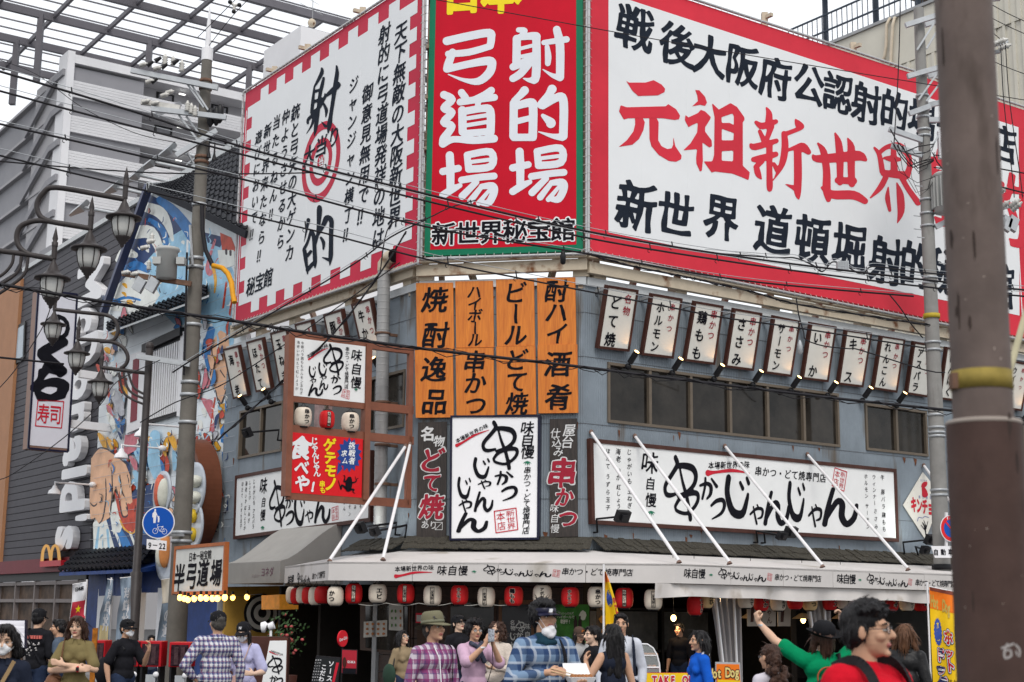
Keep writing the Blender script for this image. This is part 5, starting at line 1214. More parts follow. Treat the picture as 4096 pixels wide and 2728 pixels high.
m.build('upper_wall',m_cream,CB)
m_rl=mat('railing_blue_black',(.04,.055,.08),.5,.1)
RL=thing('roof_railing','dark railing with upright bars on the cream building roof edge','railing',C_.at(3450,130))
m=MB();ur=uz(3730,40)[0]
for v in(.12,.62,1.2):m.bar(C_.P(ua,zt_+v,-.1),C_.P(ur,zt_+v,-.1),.05)
m.build('rail',m_rl,RL);m=MB()
for i in range(int((ur-ua)/.22)):m.bar(C_.P(ua+i*.22,zt_+.1,-.1),C_.P(ua+i*.22,zt_+1.2,-.1),.025)
m.build('upright',m_rl,RL)
mat('brown_soffit',(.3,.24,.2),.7,.15,2)
RS=thing('roof_shelter','dark steel shelter roof with brown soffit above the railing','shelter',C_.at(3500,100,-1))
m=MB();m.fbox(C_,ua-1,ub,zt_+2.9,zt_+3.25,.1,.4);m.build('fascia',m_rl,RS);m=MB();m.fbox(C_,ua+1.5,ub,zt_+3.0,zt_+3.2,-6,.1);m.build('soffit',mat('brown_soffit',(0,0,0)),RS)
m=MB();m.fbox(C_,uz(3480,40)[0],ub,zt_+.6,zt_+2.9,-4.2,-4);m.build('soffit_wall',mat('brown_soffit',(.2,.15,.12),.7,.15,2),RS)
for x in(3268,3470,3640):
 m=MB();u=uz(x,60)[0];m.bar(C_.P(u,zt_,-.4),C_.P(u,zt_+3,-.4),.16);m.build('column',m_rl,RS)
for x in(3548,3572):
 t=thing('hose',f'{"left" if x == 3548 else "right"} cream hose hanging over the cream building coping','hose',C_.at(x,240,.1),'cream hoses');m=MB();m.tube([C_.at(x+38,70,-.2),C_.at(x+10,75,.12),C_.at(x-2,100,.15),C_.at(x-4,180,.12),C_.at(x-10,225,.12),C_.at(x-20,245,.12)]if x==3548 else[C_.at(x+30,66,-.2),C_.at(x+6,72,.12),C_.at(x-1,100,.15),C_.at(x-8,200,.12),C_.at(x-10,260,.12)],.05,8);m.build('tube',mat('hose_cream',(.55,.48,.38),.6,.1),t)
# ================================================================ utility poles
m_conc=mat('pole_concrete',(.14,.13,.115),.8,.2,3,dirt=((.08,.07,.058),3,.62,(1,1,.2)))
m_concl=mat('pole_concrete_pale',(.24,.235,.225),.8,.14,3,dirt=((.15,.14,.13),3,.6,(1,1,.2)))
m_galv=mat('galvanised_arm',(.4,.42,.44),.45,.12,5,metal=.3)
m_porc=mat('porcelain',(.55,.54,.51),.25,.12,8)
m_rusty=mat('rusty_band',(.14,.08,.055),.8,.3,10)
def insul(m,c,ax=Z3,s=1.):
 ax=V(ax).normalized();x=ax.orthogonal().normalized();y=ax.cross(x)
 m.lathe(c,[(.03*s,-.13*s)]+[(r*s,z*s)for k in range(4)for r,z in((.075,-.12+k*.06),(.04,-.09+k*.06))]+[(.02*s,.15*s)],10,x,y,ax)
def band(m,c,r,h=.05):m.lathe(c,[(r+.002,-h),(r+.025,-h),(r+.025,h),(r+.002,h)],14)
Yp=28;b0=at(769,1350,Yp);bx,by=b0.x,b0.y
zp=lambda y,x=800:at(x,y,Yp).z
UP=thing('utility_pole','weathered concrete utility pole in front of the mural building','utility pole',(bx,by,0))
m=MB();zt_=zp(240,830);m.tube([(bx,by,0),(bx,by,4),(bx,by,zt_)],[.2,.17,.105],18);m.build('post',m_conc,UP)
m=MB();m.tube([(bx,by,zt_-.02),(bx,by,zp(195,830))],.115,14);m.tube([(bx,by,zp(195)),(bx,by,zp(120)),(bx,by,zp(25))],[.06,.05,.012],8);m.build('earth_spike',m_letter,UP)
for y,x in((325,833),(355,832),(630,820),(650,819),(820,806),(1035,800),(1070,799),(1300,780),(1530,768),(1580,766),(1690,755),(2130,725),(2165,722)):
 m=MB();z=zp(y,x);band(m,V((bx,by,z)),.2-.095*z/zt_,.03);m.build('band',m_rusty if y<700 else m_galv,UP)
L_=lambda x,y,dy=0:at(x,y,Yp+dy)
def arm(parent,a,b2,w=.08,h=.1,mt=None,nm='cross_arm'):
 m=MB();m.bar(a,b2,w,h);return m.build(nm,mt or m_galv,parent)
arm(UP,L_(525,282,-.2),L_(872,352,-.25));arm(UP,L_(600,300,.25),L_(870,348,.25));arm(UP,L_(565,408,-.2),L_(720,432,-.2),mt=m_porc);arm(UP,L_(605,435,-.25),L_(905,470,-.25));arm(UP,L_(625,460,.2),L_(720,415,.6));arm(UP,L_(705,622,-.2),L_(868,522,-.2));arm(UP,L_(490,1094,-.25),L_(765,1136,-.25),mt=m_rusty);arm(UP,L_(548,1425,-.25),L_(760,1458,-.25))
m=MB()
for a,c in(((745,330),(815,430)),((760,330),(832,440)),((715,460),(790,560)),((745,465),(800,540)),((750,610),(775,655)),((745,1115),(750,960)),((770,1060),(760,900))):m.bar(L_(*a,-.2),L_(*c,-.1),.035)
m.build('brace',m_galv,UP)
def insp(c,ax,s,par):m=MB();insul(m,c,ax,s*.8);m.build('insulator',m_porc,par)
for x,y,s in((660,240,1.1),(692,243,.9),(727,265,1.1),(608,950,.8),(596,1060,.9)):insp(L_(x,y,-.2),Z3,s,UP)
for x,y in((575,258),(632,272),(600,325),(585,405),(622,412),(660,380),(680,368),(505,1090),(540,1095),(580,990),(605,965)):insp(L_(x,y,-.3),V((1,-.5,.1)),.85,UP)
for y in(425,435,445):insp(L_(750+(y-425)*1.5,y,-.3),Z3,1.0,UP)
for x,y in((588,262),(645,272),(605,330),(620,245),(690,255)):m=MB();m.tube([L_(x,y,-.3),L_(x+25,y-16,-.3)],[.055,.03],8);m.build('cable_end',m_black,UP)
for x,y in((842,470),(866,465),(880,455)):m=MB();m.lathe(L_(x,y,-.15),[(.02,-.2),(.07,-.12),(.075,.12),(.03,.2)],10);m.build('cable_joint',m_black,UP)
for x,y in((835,615),(857,625)):m=MB();m.lathe(L_(x,y,-.1),[(.05,-.08),(.02,.05),(.012,.3)],8);m.build('cable_joint',m_black,UP)
m=MB();c=L_(668,1060,-.3);m.lathe(c,[(0,-.3),(.2,-.28),(.2,.26),(.23,.28),(.23,.34),(.0,.36)],18)
for dx in(-.16,.3):m.box(c+V((dx,-.1,.05)),(.08,0,0),(0,.1,0),(0,0,.07))
m.build('transformer',mat('transformer_grey',(.4,.41,.4),.5,.06,3),UP)
m=MB()
for x in(558,610):m.box(L_(x,1140,-.3),(.08,0,-.05),(0,.07,0),(.06,0,.12));m.tube([L_(x-10,1095,-.3),L_(x-20,1130,-.3),L_(x,1150,-.3)],.012,5)
m.build('cutout_switch',m_galv,UP)
m=MB();m.tube([L_(808,820,-.2),L_(810,920,-.25),L_(822,1000,-.25),L_(850,1060,-.3)],.045,8);m.tube([L_(748,1010,-.22),L_(742,1300,-.22),L_(735,1500,-.22)],.022,6);m.build('conduit',m_cable,UP)
m=MB();m.tube([L_(852,1062,-.3),L_(890,1072,-.4),L_(912,1095,-.5),L_(926,1130,-.6),L_(930,1170,-.7),L_(938,1210,-.8)],.052,10);m.build('sleeve',mat('sleeve_yellow',(.6,.27,.008),.5,.12,6),UP)
SG=thing('road_sign','round blue sign of a walking adult and child above a bicycle with a 9-22 plate','road sign',(at(630,2200,27.3).x,27.3,at(630,2206,27.3).z))
FS=Fr(at(634,2090,27.2),V((1,.05,0)));fs_=lambda x,y,d=.006:FS.at(x,y,d)
c=FS.at(634,2090);m=MB();m.lathe(c,[(.3,-.01),(.3,0),(0,0)],40,FS.U,FS.W,FS.N,False);m.build('rim',m_letter,SG)
m=MB();m.lathe(c,[(.28,0),(.28,.004),(0,.004)],40,FS.U,FS.W,FS.N,False);m.build('disc',mat('road_sign_blue',(.0,.07,.38),.4,.04),SG)
q3=lambda x,y:fs_(300+x/3.92,1900+y/3.92)
b=MB();strokes(b,q3,[[(1258,545,26),(1258,556,28)],[(1252,590,44),(1250,650,52)],[(1222,600,14),(1218,660,12)],[(1240,650,24),(1238,745,18)],[(1262,650,24),(1256,745,16)],[(1276,600,12),(1290,640,10),(1300,665,8)],[(1312,652,20),(1314,658,20)],[(1312,680,28),(1312,705,24)],[(1306,705,12),(1302,738,10)],[(1318,705,12),(1314,738,10)]],70)
for cx,cy in((1258,878),(1402,886)):
 strokes(b,q3,[[(cx+39*math.cos(a*math.pi/8),cy+42*math.sin(a*math.pi/8),6)for a in range(17)]],40)
strokes(b,q3,[[(1258,878,6),(1298,815,6),(1290,780,6),(1312,776,5)],[(1298,815,6),(1372,815,6),(1402,886,6)],[(1300,820,6),(1334,880,8),(1400,886,6)],[(1334,880,6),(1372,808,6)],[(1360,806,8),(1386,804,8)]],60)
b.build('pictogram',m_letter,SG)
m=MB();q=[fs_(587,2156,0),fs_(667,2164,0),fs_(665,2203,0),fs_(586,2196,0)];m.hexa([p-FS.N*.01 for p in q],q);m.build('plate',m_letter,SG)
b=MB();text(b,FS,'9',(599,2180),(599,2180),30,.006,asp=.8,off=.02);text(b,FS,'22',(642,2183),(656,2184),30,.006,asp=.8,off=.02);strokes(b,fs_,[[(612,2180,3),(628,2181,3)]],12);b.build('lettering',m_ink,SG)
m=MB();m.bar(fs_(640,2140,-.05),L_(740,2140,-.1),.05);m.build('bracket',m_galv,SG)
Yq=27.5;b1=at(3749,1800,Yq);qx,qy=b1.x,b1.y
UQ=thing('utility_pole','pale concrete utility pole rising through the white awning','utility pole',(qx,qy,0))
zq=lambda y,x=3720:at(x,y,Yq).z
m=MB();m.tube([(qx,qy,0),(qx,qy,4),(qx,qy,zq(35,3680))],[.165,.15,.1],20);m.build('post',m_concl,UQ)
for y in(385,440,470,520,545,800,855,905,1112,1130,1262,1370,1400,1660,1710,1730,1745,1960,1980):
 m=MB();z=zq(y);band(m,V((qx,qy,z)),.165-.065*z/zq(35),.02);m.build('band',m_galv,UQ)
m=MB();band(m,V((qx,qy,zq(1265))),.135,.045);m.build('warning_band',mat('band_yellow',(.4,.3,.03),.6,.15),UQ)
m=MB();band(m,V((qx,qy,zq(2268,3770))),.17,.05);m.build('collar',m_black,UQ)
Q_=lambda x,y,dy=0:at(x,y,Yq+dy)
for a,c in(((3622,102,-.2),(3800,45,-.2)),((3700,100,.2),(3800,70,.2)),((3630,306,-.2),(3800,258,-.2)),((3712,305,.2),(3800,280,.2)),((3556,516,-.2),(3690,562,-.15)),((3566,582,-.2),(3690,622,-.15)),((3636,455,-.2),(3720,425,-.15)),((3700,425,.2),(3860,385,.2)),((3715,480,-.1),(3830,478,-.1)),((3740,805,-.1),(3860,775,-.1)),((3742,908,-.1),(3860,850,-.1))):arm(UQ,Q_(*a),Q_(*c))
m=MB()
for a,c in(((3668,200),(3735,95)),((3706,195),(3745,130)),((3674,400),(3745,300)),((3706,405),(3755,340)),((3726,590),(3790,480))):m.bar(Q_(*a,-.15),Q_(*c,-.2),.035)
for x,y in((3654,862),(3655,915),(3660,742),(3668,948),(3755,1052),(3735,1583)):m.tube([Q_(x,y,-.1),Q_(x+30,y+4,-.1)],.012,5)
m.build('brace',m_galv,UQ)
m=MB();c=Q_(3785,775,-.2);m.lathe(c,[(0,-.4),(.24,-.38),(.24,.33),(.27,.36),(.2,.42),(0,.44)],20)
for i in range(20):
 a=2*math.pi*i/20;d=V((math.cos(a),math.sin(a),0));m.box(c+d*.26,d*.03,V((-d.y,d.x,0))*.006,(0,0,.3))
m.build('transformer',mat('transformer_grey',(0,0,0)),UQ)
m=MB()
for x,y in((3562,516),(3575,575),(3590,580),(3610,583),(3765,560),(3730,610)):m.tube([Q_(x,y,-.25),Q_(x+20,y+40,-.3),Q_(x+60,y+90,-.25),Q_(x+110,y+70,-.2),Q_(3735,y+60,-.2)],.012,5)
rr=random.Random(2)
for i in range(9):
 a=(rr.uniform(3560,3660),rr.uniform(560,640));b2=(rr.uniform(3690,3780),rr.uniform(520,720));mid=((a[0]+b2[0])/2,max(a[1],b2[1])+rr.uniform(10,70))
 m.tube([Q_(*a,-.25),Q_((a[0]*3+mid[0])/4,(a[1]+mid[1])/2+8,-.3),Q_(*mid,-.3),Q_((b2[0]*3+mid[0])/4,(b2[1]+mid[1])/2+8,-.28),Q_(*b2,-.2)],.006,4)
m.build('wiring',m_cable,UQ)
m=MB();m.box(Q_(3765,580,-.15),(.06,0,0),(0,.06,0),(0,0,.28));m.build('junction_box',m_letter,UQ)
NP=thing('road_sign','round red and blue no-parking sign with an 自動車 plate on the right-hand pole','road sign',Q_(3803,2235,-.3))
FN=Fr(Q_(3803,2114,-.35),V((.9,.42,0)));c=FN.at(3803,2114);fn=lambda x,y,d=.008:FN.at(x,y,d)
m=MB();m.lathe(c,[(.245,-.01),(.245,0),(0,0)],40,FN.U,FN.W,FN.N,False);m.build('rim',m_letter,NP)
m=MB();m.lathe(c,[(.232,0),(.232,.003),(0,.003)],40,FN.U,FN.W,FN.N,False);m.box(c+FN.N*.008,(FN.U*.7-FN.W*.7)*.17,(FN.U*.7+FN.W*.7)*.018,FN.N*.001);m.build('ring',mat('road_sign_red',(.6,.015,.02),.4,.04),NP)
m=MB();m.lathe(c,[(.165,.003),(.165,.006),(0,.006)],40,FN.U,FN.W,FN.N,False);m.build('disc',mat('road_sign_blue',(0,0,0)),NP)
b=MB();text(b,FN,'8-22',(3790,2072),(3818,2071),13,.008,asp=.8,off=.03);b.build('lettering',m_letter,NP)
m=MB();q=[fn(3725,2184,0),fn(3815,2184,0),fn(3815,2226,0),fn(3808,2231,0),fn(3740,2231,0)];m.prism([p-FN.N*.01 for p in q],FN.N*.01);m.build('plate',m_letter,NP)
b=MB();text(b,FN,'自動車',(3744,2209),(3803,2208),25,.006,asp=1.05,off=.02);b.build('lettering',m_ink,NP)
m=MB();m.bar(fn(3785,2050,-.05),fn(3785,2225,-.05),.04);m.bar(fn(3785,2120,-.05),V((qx,qy,fn(3785,2120).z)),.04);m.build('bracket',m_letter,NP)
m_fp=mat('rusty_brown_paint',(.066,.04,.034),.6,.22,5,spec=.12,dirt=((.024,.015,.013),4,.57,(1.4,1.4,.4)),bump=.1,bscale=8)
m_fp2=mat('grey_brown_paint',(.12,.092,.082),.6,.2,5,spec=.12,dirt=((.05,.036,.03),4,.6,(1.4,1.4,.4)),bump=.1,bscale=8)
b2=at(3930,1600,4.5);fx,fy=b2.x,b2.y;zf_=lambda y:at(3930,y,4.5).z
FP=thing('steel_pole','brown stained steel pole close to the camera at the right edge','pole',(fx,fy,0))
m=MB();m.tube([(fx,fy,0),(fx,fy,zf_(1695))],.115,40,smooth=True);m.build('lower_tube',m_fp,FP)
m=MB();m.lathe((fx,fy,zf_(1690)),[(.114,-.01),(.118,-.004),(.112,.004),(.094,.008)],40);m.build('collar',mat('collar_pale',(.28,.24,.21),.5,.2),FP)
m=MB();m.tube([(fx,fy,zf_(1695)),(fx,fy,5.2)],.092,40);m.build('upper_tube',m_fp2,FP)
m=MB();m.lathe((fx,fy,zf_(1525)),[(.092,-.03),(.0945,-.03),(.094,.03),(.092,.03)],40);m.build('yellow_band',mat('band_ochre',(.24,.18,.04),.7,.3,12),FP)
m=MB();m.box((fx-.092,fy-.02,zf_(1530)),(.012,0,0),(0,.02,0),(0,0,.025));m.build('band_clip',m_rusty,FP)
FG=Fr(V((fx,fy-.116,0)),V((1,0,0)));m=MB()
m2=mat('graffiti_white',(.32,.3,.29),.6,.2)
vs,fs=stroke_shape([[(4008,2592,8),(4030,2585,10),(4055,2575,8)],[(4030,2575,7),(4018,2605,8),(4022,2632,9),(4045,2622,9),(4040,2600,7),(4018,2606,6)],[(4065,2580,8),(4082,2600,8),(4080,2625,8)],[(4066,2605,6),(4070,2620,6)]],40)
def cyl(x,y):
 p=FG.at(x,y,0);dx=p.x-fx;dx=max(-.112,min(.112,dx));return V((fx+dx,fy-math.sqrt(.1158**2-dx*dx),p.z))
m.add([cyl(*v)for v in vs],fs);m.build('graffiti',m2,FP)
rr=random.Random(14)
def chips(nm,mt,n,y0,y1,rad,off_,wr,hr):
 m=MB()
 for i in range(n):
  a0,z0=rr.uniform(-1.35,1.35),zf_(rr.uniform(y0,y1));w_,h_=rr.uniform(*wr),rr.uniform(*hr);k=10;ph=[rr.uniform(.55,1)for _ in range(k)]
  m.add([(fx+(rad+off_)*math.sin(a0+w_/rad*ph[j]*math.cos(2*math.pi*j/k)),fy-(rad+off_)*math.cos(a0+w_/rad*ph[j]*math.cos(2*math.pi*j/k)),z0+h_*ph[j]*math.sin(2*math.pi*j/k))for j in range(k)],[tuple(range(k))])
 tag(m.build(nm,mt,FP),kind='stuff')
chips('paint_chip',mat('chip_pale',(.3,.25,.22),.7,.3,30),9,1750,2720,.115,.0006,(.001,.004),(.001,.004))
chips('stain',mat('stain_dark',(.034,.022,.018),.7,.3,20),5,1720,2720,.115,.0004,(.003,.01),(.03,.1))
chips('stain',mat('stain_dark',(0,0,0)),10,20,1450,.092,.0004,(.003,.01),(.02,.1))
chips('paint_chip',mat('chip_pale',(0,0,0)),10,100,1480,.092,.0006,(.002,.005),(.002,.006))
gw=thing('guy_guard','sloping yellow-grey guy wire guard at the right picture edge','guy wire',at(4010,1570,6));m=MB();m.tube([at(4014,1570,6),at(4110,1230,6.4),at(4300,600,7),at(4900,-1400,9.5)],.016,8);m.build('tube',mat('guard_yellow',(.34,.31,.2),.5,.12),gw)
# ================================================================ arched street lamps
m_lampm=mat('lamp_bronze',(.042,.036,.036),.45,.2,6)
m_lglass=mat('lamp_milk_glass',(.5,.5,.48),.25,.1,3)
def lantern_head(parent,c,dia):
 k=dia/.55;m=MB();m.lathe(c,[(.03*k,.42*k),(.03*k,.26*k),(.06*k,.2*k),(.1*k,.1*k),(.16*k,.04*k),(.275*k,.0),(.275*k,-.025*k),(.2*k,-.03*k),(.17*k,-.02*k)],24)
 o=m.build('lamp_head',m_lampm,parent)
 m=MB();m.lathe(c,[(.165*k,-.02*k),(.17*k,-.1*k),(.15*k,-.22*k),(.11*k,-.32*k),(0,-.32*k)],20);m.build('glass',m_lglass,o)
 m=MB()
 for i in range(6):
  a=math.pi*(2*i+.5)/6;d=V((math.cos(a),math.sin(a),0));m.tube([c+d*r*k+Z3*z*k for r,z in((.172,-.02),(.178,-.1),(.157,-.22),(.115,-.33))],.008*k,5)
 m.lathe(c,[(.12*k,-.315*k),(.12*k,-.34*k),(.09*k,-.36*k),(.09*k,-.38*k),(.06*k,-.4*k),(.06*k,-.42*k),(.03*k,-.44*k),(.03*k,-.47*k),(.0,-.5*k)],16);m.build('cage',m_lampm,o)
def street_lamp(label,Y,post,heads,arms,brackets,dia,rp=.075):
 base=at(*post,Y);S_=thing('street_lamp',label,'street lamp',(base.x,Y,0))
 a_=lambda x,y:at(x,y,Y)
 for x,y,ty in heads:
  c=a_(x,y);lantern_head(S_,c,dia);t=a_(x+8,ty);t.x=c.x
  m=MB();k=dia/.55;m.tube([c+Z3*.3*k,t-Z3*.3*k],.042*k,10);m.lathe(t-Z3*.3*k,[(.05*k,-.02),(.05*k,.04),(.03*k,.05),(.045*k,.1*k),(.02*k,.22*k),(.0,.3*k)],10);m.build('stem',m_lampm,S_)
 for p in arms:m=MB();m.tube([V(q)for q in[a_(*r[:2])for r in smoothline([(*q,0)for q in p],5)]],.042*dia/.55,10);m.build('arm',m_lampm,S_)
 for p in brackets:m=MB();m.tube([a_(*r[:2])for r in smoothline([(*q,0)for q in p],5)],.026*dia/.55,8);m.build('scroll',m_lampm,S_)
 return S_,base
SA,ba=street_lamp('near bronze street lamp with three hanging lanterns on looped arms at upper left',19.8,(-170,1100),[(495,868,665),(356,993,783),(210,1111,905)],
 [[(497,797),(420,783),(223,750),(170,775),(147,820),(161,864),(200,885),(260,897)],[(360,913),(240,893),(156,882),(89,900),(67,940),(76,985),(115,1016),(180,1030)],[(216,1036),(120,1019),(0,1003),(-180,975)]],
 [[(54,1020),(45,1060),(0,1105),(-90,1140),(-165,1150)],[(85,1026),(71,1087),(0,1139),(-90,1185),(-165,1200)],[(112,1030),(98,1096),(40,1145),(0,1172),(-90,1225),(-165,1240)]],.5)
m=MB();m.tube([(ba.x,19.8,0),(ba.x,19.8,at(-170,860,19.8).z)],.08,14);m.build('post',m_lampm,SA)
SB,bb=street_lamp('far bronze street lamp with three hanging lanterns left of the mural',28,(592,1500),[(214,1296,1150),(308,1412,1262),(402,1528,1378)],
 [[(222,1238),(330,1250),(430,1262),(465,1290),(471,1330),(450,1362),(400,1366)],[(316,1357),(442,1367),(491,1389),(511,1425),(504,1456),(482,1474)],[(410,1470),(500,1482),(596,1494)]],
 [[(475,1490),(500,1577),(585,1621)],[(493,1490),(518,1563),(587,1599)],[(513,1490),(536,1550),(586,1581)]],.5)
m=MB();zt_=at(600,1385,28).z;m.tube([(bb.x,28,0),(bb.x,28,2.3),(bb.x,28,2.32),(bb.x,28,zt_)],[.11,.11,.075,.07],14);m.ell((bb.x,28,zt_),(.085,.085,.09),12,8);m.build('post',m_lampm,SB)
# ================================================================ overhead cables
def cable(label,pts,Ys,r=.014,cat='cable',mess=0,sag=0,loops=0,n=26):
 n0=len(pts);L=smoothline([(x,y,0)for x,y in pts],max(2,n//(n0-1)));k=len(L);P=[]
 for i,q in enumerate(L):
  x0,x1=pts[0][0],pts[-1][0];t=(q[0]-x0)/(x1-x0)if abs(x1-x0)>60 else i/(k-1)
  P.append(at(q[0],q[1],Ys[0]+(Ys[1]-Ys[0])*t))
 if mess or loops:
  o=thing('overhead_cable',label,cat,P[0],'overhead cables');m=MB();m.tube(P,r,6);m.build('cable',m_cable,o)
  if mess:
   m=MB();m.tube([p+Z3*mess for p in P],.006,4);m.build('messenger_wire',m_galv,o)
   D=0
   for a,b2 in zip(P,P[1:]):
    D+=(b2-a).length
    if D>1.1:
     D=0;m=MB();m.tube([b2+Z3*(mess+.012),b2+Z3*-.02+V((.02,0,0))],.011,5);m.tube([b2+V((.03*math.cos(t),0,.03*math.sin(t)-.03))for t in[j*.8 for j in range(7)]],.006,4);m.build('hanger',m_black,o)
  if loops:
   m=MB();rr=random.Random(int(pts[0][1]));Q=[]
   for i,p in enumerate(P):Q.append(p+V((0,-.03,-loops*(.5+.5*math.sin(i*1.9+rr.random()))+.02)))
   m.tube(Q,.007,4);m.tube([p+V((0,.03,loops*.5*math.sin(i*1.1)))for i,p in enumerate(P)],.006,4);m.build('lashing_wire',m_cable,o)
 else:
  m=MB();m.tube(P,r,6);o=tag(m.build('overhead_cable',m_cable),label,cat,'overhead cables')
 return o
cable('thick cable bundle crossing below the far street lamp and over the orange boards',[(-60,1125),(0,1137),(446,1212),(1024,1297),(1148,1318),(1648,1389),(2287,1463),(2624,1506),(3324,1591),(3830,1645),(4160,1690)],(19,24),.024,loops=.11,n=90)
cable('uppermost cable of three passing over the target rings',[(-60,275),(0,286),(535,446),(1024,603),(1697,774),(2332,922),(2960,1027),(3654,1114),(4150,1165)],(20,25),.018,mess=.07,n=60)
cable('second cable of three passing over the target rings',[(-60,350),(0,364),(357,460),(1024,632),(1697,802),(2332,948),(2960,1052),(3654,1142),(4150,1190)],(19.6,24.6),.016,mess=.08,n=60)
cable('lowest cable of three passing over the target rings',[(-60,482),(0,496),(567,625),(1024,730),(1697,905),(2332,1012),(2960,1120),(3654,1185)],(19.3,24.3),.016,mess=.05,n=60)
cable('long cable crossing the red border below the target billboard and the first menu boards',[(-60,608),(0,622),(165,662),(1024,868),(1300,933),(1720,1040),(2136,1124),(2624,1218),(2880,1268),(3193,1312),(3700,1392)],(19,25),.014,mess=.1,n=60)
cable('nearly level thin cable left of the target rings',[(-60,640),(0,645),(312,672),(640,692),(1024,695),(1262,690)],(21,24),.012)
cable('thin grey wire running from the red centre billboard down across the white billboard',[(1740,-2),(2724,175),(3400,287),(3760,345),(4110,402)],(23.5,26),.008)
cable('sloping cable rising from the projecting sign to the steel frame, upper one',[(690,1490),(800,1420),(1100,1245),(1425,1050),(1560,950),(1700,880)],(24,24),.014,mess=.05)
cable('sloping twisted cable rising from the projecting sign to the steel frame, lower one',[(870,1760),(1060,1590),(1090,1560),(1330,1338),(1520,1092),(1625,925)],(24,24),.016,loops=.06,n=50)
cable('black cable curling over the right end of the target billboard',[(1520,1092),(1560,900),(1690,880),(1800,830),(1905,800)],(24.1,24.3),.012)
cable('black cable along the steel frame under the wide billboard',[(2332,1010),(2520,1062),(2730,1105),(2800,1120),(3000,1165),(3180,1215),(3480,1265),(3720,1300)],(24,26),.016,loops=.05,n=60)
cable('cable sagging from an amplifier box on the wide billboard',[(2820,1010),(3100,1030),(3180,1032),(3250,1060),(3290,1086),(3330,1048),(3380,1062),(3450,1098),(3490,1066),(3640,1085),(3800,1100)],(24.5,26),.014,mess=.06,n=60)
cable('thin drooping wire over the ほたて menu boards',[(560,1690),(700,1610),(870,1548),(1000,1470),(1150,1370),(1300,1265),(1600,1050)],(24.2,24.2),.01)
cable('thin wire descending across the dark grey wall',[(0,1918),(60,1890),(250,1755),(400,1620),(470,1525),(640,1440)],(25,27),.009)
cable('pair of black wires crossing the far street lamp at left, lower one',[(-40,1590),(60,1480),(175,1300),(215,1180)],(24,24.5),.009)
cable('dark pole-to-pole conduit at left',[(-60,1427),(0,1430),(255,1456)],(25,26),.02)
cable('thin wire from the top left corner down to the left utility pole',[(0,240),(150,300),(330,430),(535,530),(700,570)],(30,28),.008)
cable('thin service wire above the tower rising to the spacer',[(790,150),(880,60),(960,-20)],(28,27),.008)
cable('second thin service wire above the tower rising to the spacer',[(830,190),(925,70),(1000,-10)],(28,27),.008)
cable('brown vertical lead hanging in front of the wide billboard',[(3601,-10),(3598,150),(3590,350),(3576,575)],(27,27),.011)
cable('drooping wires beside the right-hand pole over the menu boards',[(3185,1190),(3195,1260),(3215,1330),(3225,1360),(3300,1385),(3400,1395),(3440,1400),(3700,1480),(3780,1490)],(26,26.5),.012)
cable('black wire pair running from the billboard foot to the right-hand pole',[(3555,1175),(3600,1230),(3640,1290),(3690,1350)],(25.5,27),.013)
for i,x in enumerate((3960,4003,4022)):cable('thin vertical wire hanging right of the brown steel pole, '+('leftmost','middle','rightmost')[i]+' of three',[(x,180),(x+8+i*4,400),(x+34+i*12,700),(x+40+i*14,790)],(26,26),.009)
for i,(a,c)in enumerate((((3960,15),(4110,90)),((3935,55),(4110,140)),((3930,90),(4000,155)),((3940,230),(4110,300)))):cable(('top','second','short','lowest')[i]+' thin wire in the upper right corner',[a,((a[0]+c[0])/2,(a[1]+c[1])/2+3),c],(26,27),.008)
cable('green-grey cable leaving right of the brown steel pole',[(3860,650),(3960,668),(4110,695)],(26,26),.013);cable('teal cable below it right of the brown steel pole',[(3860,720),(3970,740),(4110,775)],(26,26),.015)
cable('bundled cable over the last menu boards at right',[(3860,1648),(3980,1662),(4110,1690)],(26,26),.02,loops=.05)
for x,y,lb in((3370,1065,'grey ribbed amplifier box hanging on the cable before the wide billboard'),):
 c=at(x,y,25);m=MB();m.box(c,(.1,0,.01),(0,.06,0),(0,0,.08))
 for i in range(7):m.box(c+V((-.08+i*.027,-.065,0)),(.006,0,0),(0,.012,0),(0,0,.075))
 t=thing('amplifier_box',lb,'cable box',c-Z3*.08);m.build('case',m_galv,t)
for x,y,lb in((2252,1030,'black cable terminal hanging under the red centre billboard'),(3200,1390,'grey cable terminal hanging over the いか menu board')):
 c=at(x,y,24 if x<3000 else 26);t=thing('cable_terminal',lb,'cable terminal',c-Z3*.12);m=MB();m.lathe(c,[(.02,-.12),(.045,-.1),(.05,.03),(.03,.1),(.01,.14)],10);m.build('case',m_black if x<3000 else m_galv,t)
IR=thing('insulator_rack','steel bracket with white insulators right of the brown steel pole','insulator',at(3980,240,26.5));m=MB();m.bar(at(3850,215,26.5),at(4030,165,26.5),.07);m.bar(at(3850,235,26.5),at(4000,205,26.5),.07);m.bar(at(3920,0,26.5),at(4000,-5,26.5),.07);m.build('arm',m_galv,IR)
for x,y in((3965,178),(4005,165),(4018,187)):insp(at(x,y,26.3),V((1,-.6,.2)),1.1,IR)
IR=thing('insulator_rack','transformer bracket with white insulators before the right border of the wide billboard','insulator',at(4040,900,26.5));m=MB();m.bar(at(3900,860,26.5),at(4080,815,26.5),.06);m.bar(at(3900,840,26.5),at(4070,880,26.5),.05);m.build('arm',m_galv,IR)
for x,y in((4005,765),(4018,820),(4058,815),(4066,826)):insp(at(x,y,26.3),V((.6,-.6,.5)),1.1,IR)
m=MB()
for x in(4000,4026,4052):m.box(at(x,895,26.4),(.07,0,-.05),(0,.06,0),(.04,0,.12))
m.build('switch',m_galv,IR)
t=thing('cable_spacer','pale three-armed cable spacer against the sky at top left','cable spacer',at(940,40,27));m=MB();c=at(938,22,27)
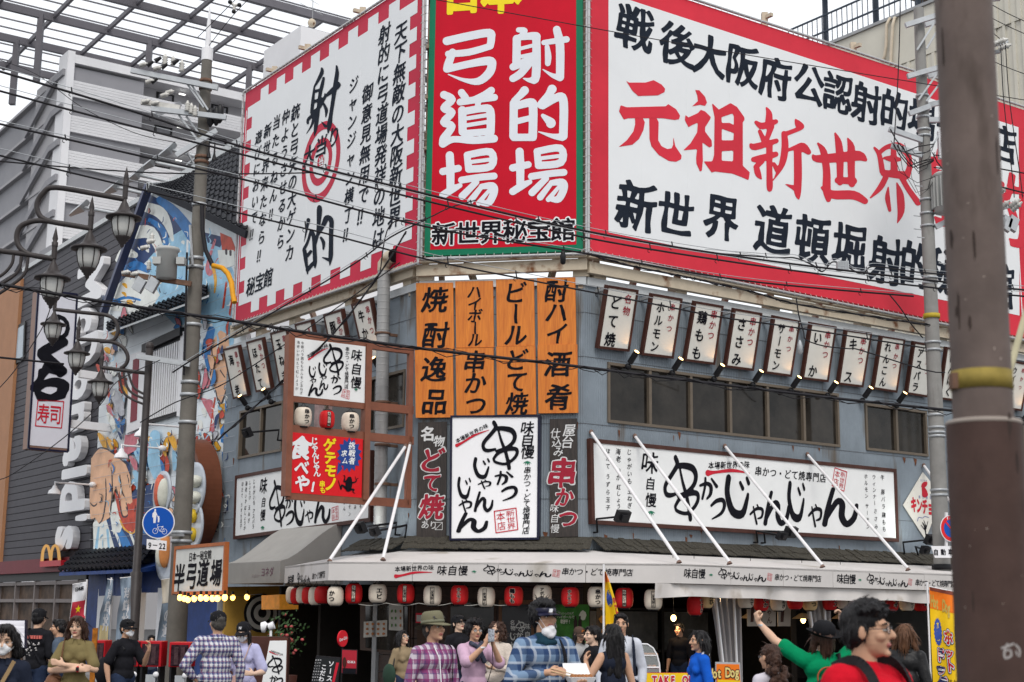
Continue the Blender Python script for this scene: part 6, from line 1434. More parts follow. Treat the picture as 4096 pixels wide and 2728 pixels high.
for x,y in((920,8),(957,20),(935,46)):e=at(x,y,27);m.tube([c,e],.03,6)
m.build('arm',m_porc,t);m=MB()
for x,y in((920,8),(957,20),(935,46)):m.ell(at(x,y,26.95),(.045,.04,.045),8,6)
m.build('clamp',m_black,t)
for x,y,X2 in((690,600,800),(620,650,770),(560,700,690),(470,750,600),(340,830,500),(800,640,900)):
 Yl=44;c=at(x,y,Yl);t=thing('flood_arm_lamp',f'grey arm lamp on the mural building roof, the one {"highest" if y == 600 else "furthest right" if x == 800 else "second highest" if y == 650 else "third from the top" if y == 700 else "fourth from the top" if y == 750 else "lowest"}','lamp',at(X2,y+25,Yl),'grey arm lamps on the roof')
 m=MB();m.tube([c,at(X2,y+30,Yl)],.06,6);m.build('arm',m_galv,t);m=MB();q=c;m.hexa([q+V((-.5,0,-.25)),q+V((-.1,-.3,-.05)),q+V((-.1,.3,-.05)),q+V((-.5,.2,-.25))],[q+V((-.4,0,-.1)),q+V((.1,-.2,.22)),q+V((.1,.2,.22)),q+V((-.4,.1,-.1))]);m.build('head',m_galv,t)
def flood(label,fr,arm_a,head,size=.13,lit=None,yaw=0):
 a=fr.at(*arm_a,.03);h=fr.at(*head,.85);t=thing('flood_light',label,'flood light',a,'flood lights');mid=fr.at(*arm_a,.12)+(h-a)*.1+Z3*.2
 m=MB();m.tube([a,a+fr.N*.1,mid,h],.02,6);m.build('arm',m_black,t)
 aim=(-fr.N+Z3*.55).normalized();x=aim.cross(Z3).normalized();y=x.cross(aim);m=MB();m.box(h,x*size,y*size*.75,aim*.045);m.box(h-aim*.06,x*size*.5,y*size*.4,aim*.03);m.build('housing',m_black,t)
 m=MB();m.box(h+aim*.047,x*size*.85,y*size*.6,aim*.002);m.build('lens',m_litw if lit else mat('flood_lens',(.08,.08,.09),.1,.1),t)
 if lit:
  l=bpy.data.lights.new('flood_light_beam','SPOT');l.energy=lit;l.spot_size=R(90);l.spot_blend=.7;l.shadow_soft_size=.1;l.color=(.95,1,.9);o=bpy.data.objects.new('flood_light_beam',l);COL.objects.link(o);o.parent=t;o.location=h+aim*.08-WLOC[t.name];o.rotation_euler=aim.to_track_quat('-Z','Y').to_euler()
flood('black flood light over the lower left corner of the long right-hand sign',W_R,(2375,2130),(2490,2065))
flood('left black flood light of the pair below the long right-hand sign',W_R,(3015,2170),(3128,2142),.1);flood('right black flood light of the pair below the long right-hand sign',W_R,(3045,2172),(3162,2128))
flood('lit flood light beside the diamond enamel sign',W_R,(3602,2215),(3722,2158),lit=12)
flood('small black lamp lying low beside the diamond enamel sign',W_R,(3660,2230),(3700,2200),.1)
flood('lit white flood light left of the cut corner',W_L,(1600,2140),(1442,2110),lit=10);flood('black flood light left of the cut corner next to the lit one',W_L,(1640,2150),(1500,2125),.1)
flood('grey flood light on an arm before the left-hand window',W_L,(1128,1762),(990,1730))
dz=board('enamel_sign','rusty diamond enamel sign with a rooster and red katakana','sign',None,W_R,[(3692,1889),(3770,1985),(3702,2158),(3613,2020)],.02,.035,mat('enamel_white',(.68,.66,.6),.35,.06,4,dirt=((.22,.09,.04),5,.66)),parts=('plate',))
b=MB();dd=.041;text(b,W_R,'キンチョ',(3655,2018),(3722,2030),62,dd,asp=.55,off=.05);
vs,fs=stroke_shape([[(3692,1945,14),(3698,1938,20),(3704,1932,12)],[(3694,1955,14),(3698,1965,20),(3700,1978,24)]],40);b.add([W_R.at(*v,dd)for v in vs],fs);b.build('lettering',m_inkr,dz)
b=MB();text(b,W_R,'ヨクキク',(3684,1921),(3706,1924),11,dd,asp=.7);text(b,W_R,'強力殺虫',(3678,1987),(3722,1991),13,dd,asp=.8);strokes(b,lambda x,y:W_R.at(x,y,dd),[[(3670,2085,2),(3675,2070,2),(3690,2072,2),(3700,2066,2),(3715,2070,2)]],30);b.build('lettering',mat('ink_blue',(.03,.06,.3),.5),dz)
b=MB();strokes(b,lambda x,y:W_R.at(x,y,dd),[[(3690,2090,3),(3700,2110,6),(3704,2145,2)],[(3712,2085,2),(3704,2115,4)],[(3684,2100,2),(3700,2120,4)],[(3695,2080,2),(3704,2105,3)]],40);b.build('chrysanthemum',m_ink,dz)
rs=board('enamel_sign','narrow red vertical enamel sign behind the right-hand pole','sign',None,W_R,[(3798,1870),(3822,1873),(3826,2035),(3806,2032)],.02,.035,m_inkr,parts=('plate',));b=MB();text(b,W_R,'金鳥香',(3810,1895),(3816,1995),20,.04);b.build('lettering',m_letter,rs)
rd=thing('enamel_sign','round white and yellow enamel sign half hidden by the brown steel pole','sign',W_R.at(3830,2155,.03));m=MB();c=W_R.at(3845,2112,.03);m.lathe(c,[(.2,0),(.2,.01),(0,.01)],28,W_R.U,W_R.W,W_R.N,False);m.build('plate',m_letter,rd);m=MB();m.add([c+W_R.N*.014+W_R.U*.19*math.cos(a)+W_R.W*.19*math.sin(a)for a in[math.pi+i*math.pi/14 for i in range(15)]],[tuple(range(15))]);m.build('lower_half',m_yel,rd)
EP=thing('exhaust_pipe','tall spiral-seamed grey exhaust pipe with a rusty elbow on the left-hand front','pipe',W_L.at(1545,2100,.3));k=lambda x,y:W_L.at(x,y,.32)
m=MB();top=k(1536,1085);bot=k(1520,2110);m.tube([bot,top],.115,18)
for i in range(36):
 p=bot+(top-bot)*(i+.5)/36;m.lathe(p,[(.116,-.012),(.121,0),(.116,.012)],18)
m.build('duct',mat('duct_grey',(.3,.3,.3),.5,.12,4,metal=.2),EP)
m=MB();m.tube([top,top+Z3*.12,top+Z3*.2+V((.1,-.12,.03)),top+Z3*.2+V((.2,-.25,.03))],[.12,.125,.125,.13],18,caps=False);m.build('elbow',m_rust,EP)
m=MB();m.lathe(top+Z3*.2+V((.19,-.24,.03)),[(.118,0),(0,0)],16,V((.78,.62,0)),Z3,V((.62,-.78,0)));m.build('mouth',m_black,EP)
for y in(1335,1610,1780,1936):
 m=MB();p=k(1530,y);band(m,p,.118,.02);m.bar(p,p-W_L.N*.3,.05);m.build('strap',m_rusty,EP)
# ================================================================ paper lanterns
def lampmat(name,col,e):
 return mat(name,col,.55,.14,5,dirt=(tuple(q*.75 for q in col),4,.6))
m_lr=lampmat('lantern_red',(.55,.012,.015),0);m_lw=lampmat('lantern_cream',(.68,.6,.5),0);m_ly=lampmat('lantern_amber',(.72,.5,.25),0)
PROF=[(.55,-1.0),(.72,-.92),(.88,-.74),(.97,-.45),(1,0),(.97,.45),(.88,.74),(.72,.92),(.55,1.0)]
def lantern(label,c,r,h,colour,s,group,box=False,tilt=0,out='',rot=0.,scale=1.):
 """round paper lantern, centre C, radius R, half height H, writing S read downwards"""
 rv=random.Random(int(c.x*1000));r*=rv.uniform(.95,1.04);h*=rv.uniform(.96,1.05);c=c+Z3*rv.uniform(-.012,.012);rot+=rv.uniform(-.22,.22)
 L=thing('paper_lantern',label,'lantern',c+Z3*(h*1.25),group)
 mt=dict(r=m_lr,w=m_lw,y=m_ly)[colour]
 P=[np.array(p)for p in PROF];pr=smoothline([(a,b,0)for a,b in PROF],4);pr=[(q[0]*r*(1+.012*(-1)**i),q[1]*h)for i,q in enumerate(pr)]
 m=MB();m.lathe(c,pr,20);m.build('paper_body',mt,L)
 m=MB();m.lathe(c,[(.57*r,h*.98),(.58*r,h*1.12),(.5*r,h*1.12)],18);m.lathe(c,[(.5*r,-h*1.12),(.58*r,-h*1.12),(.57*r,-h*.98)],18);m.build('rim',m_black,L)
 m=MB();m.tube([c+V((-.3*r,0,h*1.1)),c+Z3*(h*1.5),c+V((.3*r,0,h*1.1))],.005,4);m.tube([c+Z3*(h*1.5),c+Z3*(h*1.5+.12)],.005,4);m.build('wire',m_black,L)
 ca,sa=math.cos(rot),math.sin(rot)
 fwd=(CAMP-c);fwd.z=0;fwd.normalize();sd_=V((-fwd.y,fwd.x,0));fwd,sd_=fwd*ca+sd_*sa,sd_*ca-fwd*sa
 def on(u,v,lift):
  t=min(1,abs(v));rr_=r*(1-.0*t)*math.interp(t)if False else r*float(np.interp(v,[p[1]for p in PROF],[p[0]for p in PROF]))*1.012+lift
  u=max(-rr_*.98,min(rr_*.98,u));return c+sd_*u+fwd*math.sqrt(max(rr_*rr_-u*u,0))+Z3*(v*h)
 n=len(s)
 if n:
  hh=1.5/n if n>2 else .62;asp=min(1.0,.8*r/(hh*h));hh*=scale
  def write(off,lift,wmul=1):
   b=MB()
   for i,ch in enumerate(s):
    vs,fs=glyph(ch,off,1,0,20);v0=(n-1)/2*hh-i*hh if n>1 else 0
    q=[]
    for x,y in vs:
     x,y=(x-.5)/.95,(y-.38)/.95
     if ch in SOLO:x,y=y,-x
     q.append(on(x*hh*h*asp*1.05,v0+y*hh*.95,lift))
    b.add(q,fs)
   return b
  if box:
   b=MB();w_=hh*h*asp*.62;H=n*hh/2+.06;k=8
   for a0,a1,lift,mi_ in((1,1,.004,0),):
    q=[];
    for j in range(k+1):
     v=-H+2*H*j/k;q+=[on(-w_,v,.004),on(0,v,.004),on(w_,v,.004)]
    b.add(q,[(3*j+i,3*j+i+1,3*j+i+4,3*j+i+3)for j in range(k)for i in range(2)])
   b.build('label_strip',m_lw,L)
   b=MB()
   for uu in(-w_,w_):b.tube([on(uu,-H+2*H*j/k,.006)for j in range(k+1)],.004,4)
   for v in(-H,H):b.tube([on(-w_,v,.006),on(0,v,.007),on(w_,v,.006)],.004,4)
   b.build('label_border',m_ink,L)
  elif colour=='r':write(.085,.004).build('lettering_edge',m_lw,L)
  write(.035 if n<4 or not box else .02,.007).build('lettering',m_ink,L)
 return L
A_l=A_C.off(-.3);grp='paper lanterns under the awning front'
for x,y,col,s,bx,lb in((1415,2375,'r','名物どて焼',1,'red paper lantern with 名物どて焼 strip, leftmost under the front awning'),(1511,2373,'w','エビ',0,'cream paper lantern lettered エビ'),(1623,2377,'r','二度漬禁止',1,'red paper lantern with 二度漬禁止 strip right of the エビ lantern'),(1730,2384,'w','二度漬禁止',1,'cream paper lantern with 二度漬禁止 strip above the olive hat'),
 (1838,2379,'r','ホルモン',0,'red paper lantern lettered ホルモン between two cream 二度漬禁止 lanterns'),(1945,2387,'w','二度漬禁止',1,'cream paper lantern with 二度漬禁止 strip above the curly-haired woman'),(2055,2382,'r','鶏もも',0,'red paper lantern lettered 鶏もも'),(2169,2384,'w','アボカド',0,'cream paper lantern lettered アボカド above the man with a visor'),
 (2281,2390,'r','ホルモン',0,'red paper lantern lettered ホルモン above the green poster'),(2386,2390,'w','串かつ',0,'cream paper lantern lettered 串かつ beside the slim banner pole'),(2497,2390,'r','名物どて焼',1,'red paper lantern with 名物どて焼 strip right of the slim banner'),(2613,2396,'w','二度漬禁止',1,'cream paper lantern with 二度漬禁止 strip, rightmost under the front awning')):
 c=A_l.at(x,y);lantern(lb,c,.144,.15,col,s,grp,bool(bx))
cw=thing('festoon_cord','pale cord swagging below the row of front lanterns','cord',A_l.at(1415,2415));m=MB();P_=[]
for i in range(60):
 x=1415+640*i/59;P_.append(A_l.at(x,2412+10*abs(math.sin(i*.26))))
m.tube(P_,.006,5);m.build('cord',m_paper,cw)
A_ll=A_L.off(-.25)
for i in range(7):
 t=i/6;x=1318-145*(1-(1-t)**1.15)if i else 1342;c=A_ll.at(x,2382,0)if i else A_l.at(1342,2382,.1)
 lb=['big cream paper lantern at the awning corner, nearest of the left-hand row','red paper lantern right behind the big cream corner lantern','cream paper lantern lettered エビ in the left-hand row behind the corner','red paper lantern in the middle of the left-hand row','cream paper lantern lettered かつ in the left-hand row','red paper lantern next to the far end of the left-hand row','plain cream paper lantern at the far end of the left-hand row'][i]
 lantern(lb,c,.135,.145,'w' if i%2==0 else 'r',['かつ','','エビ','','かつ','',''][i],'paper lanterns along the left-hand awning edge',rot=.9 if i else-.7)
A_rl=A_R.off(-.55)
for x,y,col,s,lb in((2780,2426,'r','うずら','red paper lantern lettered うずら hanging lower than the others at the dining room corner'),(2822,2398,'y','えび','amber paper lantern half hidden behind the red うずら one'),(2983,2396,'w','ほたて','cream paper lantern at the right of the clear curtain, lettered ほたて'),(3044,2407,'r','いか','red paper lantern above the raised fist, lettered いか'),(3112,2405,'w','玉ねぎ','cream paper lantern lettered 玉ねぎ right of the raised fist'),(3180,2405,'r','','plain red paper lantern right of the 玉ねぎ lantern'),
 (3239,2403,'y','かつ','amber paper lantern beside the second clear curtain'),(3319,2403,'r','キス','red paper lantern right of the second clear curtain'),(3377,2403,'w','じゃん','cream paper lantern behind the hair of the man in red, left one'),(3437,2407,'r','','plain red paper lantern above the head of the man in red'),(3510,2407,'w','かつ','cream paper lantern lettered かつ above the head of the man in red'),(3564,2409,'r','ネギ','red paper lantern left of the にんにく lantern'),(3627,2411,'w','にんにく','cream paper lantern lettered にんにく above the brown-haired woman'),(3682,2413,'r','豚','red paper lantern just left of the hot dog banner pole'),(3850,2420,'r','','red paper lantern between the hot dog banner and the brown pole')):
 lantern(lb,A_rl.at(x,y),.132,.14,col,s,'paper lanterns behind the right-hand flap',rot=.75)
W_P2=W_P.off(-.05)
for x,y,col,s,bx,d_,lb in((1212,1668,'w','串かつ',0,70,'cream paper lantern hanging left in the projecting sign frame'),(1308,1677,'r','名物どて焼',1,62,'red paper lantern hanging in the middle of the projecting sign frame'),(1401,1687,'w','串かつ',0,70,'cream paper lantern hanging right in the projecting sign frame')):
 lantern(lb,W_P2.at(x,y),d_/2/232,d_/2/232*1.08,col,s,'paper lanterns in the projecting sign',bool(bx),rot=.35,scale=1.05 if col=='w' else 1)
# ================================================================ banners
def nobori(label,Y,pole,pts,mt,extra=(),pw=.016):
 """banner: pole px (x, y top), cloth = list of px (left, right, y)"""
 b0=at(*pole,Y);t=thing('banner',label,'banner',(b0.x,Y,0));m=MB();m.tube([(b0.x,Y,0),(b0.x,Y,b0.z)],pw,8);m.build('pole',m_rod,t)
 def cl(s,v,d=0):
  n=len(pts)-1;k=min(int(v*n),n-1);f=v*n-k
  xl=pts[k][0]*(1-f)+pts[k+1][0]*f;xr=pts[k][1]*(1-f)+pts[k+1][1]*f;yl=pts[k][2]*(1-f)+pts[k+1][2]*f;dy=pts[0][3]if len(pts[0])>3 else 0
  return at(xl+(xr-xl)*s,yl+dy*s,Y+.04*math.sin(v*9+s*3)+.05*math.sin(s*6)-d)
 m=MB();vs=[cl(i/10,j/24)for j in range(25)for i in range(11)];m.add(vs,[(11*j+i,11*j+i+1,11*j+i+12,11*j+i+11)for j in range(24)for i in range(10)],True);m.build('cloth',mt,t)
 for nm,mm,fn in extra:
  b=MB();fn(b,cl);b.build(nm,mm,t)
 m=MB();m.tube([cl(0,0),cl(1,0)],.008,5);m.build('cross_rod',m_rod,t);return t
def nput(b,cl,ch,s,v,w,h,off,d=.012,lean=0):
 vs,fs=glyph(ch,off,1,0,30)
 if ch=='ー':vs=[(.5+(y-.38),.38-(x-.5))for x,y in vs]
 b.add([cl(min(1,max(0,s+(x-.5)/.95*w+lean*(y-.38))),min(1,max(0,v-(y-.38)/.95*h)),d)for x,y in vs],fs)
m_by=mat('banner_bright_yellow',(.78,.5,.01),.6,.05,3);m_bo=mat('banner_orange',(.75,.17,.01),.6,.05,3);m_blu=mat('badge_blue',(.03,.07,.32),.5,.05);m_navyl=mat('outline_navy',(.02,.025,.09),.5,.05)
def rect(b,cl,s0,s1,v0,v1,d=.006,n=8):
 vs=[cl(s0+(s1-s0)*i/n,v0+(v1-v0)*j/n,d)for j in range(n+1)for i in range(n+1)];k=n+1
 b.add(vs,[(k*j+i,k*j+i+1,k*j+i+k+1,k*j+i+k)for j in range(n)for i in range(n)],True)
def badge(b,cl):
 b.add([cl(.3+.17*(1 if i%2 else .86)*math.cos(a),.29+.075*(1 if i%2 else .86)*math.sin(a)*1.35,.008)for i,a in enumerate([2*math.pi*i/40 for i in range(40)])],[tuple(range(40))])
def hd(off,d):
 def fn(b,cl):
  for ch,s,v,h in(('ホ',.72,.31,.11),('ッ',.72,.42,.07),('ト',.72,.51,.1),('ド',.36,.45,.1),('ッ',.34,.55,.07),('グ',.36,.65,.1)):nput(b,cl,ch,s,v,.36,h,off,d)
 return fn
HDP=[(3717,3822,2346,22),(3722,3818,2500),(3728,3828,2640),(3734,3850,2790),(3740,3866,2940)]
nobori('yellow and orange hot dog banner on a white pole at right',24.2,(3708,2328),HDP,m_by,
 [('top_band',m_bo,lambda b,cl:rect(b,cl,0,1,.0,.14)),('hem',mat('hem_brown',(.2,.05,.03),.7),lambda b,cl:rect(b,cl,.02,1,0,.025,.009)),('badge',m_blu,badge),
  ('lettering',mat('lettering_gold',(.5,.36,.08),.4),lambda b,cl:[nput(b,cl,ch,.12+i*.115,.085+i*.004,.17,.1,.05)for i,ch in enumerate('Hot Dog')]),
  ('lettering',m_yel,lambda b,cl:[nput(b,cl,ch,.3,.235+i*.026,.11,.028,.03,.014)for i,ch in enumerate('オリジナル')]),
  ('lettering_edge',m_navyl,hd(.15,.01)),('lettering_edge',m_letter,hd(.1,.014)),('lettering',m_inkr,hd(.035,.018)),
  ('lettering',m_ink,lambda b,cl:[nput(b,cl,ch,.62+i*.055,.61,.09,.03,.02)for i,ch in enumerate('hot dog')]),
  ('picture',mat('hot_dog_print',(.5,.2,.08),.6,.7,18),lambda b,cl:b.add([cl(.72+.28*math.cos(a),.78+.06*math.sin(a)-.03*math.cos(a),.01)for a in[i*math.pi/10 for i in range(20)]],[tuple(range(20))]))])
nobori('furled yellow and orange hot dog banner on a white pole before the brown door',20.8,(2415,2256),[(2419,2422,2285),(2420,2440,2330),(2421,2462,2400),(2422,2478,2470),(2425,2480,2640),(2425,2480,2760)],m_by,
 [('top_band',m_bo,lambda b,cl:rect(b,cl,0,1,.02,.19)),('badge',m_blu,lambda b,cl:b.add([cl(.42+.3*(1 if i%2 else .88)*math.cos(a),.38+.1*(1 if i%2 else .88)*math.sin(a),.008)for i,a in enumerate([2*math.pi*i/36 for i in range(36)])],[tuple(range(36))])),
  ('lettering',m_yel,lambda b,cl:[nput(b,cl,ch,.45,.31+i*.035,.24,.036,.03,.014)for i,ch in enumerate('オリジナル')]),('lettering',m_inkr,lambda b,cl:[nput(b,cl,ch,.9,.4+i*.07,.3,.07,.05,.014)for i,ch in enumerate('ホット')])])
m_fw=mat('flag_white',(.55,.55,.57),.7,.06,3);m_fg=mat('flag_blue_grey',(.2,.25,.31),.7,.1,3);m_fd=mat('flag_dark',(.03,.035,.05),.7,.1,3)
def star(b,cl):
 b.add([cl(.5+.2*(1 if i%2==0 else .4)*math.sin(i*math.pi/5),.53-.085*(1 if i%2==0 else .4)*math.cos(i*math.pi/5),.012)for i in range(10)],[tuple(range(10))])
nobori('white banner with a red panel and yellow star at left',26,(348,2318),[(290,346,2338,-10),(288,344,2400),(278,342,2470),(264,340,2560)],m_fw,[('red_panel',mat('flag_red',(.42,.03,.05),.7),lambda b,cl:rect(b,cl,.05,.97,.38,.72)),('star',m_yel,star),('lettering',m_ink,lambda b,cl:[nput(b,cl,ch,.3+.2*i,.12,.22,.09,.03)for i,ch in enumerate('日本語')])])
mk=lambda b,cl:[nput(b,cl,ch,.6,.3+.24*i,.5,.2,.04)for i,ch in enumerate('海鮮丼')]
nobori('blue-grey banner leaning beside the red and white star banner',26.3,(446,2310),[(430,452,2316,4),(420,450,2380),(400,440,2450),(390,436,2560)],m_fg,[('lettering',m_fw,mk),('end_panel',mat('flag_tan',(.4,.33,.18),.7),lambda b,cl:rect(b,cl,.1,.9,.82,1))])
nobori('blue-grey banner with white writing left of the far lamp post',26.3,(520,2306),[(480,524,2312,-4),(484,523,2380),(470,522,2450),(462,520,2560)],m_fg,[('lettering',m_fw,mk)])
nobori('blue-grey banner with a cream top partly behind the left utility pole',29,(690,2312),[(645,690,2318,-6),(650,690,2400),(635,685,2500),(622,670,2600)],m_fg,[('cream_panel',mat('flag_cream',(.55,.5,.42),.7),lambda b,cl:rect(b,cl,0,1,0,.38)),('lettering',m_fw,lambda b,cl:[nput(b,cl,ch,.6,.55+.2*i,.5,.18,.04)for i,ch in enumerate('の道')])])
# ================================================================ red capsule-toy machines
def capsule(label,x0,x1,Y,y0=2560):
 a=at(x0,y0,Y);b=at(x1,y0,Y);w_=(b.x-a.x)/2;cx=(a.x+b.x)/2;z1=a.z;t=thing('capsule_machine',label,'capsule machine',(cx,Y,.0),'row of red capsule machines')
 rd_=mat('machine_red',(.4,.008,.015),.35,.08,3);m=MB();m.abox(cx-w_,cx+w_,Y-.2,Y+.2,.75,z1);m.build('cabinet',rd_,t,bevel=.012)
 m=MB();m.abox(cx-w_*.8,cx+w_*.8,Y-.215,Y-.19,z1-.36,z1-.04);m.build('display_window',mat('machine_window',(.03,.015,.02),.1,.9,9),t)
 m=MB();m.abox(cx-.05,cx+.1,Y-.225,Y-.2,z1-.62,z1-.5);m.build('coin_panel',m_galv,t);m=MB();m.abox(cx-.03,cx+.08,Y-.23,Y-.2,z1-.68,z1-.63);m.build('slot',m_yel,t)
 m=MB();m.lathe((cx+w_*.62,Y-.21,z1-.5),[(.045,0),(.04,.03),(0,.03)],14,V((1,0,0)),Z3,V((0,-1,0)));m.build('knob',m_letter,t)
 m=MB()
 for dx in(-1,1):m.abox(cx+dx*(w_-.03)-.015,cx+dx*(w_-.03)+.015,Y-.18,Y+.18,0,.75)
 m.build('stand',m_black,t)
 m=MB();fr=Fr(V((cx,Y-.216,0)),V((1,0,0)));
 for k,x in enumerate((-.3,.3)):m.abox(cx+w_*x-.03,cx+w_*x+.03,Y-.222,Y-.216,z1-.34,z1-.07)
 m.build('card',mat('machine_card',(.06,.03,.035),.4,.6,20),t)
for i,(x0,x1,y0)in enumerate(((392,436,2560),(505,570,2563),(575,660,2563),(690,775,2567))):capsule('red capsule toy machine, '+('leftmost, beside the orange frame','second from left, behind the man in black walking','between the far lamp post and the utility pole','rightmost, behind the checked blue shirt')[i],x0,x1,23,y0)
t=thing('display_screen','large bright screen in a dark frame behind the masked woman at far left','screen',(at(40,2600,12.5).x,12.5,0));F_=Fr(at(40,2540,12.5),V((1,.12,0)));m=MB();q=[F_.at(*p)for p in((-90,2478),(104,2480),(102,2592),(-90,2590))];m.hexa([p-F_.N*.08 for p in q],q);m.build('case',m_navy,t)
m=MB();c=sum(q,V((0,0,0)))/4;q=[c+(p-c)*.95+F_.N*.004 for p in q];m.quad(*q);m.build('screen',mat('screen_glow',(.62,.6,.72),.3,.7,5,emit=.25,stretch=(.15,.15,3)),t);m=MB();m.tube([(c.x,c.y+.06,0),(c.x,c.y+.06,c.z)],.04,8);m.build('stand',m_black,t)
t=thing('orange_frame','orange metal frame sign standing behind the woman in olive','frame',(at(378,2600,22).x,22,0));m=MB();a=at(372,2512,22);b=at(392,2508,22);m.abox(a.x,b.x,21.98,22.02,0,a.z);m.build('panel',mat('frame_amber',(.3,.1,.008),.5,.5,14),t)
# ================================================================ things standing along the corner front
def stand_board(label,Y,quad,face,frame,extra=(),name='menu_stand',cat='sign board',fw=.03):
 fr=Fr(at(*quad[0],Y),V((1,0,0)));pt=[fr.at(*p)for p in quad];b0=(pt[2]+pt[3])/2;t=thing(name,label,cat,(b0.x,Y,0));c=sum(pt,V((0,0,0)))/4
 m=MB();m.hexa([p+V((0,.04,0))for p in pt],pt);m.build('frame',frame,t);m=MB();q=[c+(p-c)*(1-fw*2.4)-V((0,.006,0))for p in pt];m.hexa([p+V((0,.008,0))for p in q],q);m.build('panel',face,t)
 for nm,mm,fn in extra:b=MB();fn(b,fr);b.build(nm,mm,t)
 return t
def aboard(b,fr):
 for ch,q in(('串',(1068,2622,1132,2696)),('か',(1078,2702,1112,2732)),('っ',(1104,2710,1132,2740)),('じ',(1050,2730,1080,2770))):logo_char(b,fr,ch,*q,d=.012)
 text(b,fr,'本場新世界の味',(1086,2604),(1128,2618),9,.012)
stand_board('white standing sign board with brown frame and brush logo behind the girl in lavender',18.4,[(1078,2552),(1151,2551),(1142,2860),(1020,2860)],m_white,mat('board_frame_brown',(.09,.03,.02),.5,.15),[('lettering',m_ink,aboard),('underline',m_inkr,lambda b,fr:strokes(b,lambda x,y:fr.at(x,y,.012),[[(1078,2606,5),(1100,2616,3),(1130,2624,1)]],20))])
stand_board('black tilted sign board with white vertical writing before the dark doorway',19,[(1264,2622),(1362,2630),(1340,2850),(1222,2850)],mat('blackboard',(.012,.014,.016),.6,.2),m_black,[('lettering',m_letter,lambda b,fr:(text(b,fr,'ソースもこだわり',(1325,2655),(1300,2860),24,.012,off=.03,rot=-.12),text(b,fr,'こだわり',(1296,2668),(1280,2740),22,.012,off=.03,rot=-.12),[text(b,fr,'揚げたて串の味を',(1282-i*9,2640),(1268-i*9,2720),6,.012)for i in range(3)])),('red_strip',m_inkr,lambda b,fr:b.add([fr.at(*p,.012)for p in((1345,2650),(1356,2651),(1338,2730),(1328,2729))],[(0,1,2,3)]))])
stand_board('black framed drinks poster with a red field reading OSAKA',21,[(1367,2596),(1430,2599),(1427,2697),(1365,2695)],mat('poster_red',(.36,.015,.03),.5,.15,3),m_black,[('lettering',m_letter,lambda b,fr:text(b,fr,'OSAKA',(1393,2647),(1418,2648),13,.012,asp=.6,off=.03)),('picture',mat('cola_print',(.05,.012,.01),.4,.4),lambda b,fr:b.add([fr.at(1378+8*math.cos(a),2650+22*math.sin(a),.012)for a in[i*.52 for i in range(12)]],[tuple(range(12))])),('foot',m_ink,lambda b,fr:b.add([fr.at(*p,.013)for p in((1370,2672),(1425,2674),(1424,2694),(1369,2692))],[(0,1,2,3)]))],'poster_stand')
dsk=thing('disc_sign','round red disc sign with white script lettering on a thin post','sign',(at(1370,2557,21.2).x,21.2,0));FD=Fr(at(1370,2554,21.2),V((.5,.86,0)));c=FD.O;m=MB();m.lathe(c,[(.115,-.012),(.115,.012),(0,.012)],30,FD.U,FD.W,FD.N,False);m.build('disc',mat('disc_red',(.55,.008,.02),.35,.04),dsk)
b=MB()
for i,ch in enumerate('Coca-Cola'):put(b,ch,c+FD.N*.016+FD.U*(-.08+i*.02)+FD.W*(i*.004-.015),FD.U*.042,FD.W*.06,off=.02,res=20)
b.build('lettering',m_letter,dsk);m=MB();m.tube([(c.x,c.y+.03,0),(c.x,c.y+.03,c.z)],.012,6);m.build('post',m_black,dsk)
fan=thing('spot_projector','white twin-headed lamp on the counter of the small shop','lamp',at(1083,2545,22));m=MB();k=lambda x,y,d=0:at(x,y,22+d);m.tube([k(1083,2545),k(1083,2522)],.02,8);m.tube([k(1046,2510),k(1060,2508),k(1066,2510)],[.075,.085,.06],14);m.tube([k(1074,2508),k(1096,2500)],[.05,.06],14);m.build('housing',m_letter,fan)
ct=thing('shop_counter','dark brown counter with a menu panel in front of the small shop','counter',(at(1040,2600,22.6).x,22.6,0));a=at(905,2545,22.6);b_=at(1150,2545,22.6);m=MB();m.abox(a.x,b_.x,22.4,22.9,0,a.z);m.build('body',mat('counter_brown',(.06,.022,.016),.5,.2,4),ct)
fp=thing('flower_pot','potted plant with pink flowers inside the dark shop doorway','plant',(at(1135,2600,23.5).x,23.5,.1));m=MB();rr=random.Random(8);base=at(1140,2545,23.5)
for i in range(220):
 p=base+V((rr.gauss(0,.13),rr.gauss(0,.12),rr.gauss(-.02,.17)));n_=V((rr.uniform(-1,1),rr.uniform(-1,1),rr.uniform(-1,1))).normalized();x=n_.orthogonal().normalized()*.035;y=n_.cross(x)*.6;m.quad(p-x,p-y,p+x,p+y)
m.build('foliage',mat('leaf_dark',(.03,.07,.02),.6,.5,6),fp);m=MB()
for i in range(26):m.ell(base+V((rr.gauss(0,.1),rr.gauss(-.08,.08),rr.gauss(-.03,.12))),(.03,.03,.025),6,4)
m.build('bloom',mat('bloom_pink',(.45,.09,.09),.6,.3,6),fp);m=MB();m.lathe((base.x,base.y,.12),[(.16,0),(.22,.5),(.2,.5)],16);m.tube([(base.x,base.y,.6),(base.x,base.y,base.z)],.02,6);m.build('pot',m_brown,fp)
tk=stand_board('yellow take-out counter front with red lettering',20.2,[(2580,2691),(2752,2691),(2752,2800),(2580,2800)],m_by,m_inkr,[('lettering_edge',m_letter,lambda b,fr:text(b,fr,'TAKE OUT',(2618,2718),(2790,2718),40,.012,asp=.7,off=.13)),('lettering',m_inkr,lambda b,fr:text(b,fr,'TAKE OUT',(2618,2718),(2790,2718),40,.016,asp=.7,off=.05))],'takeout_sign','sign',.01)
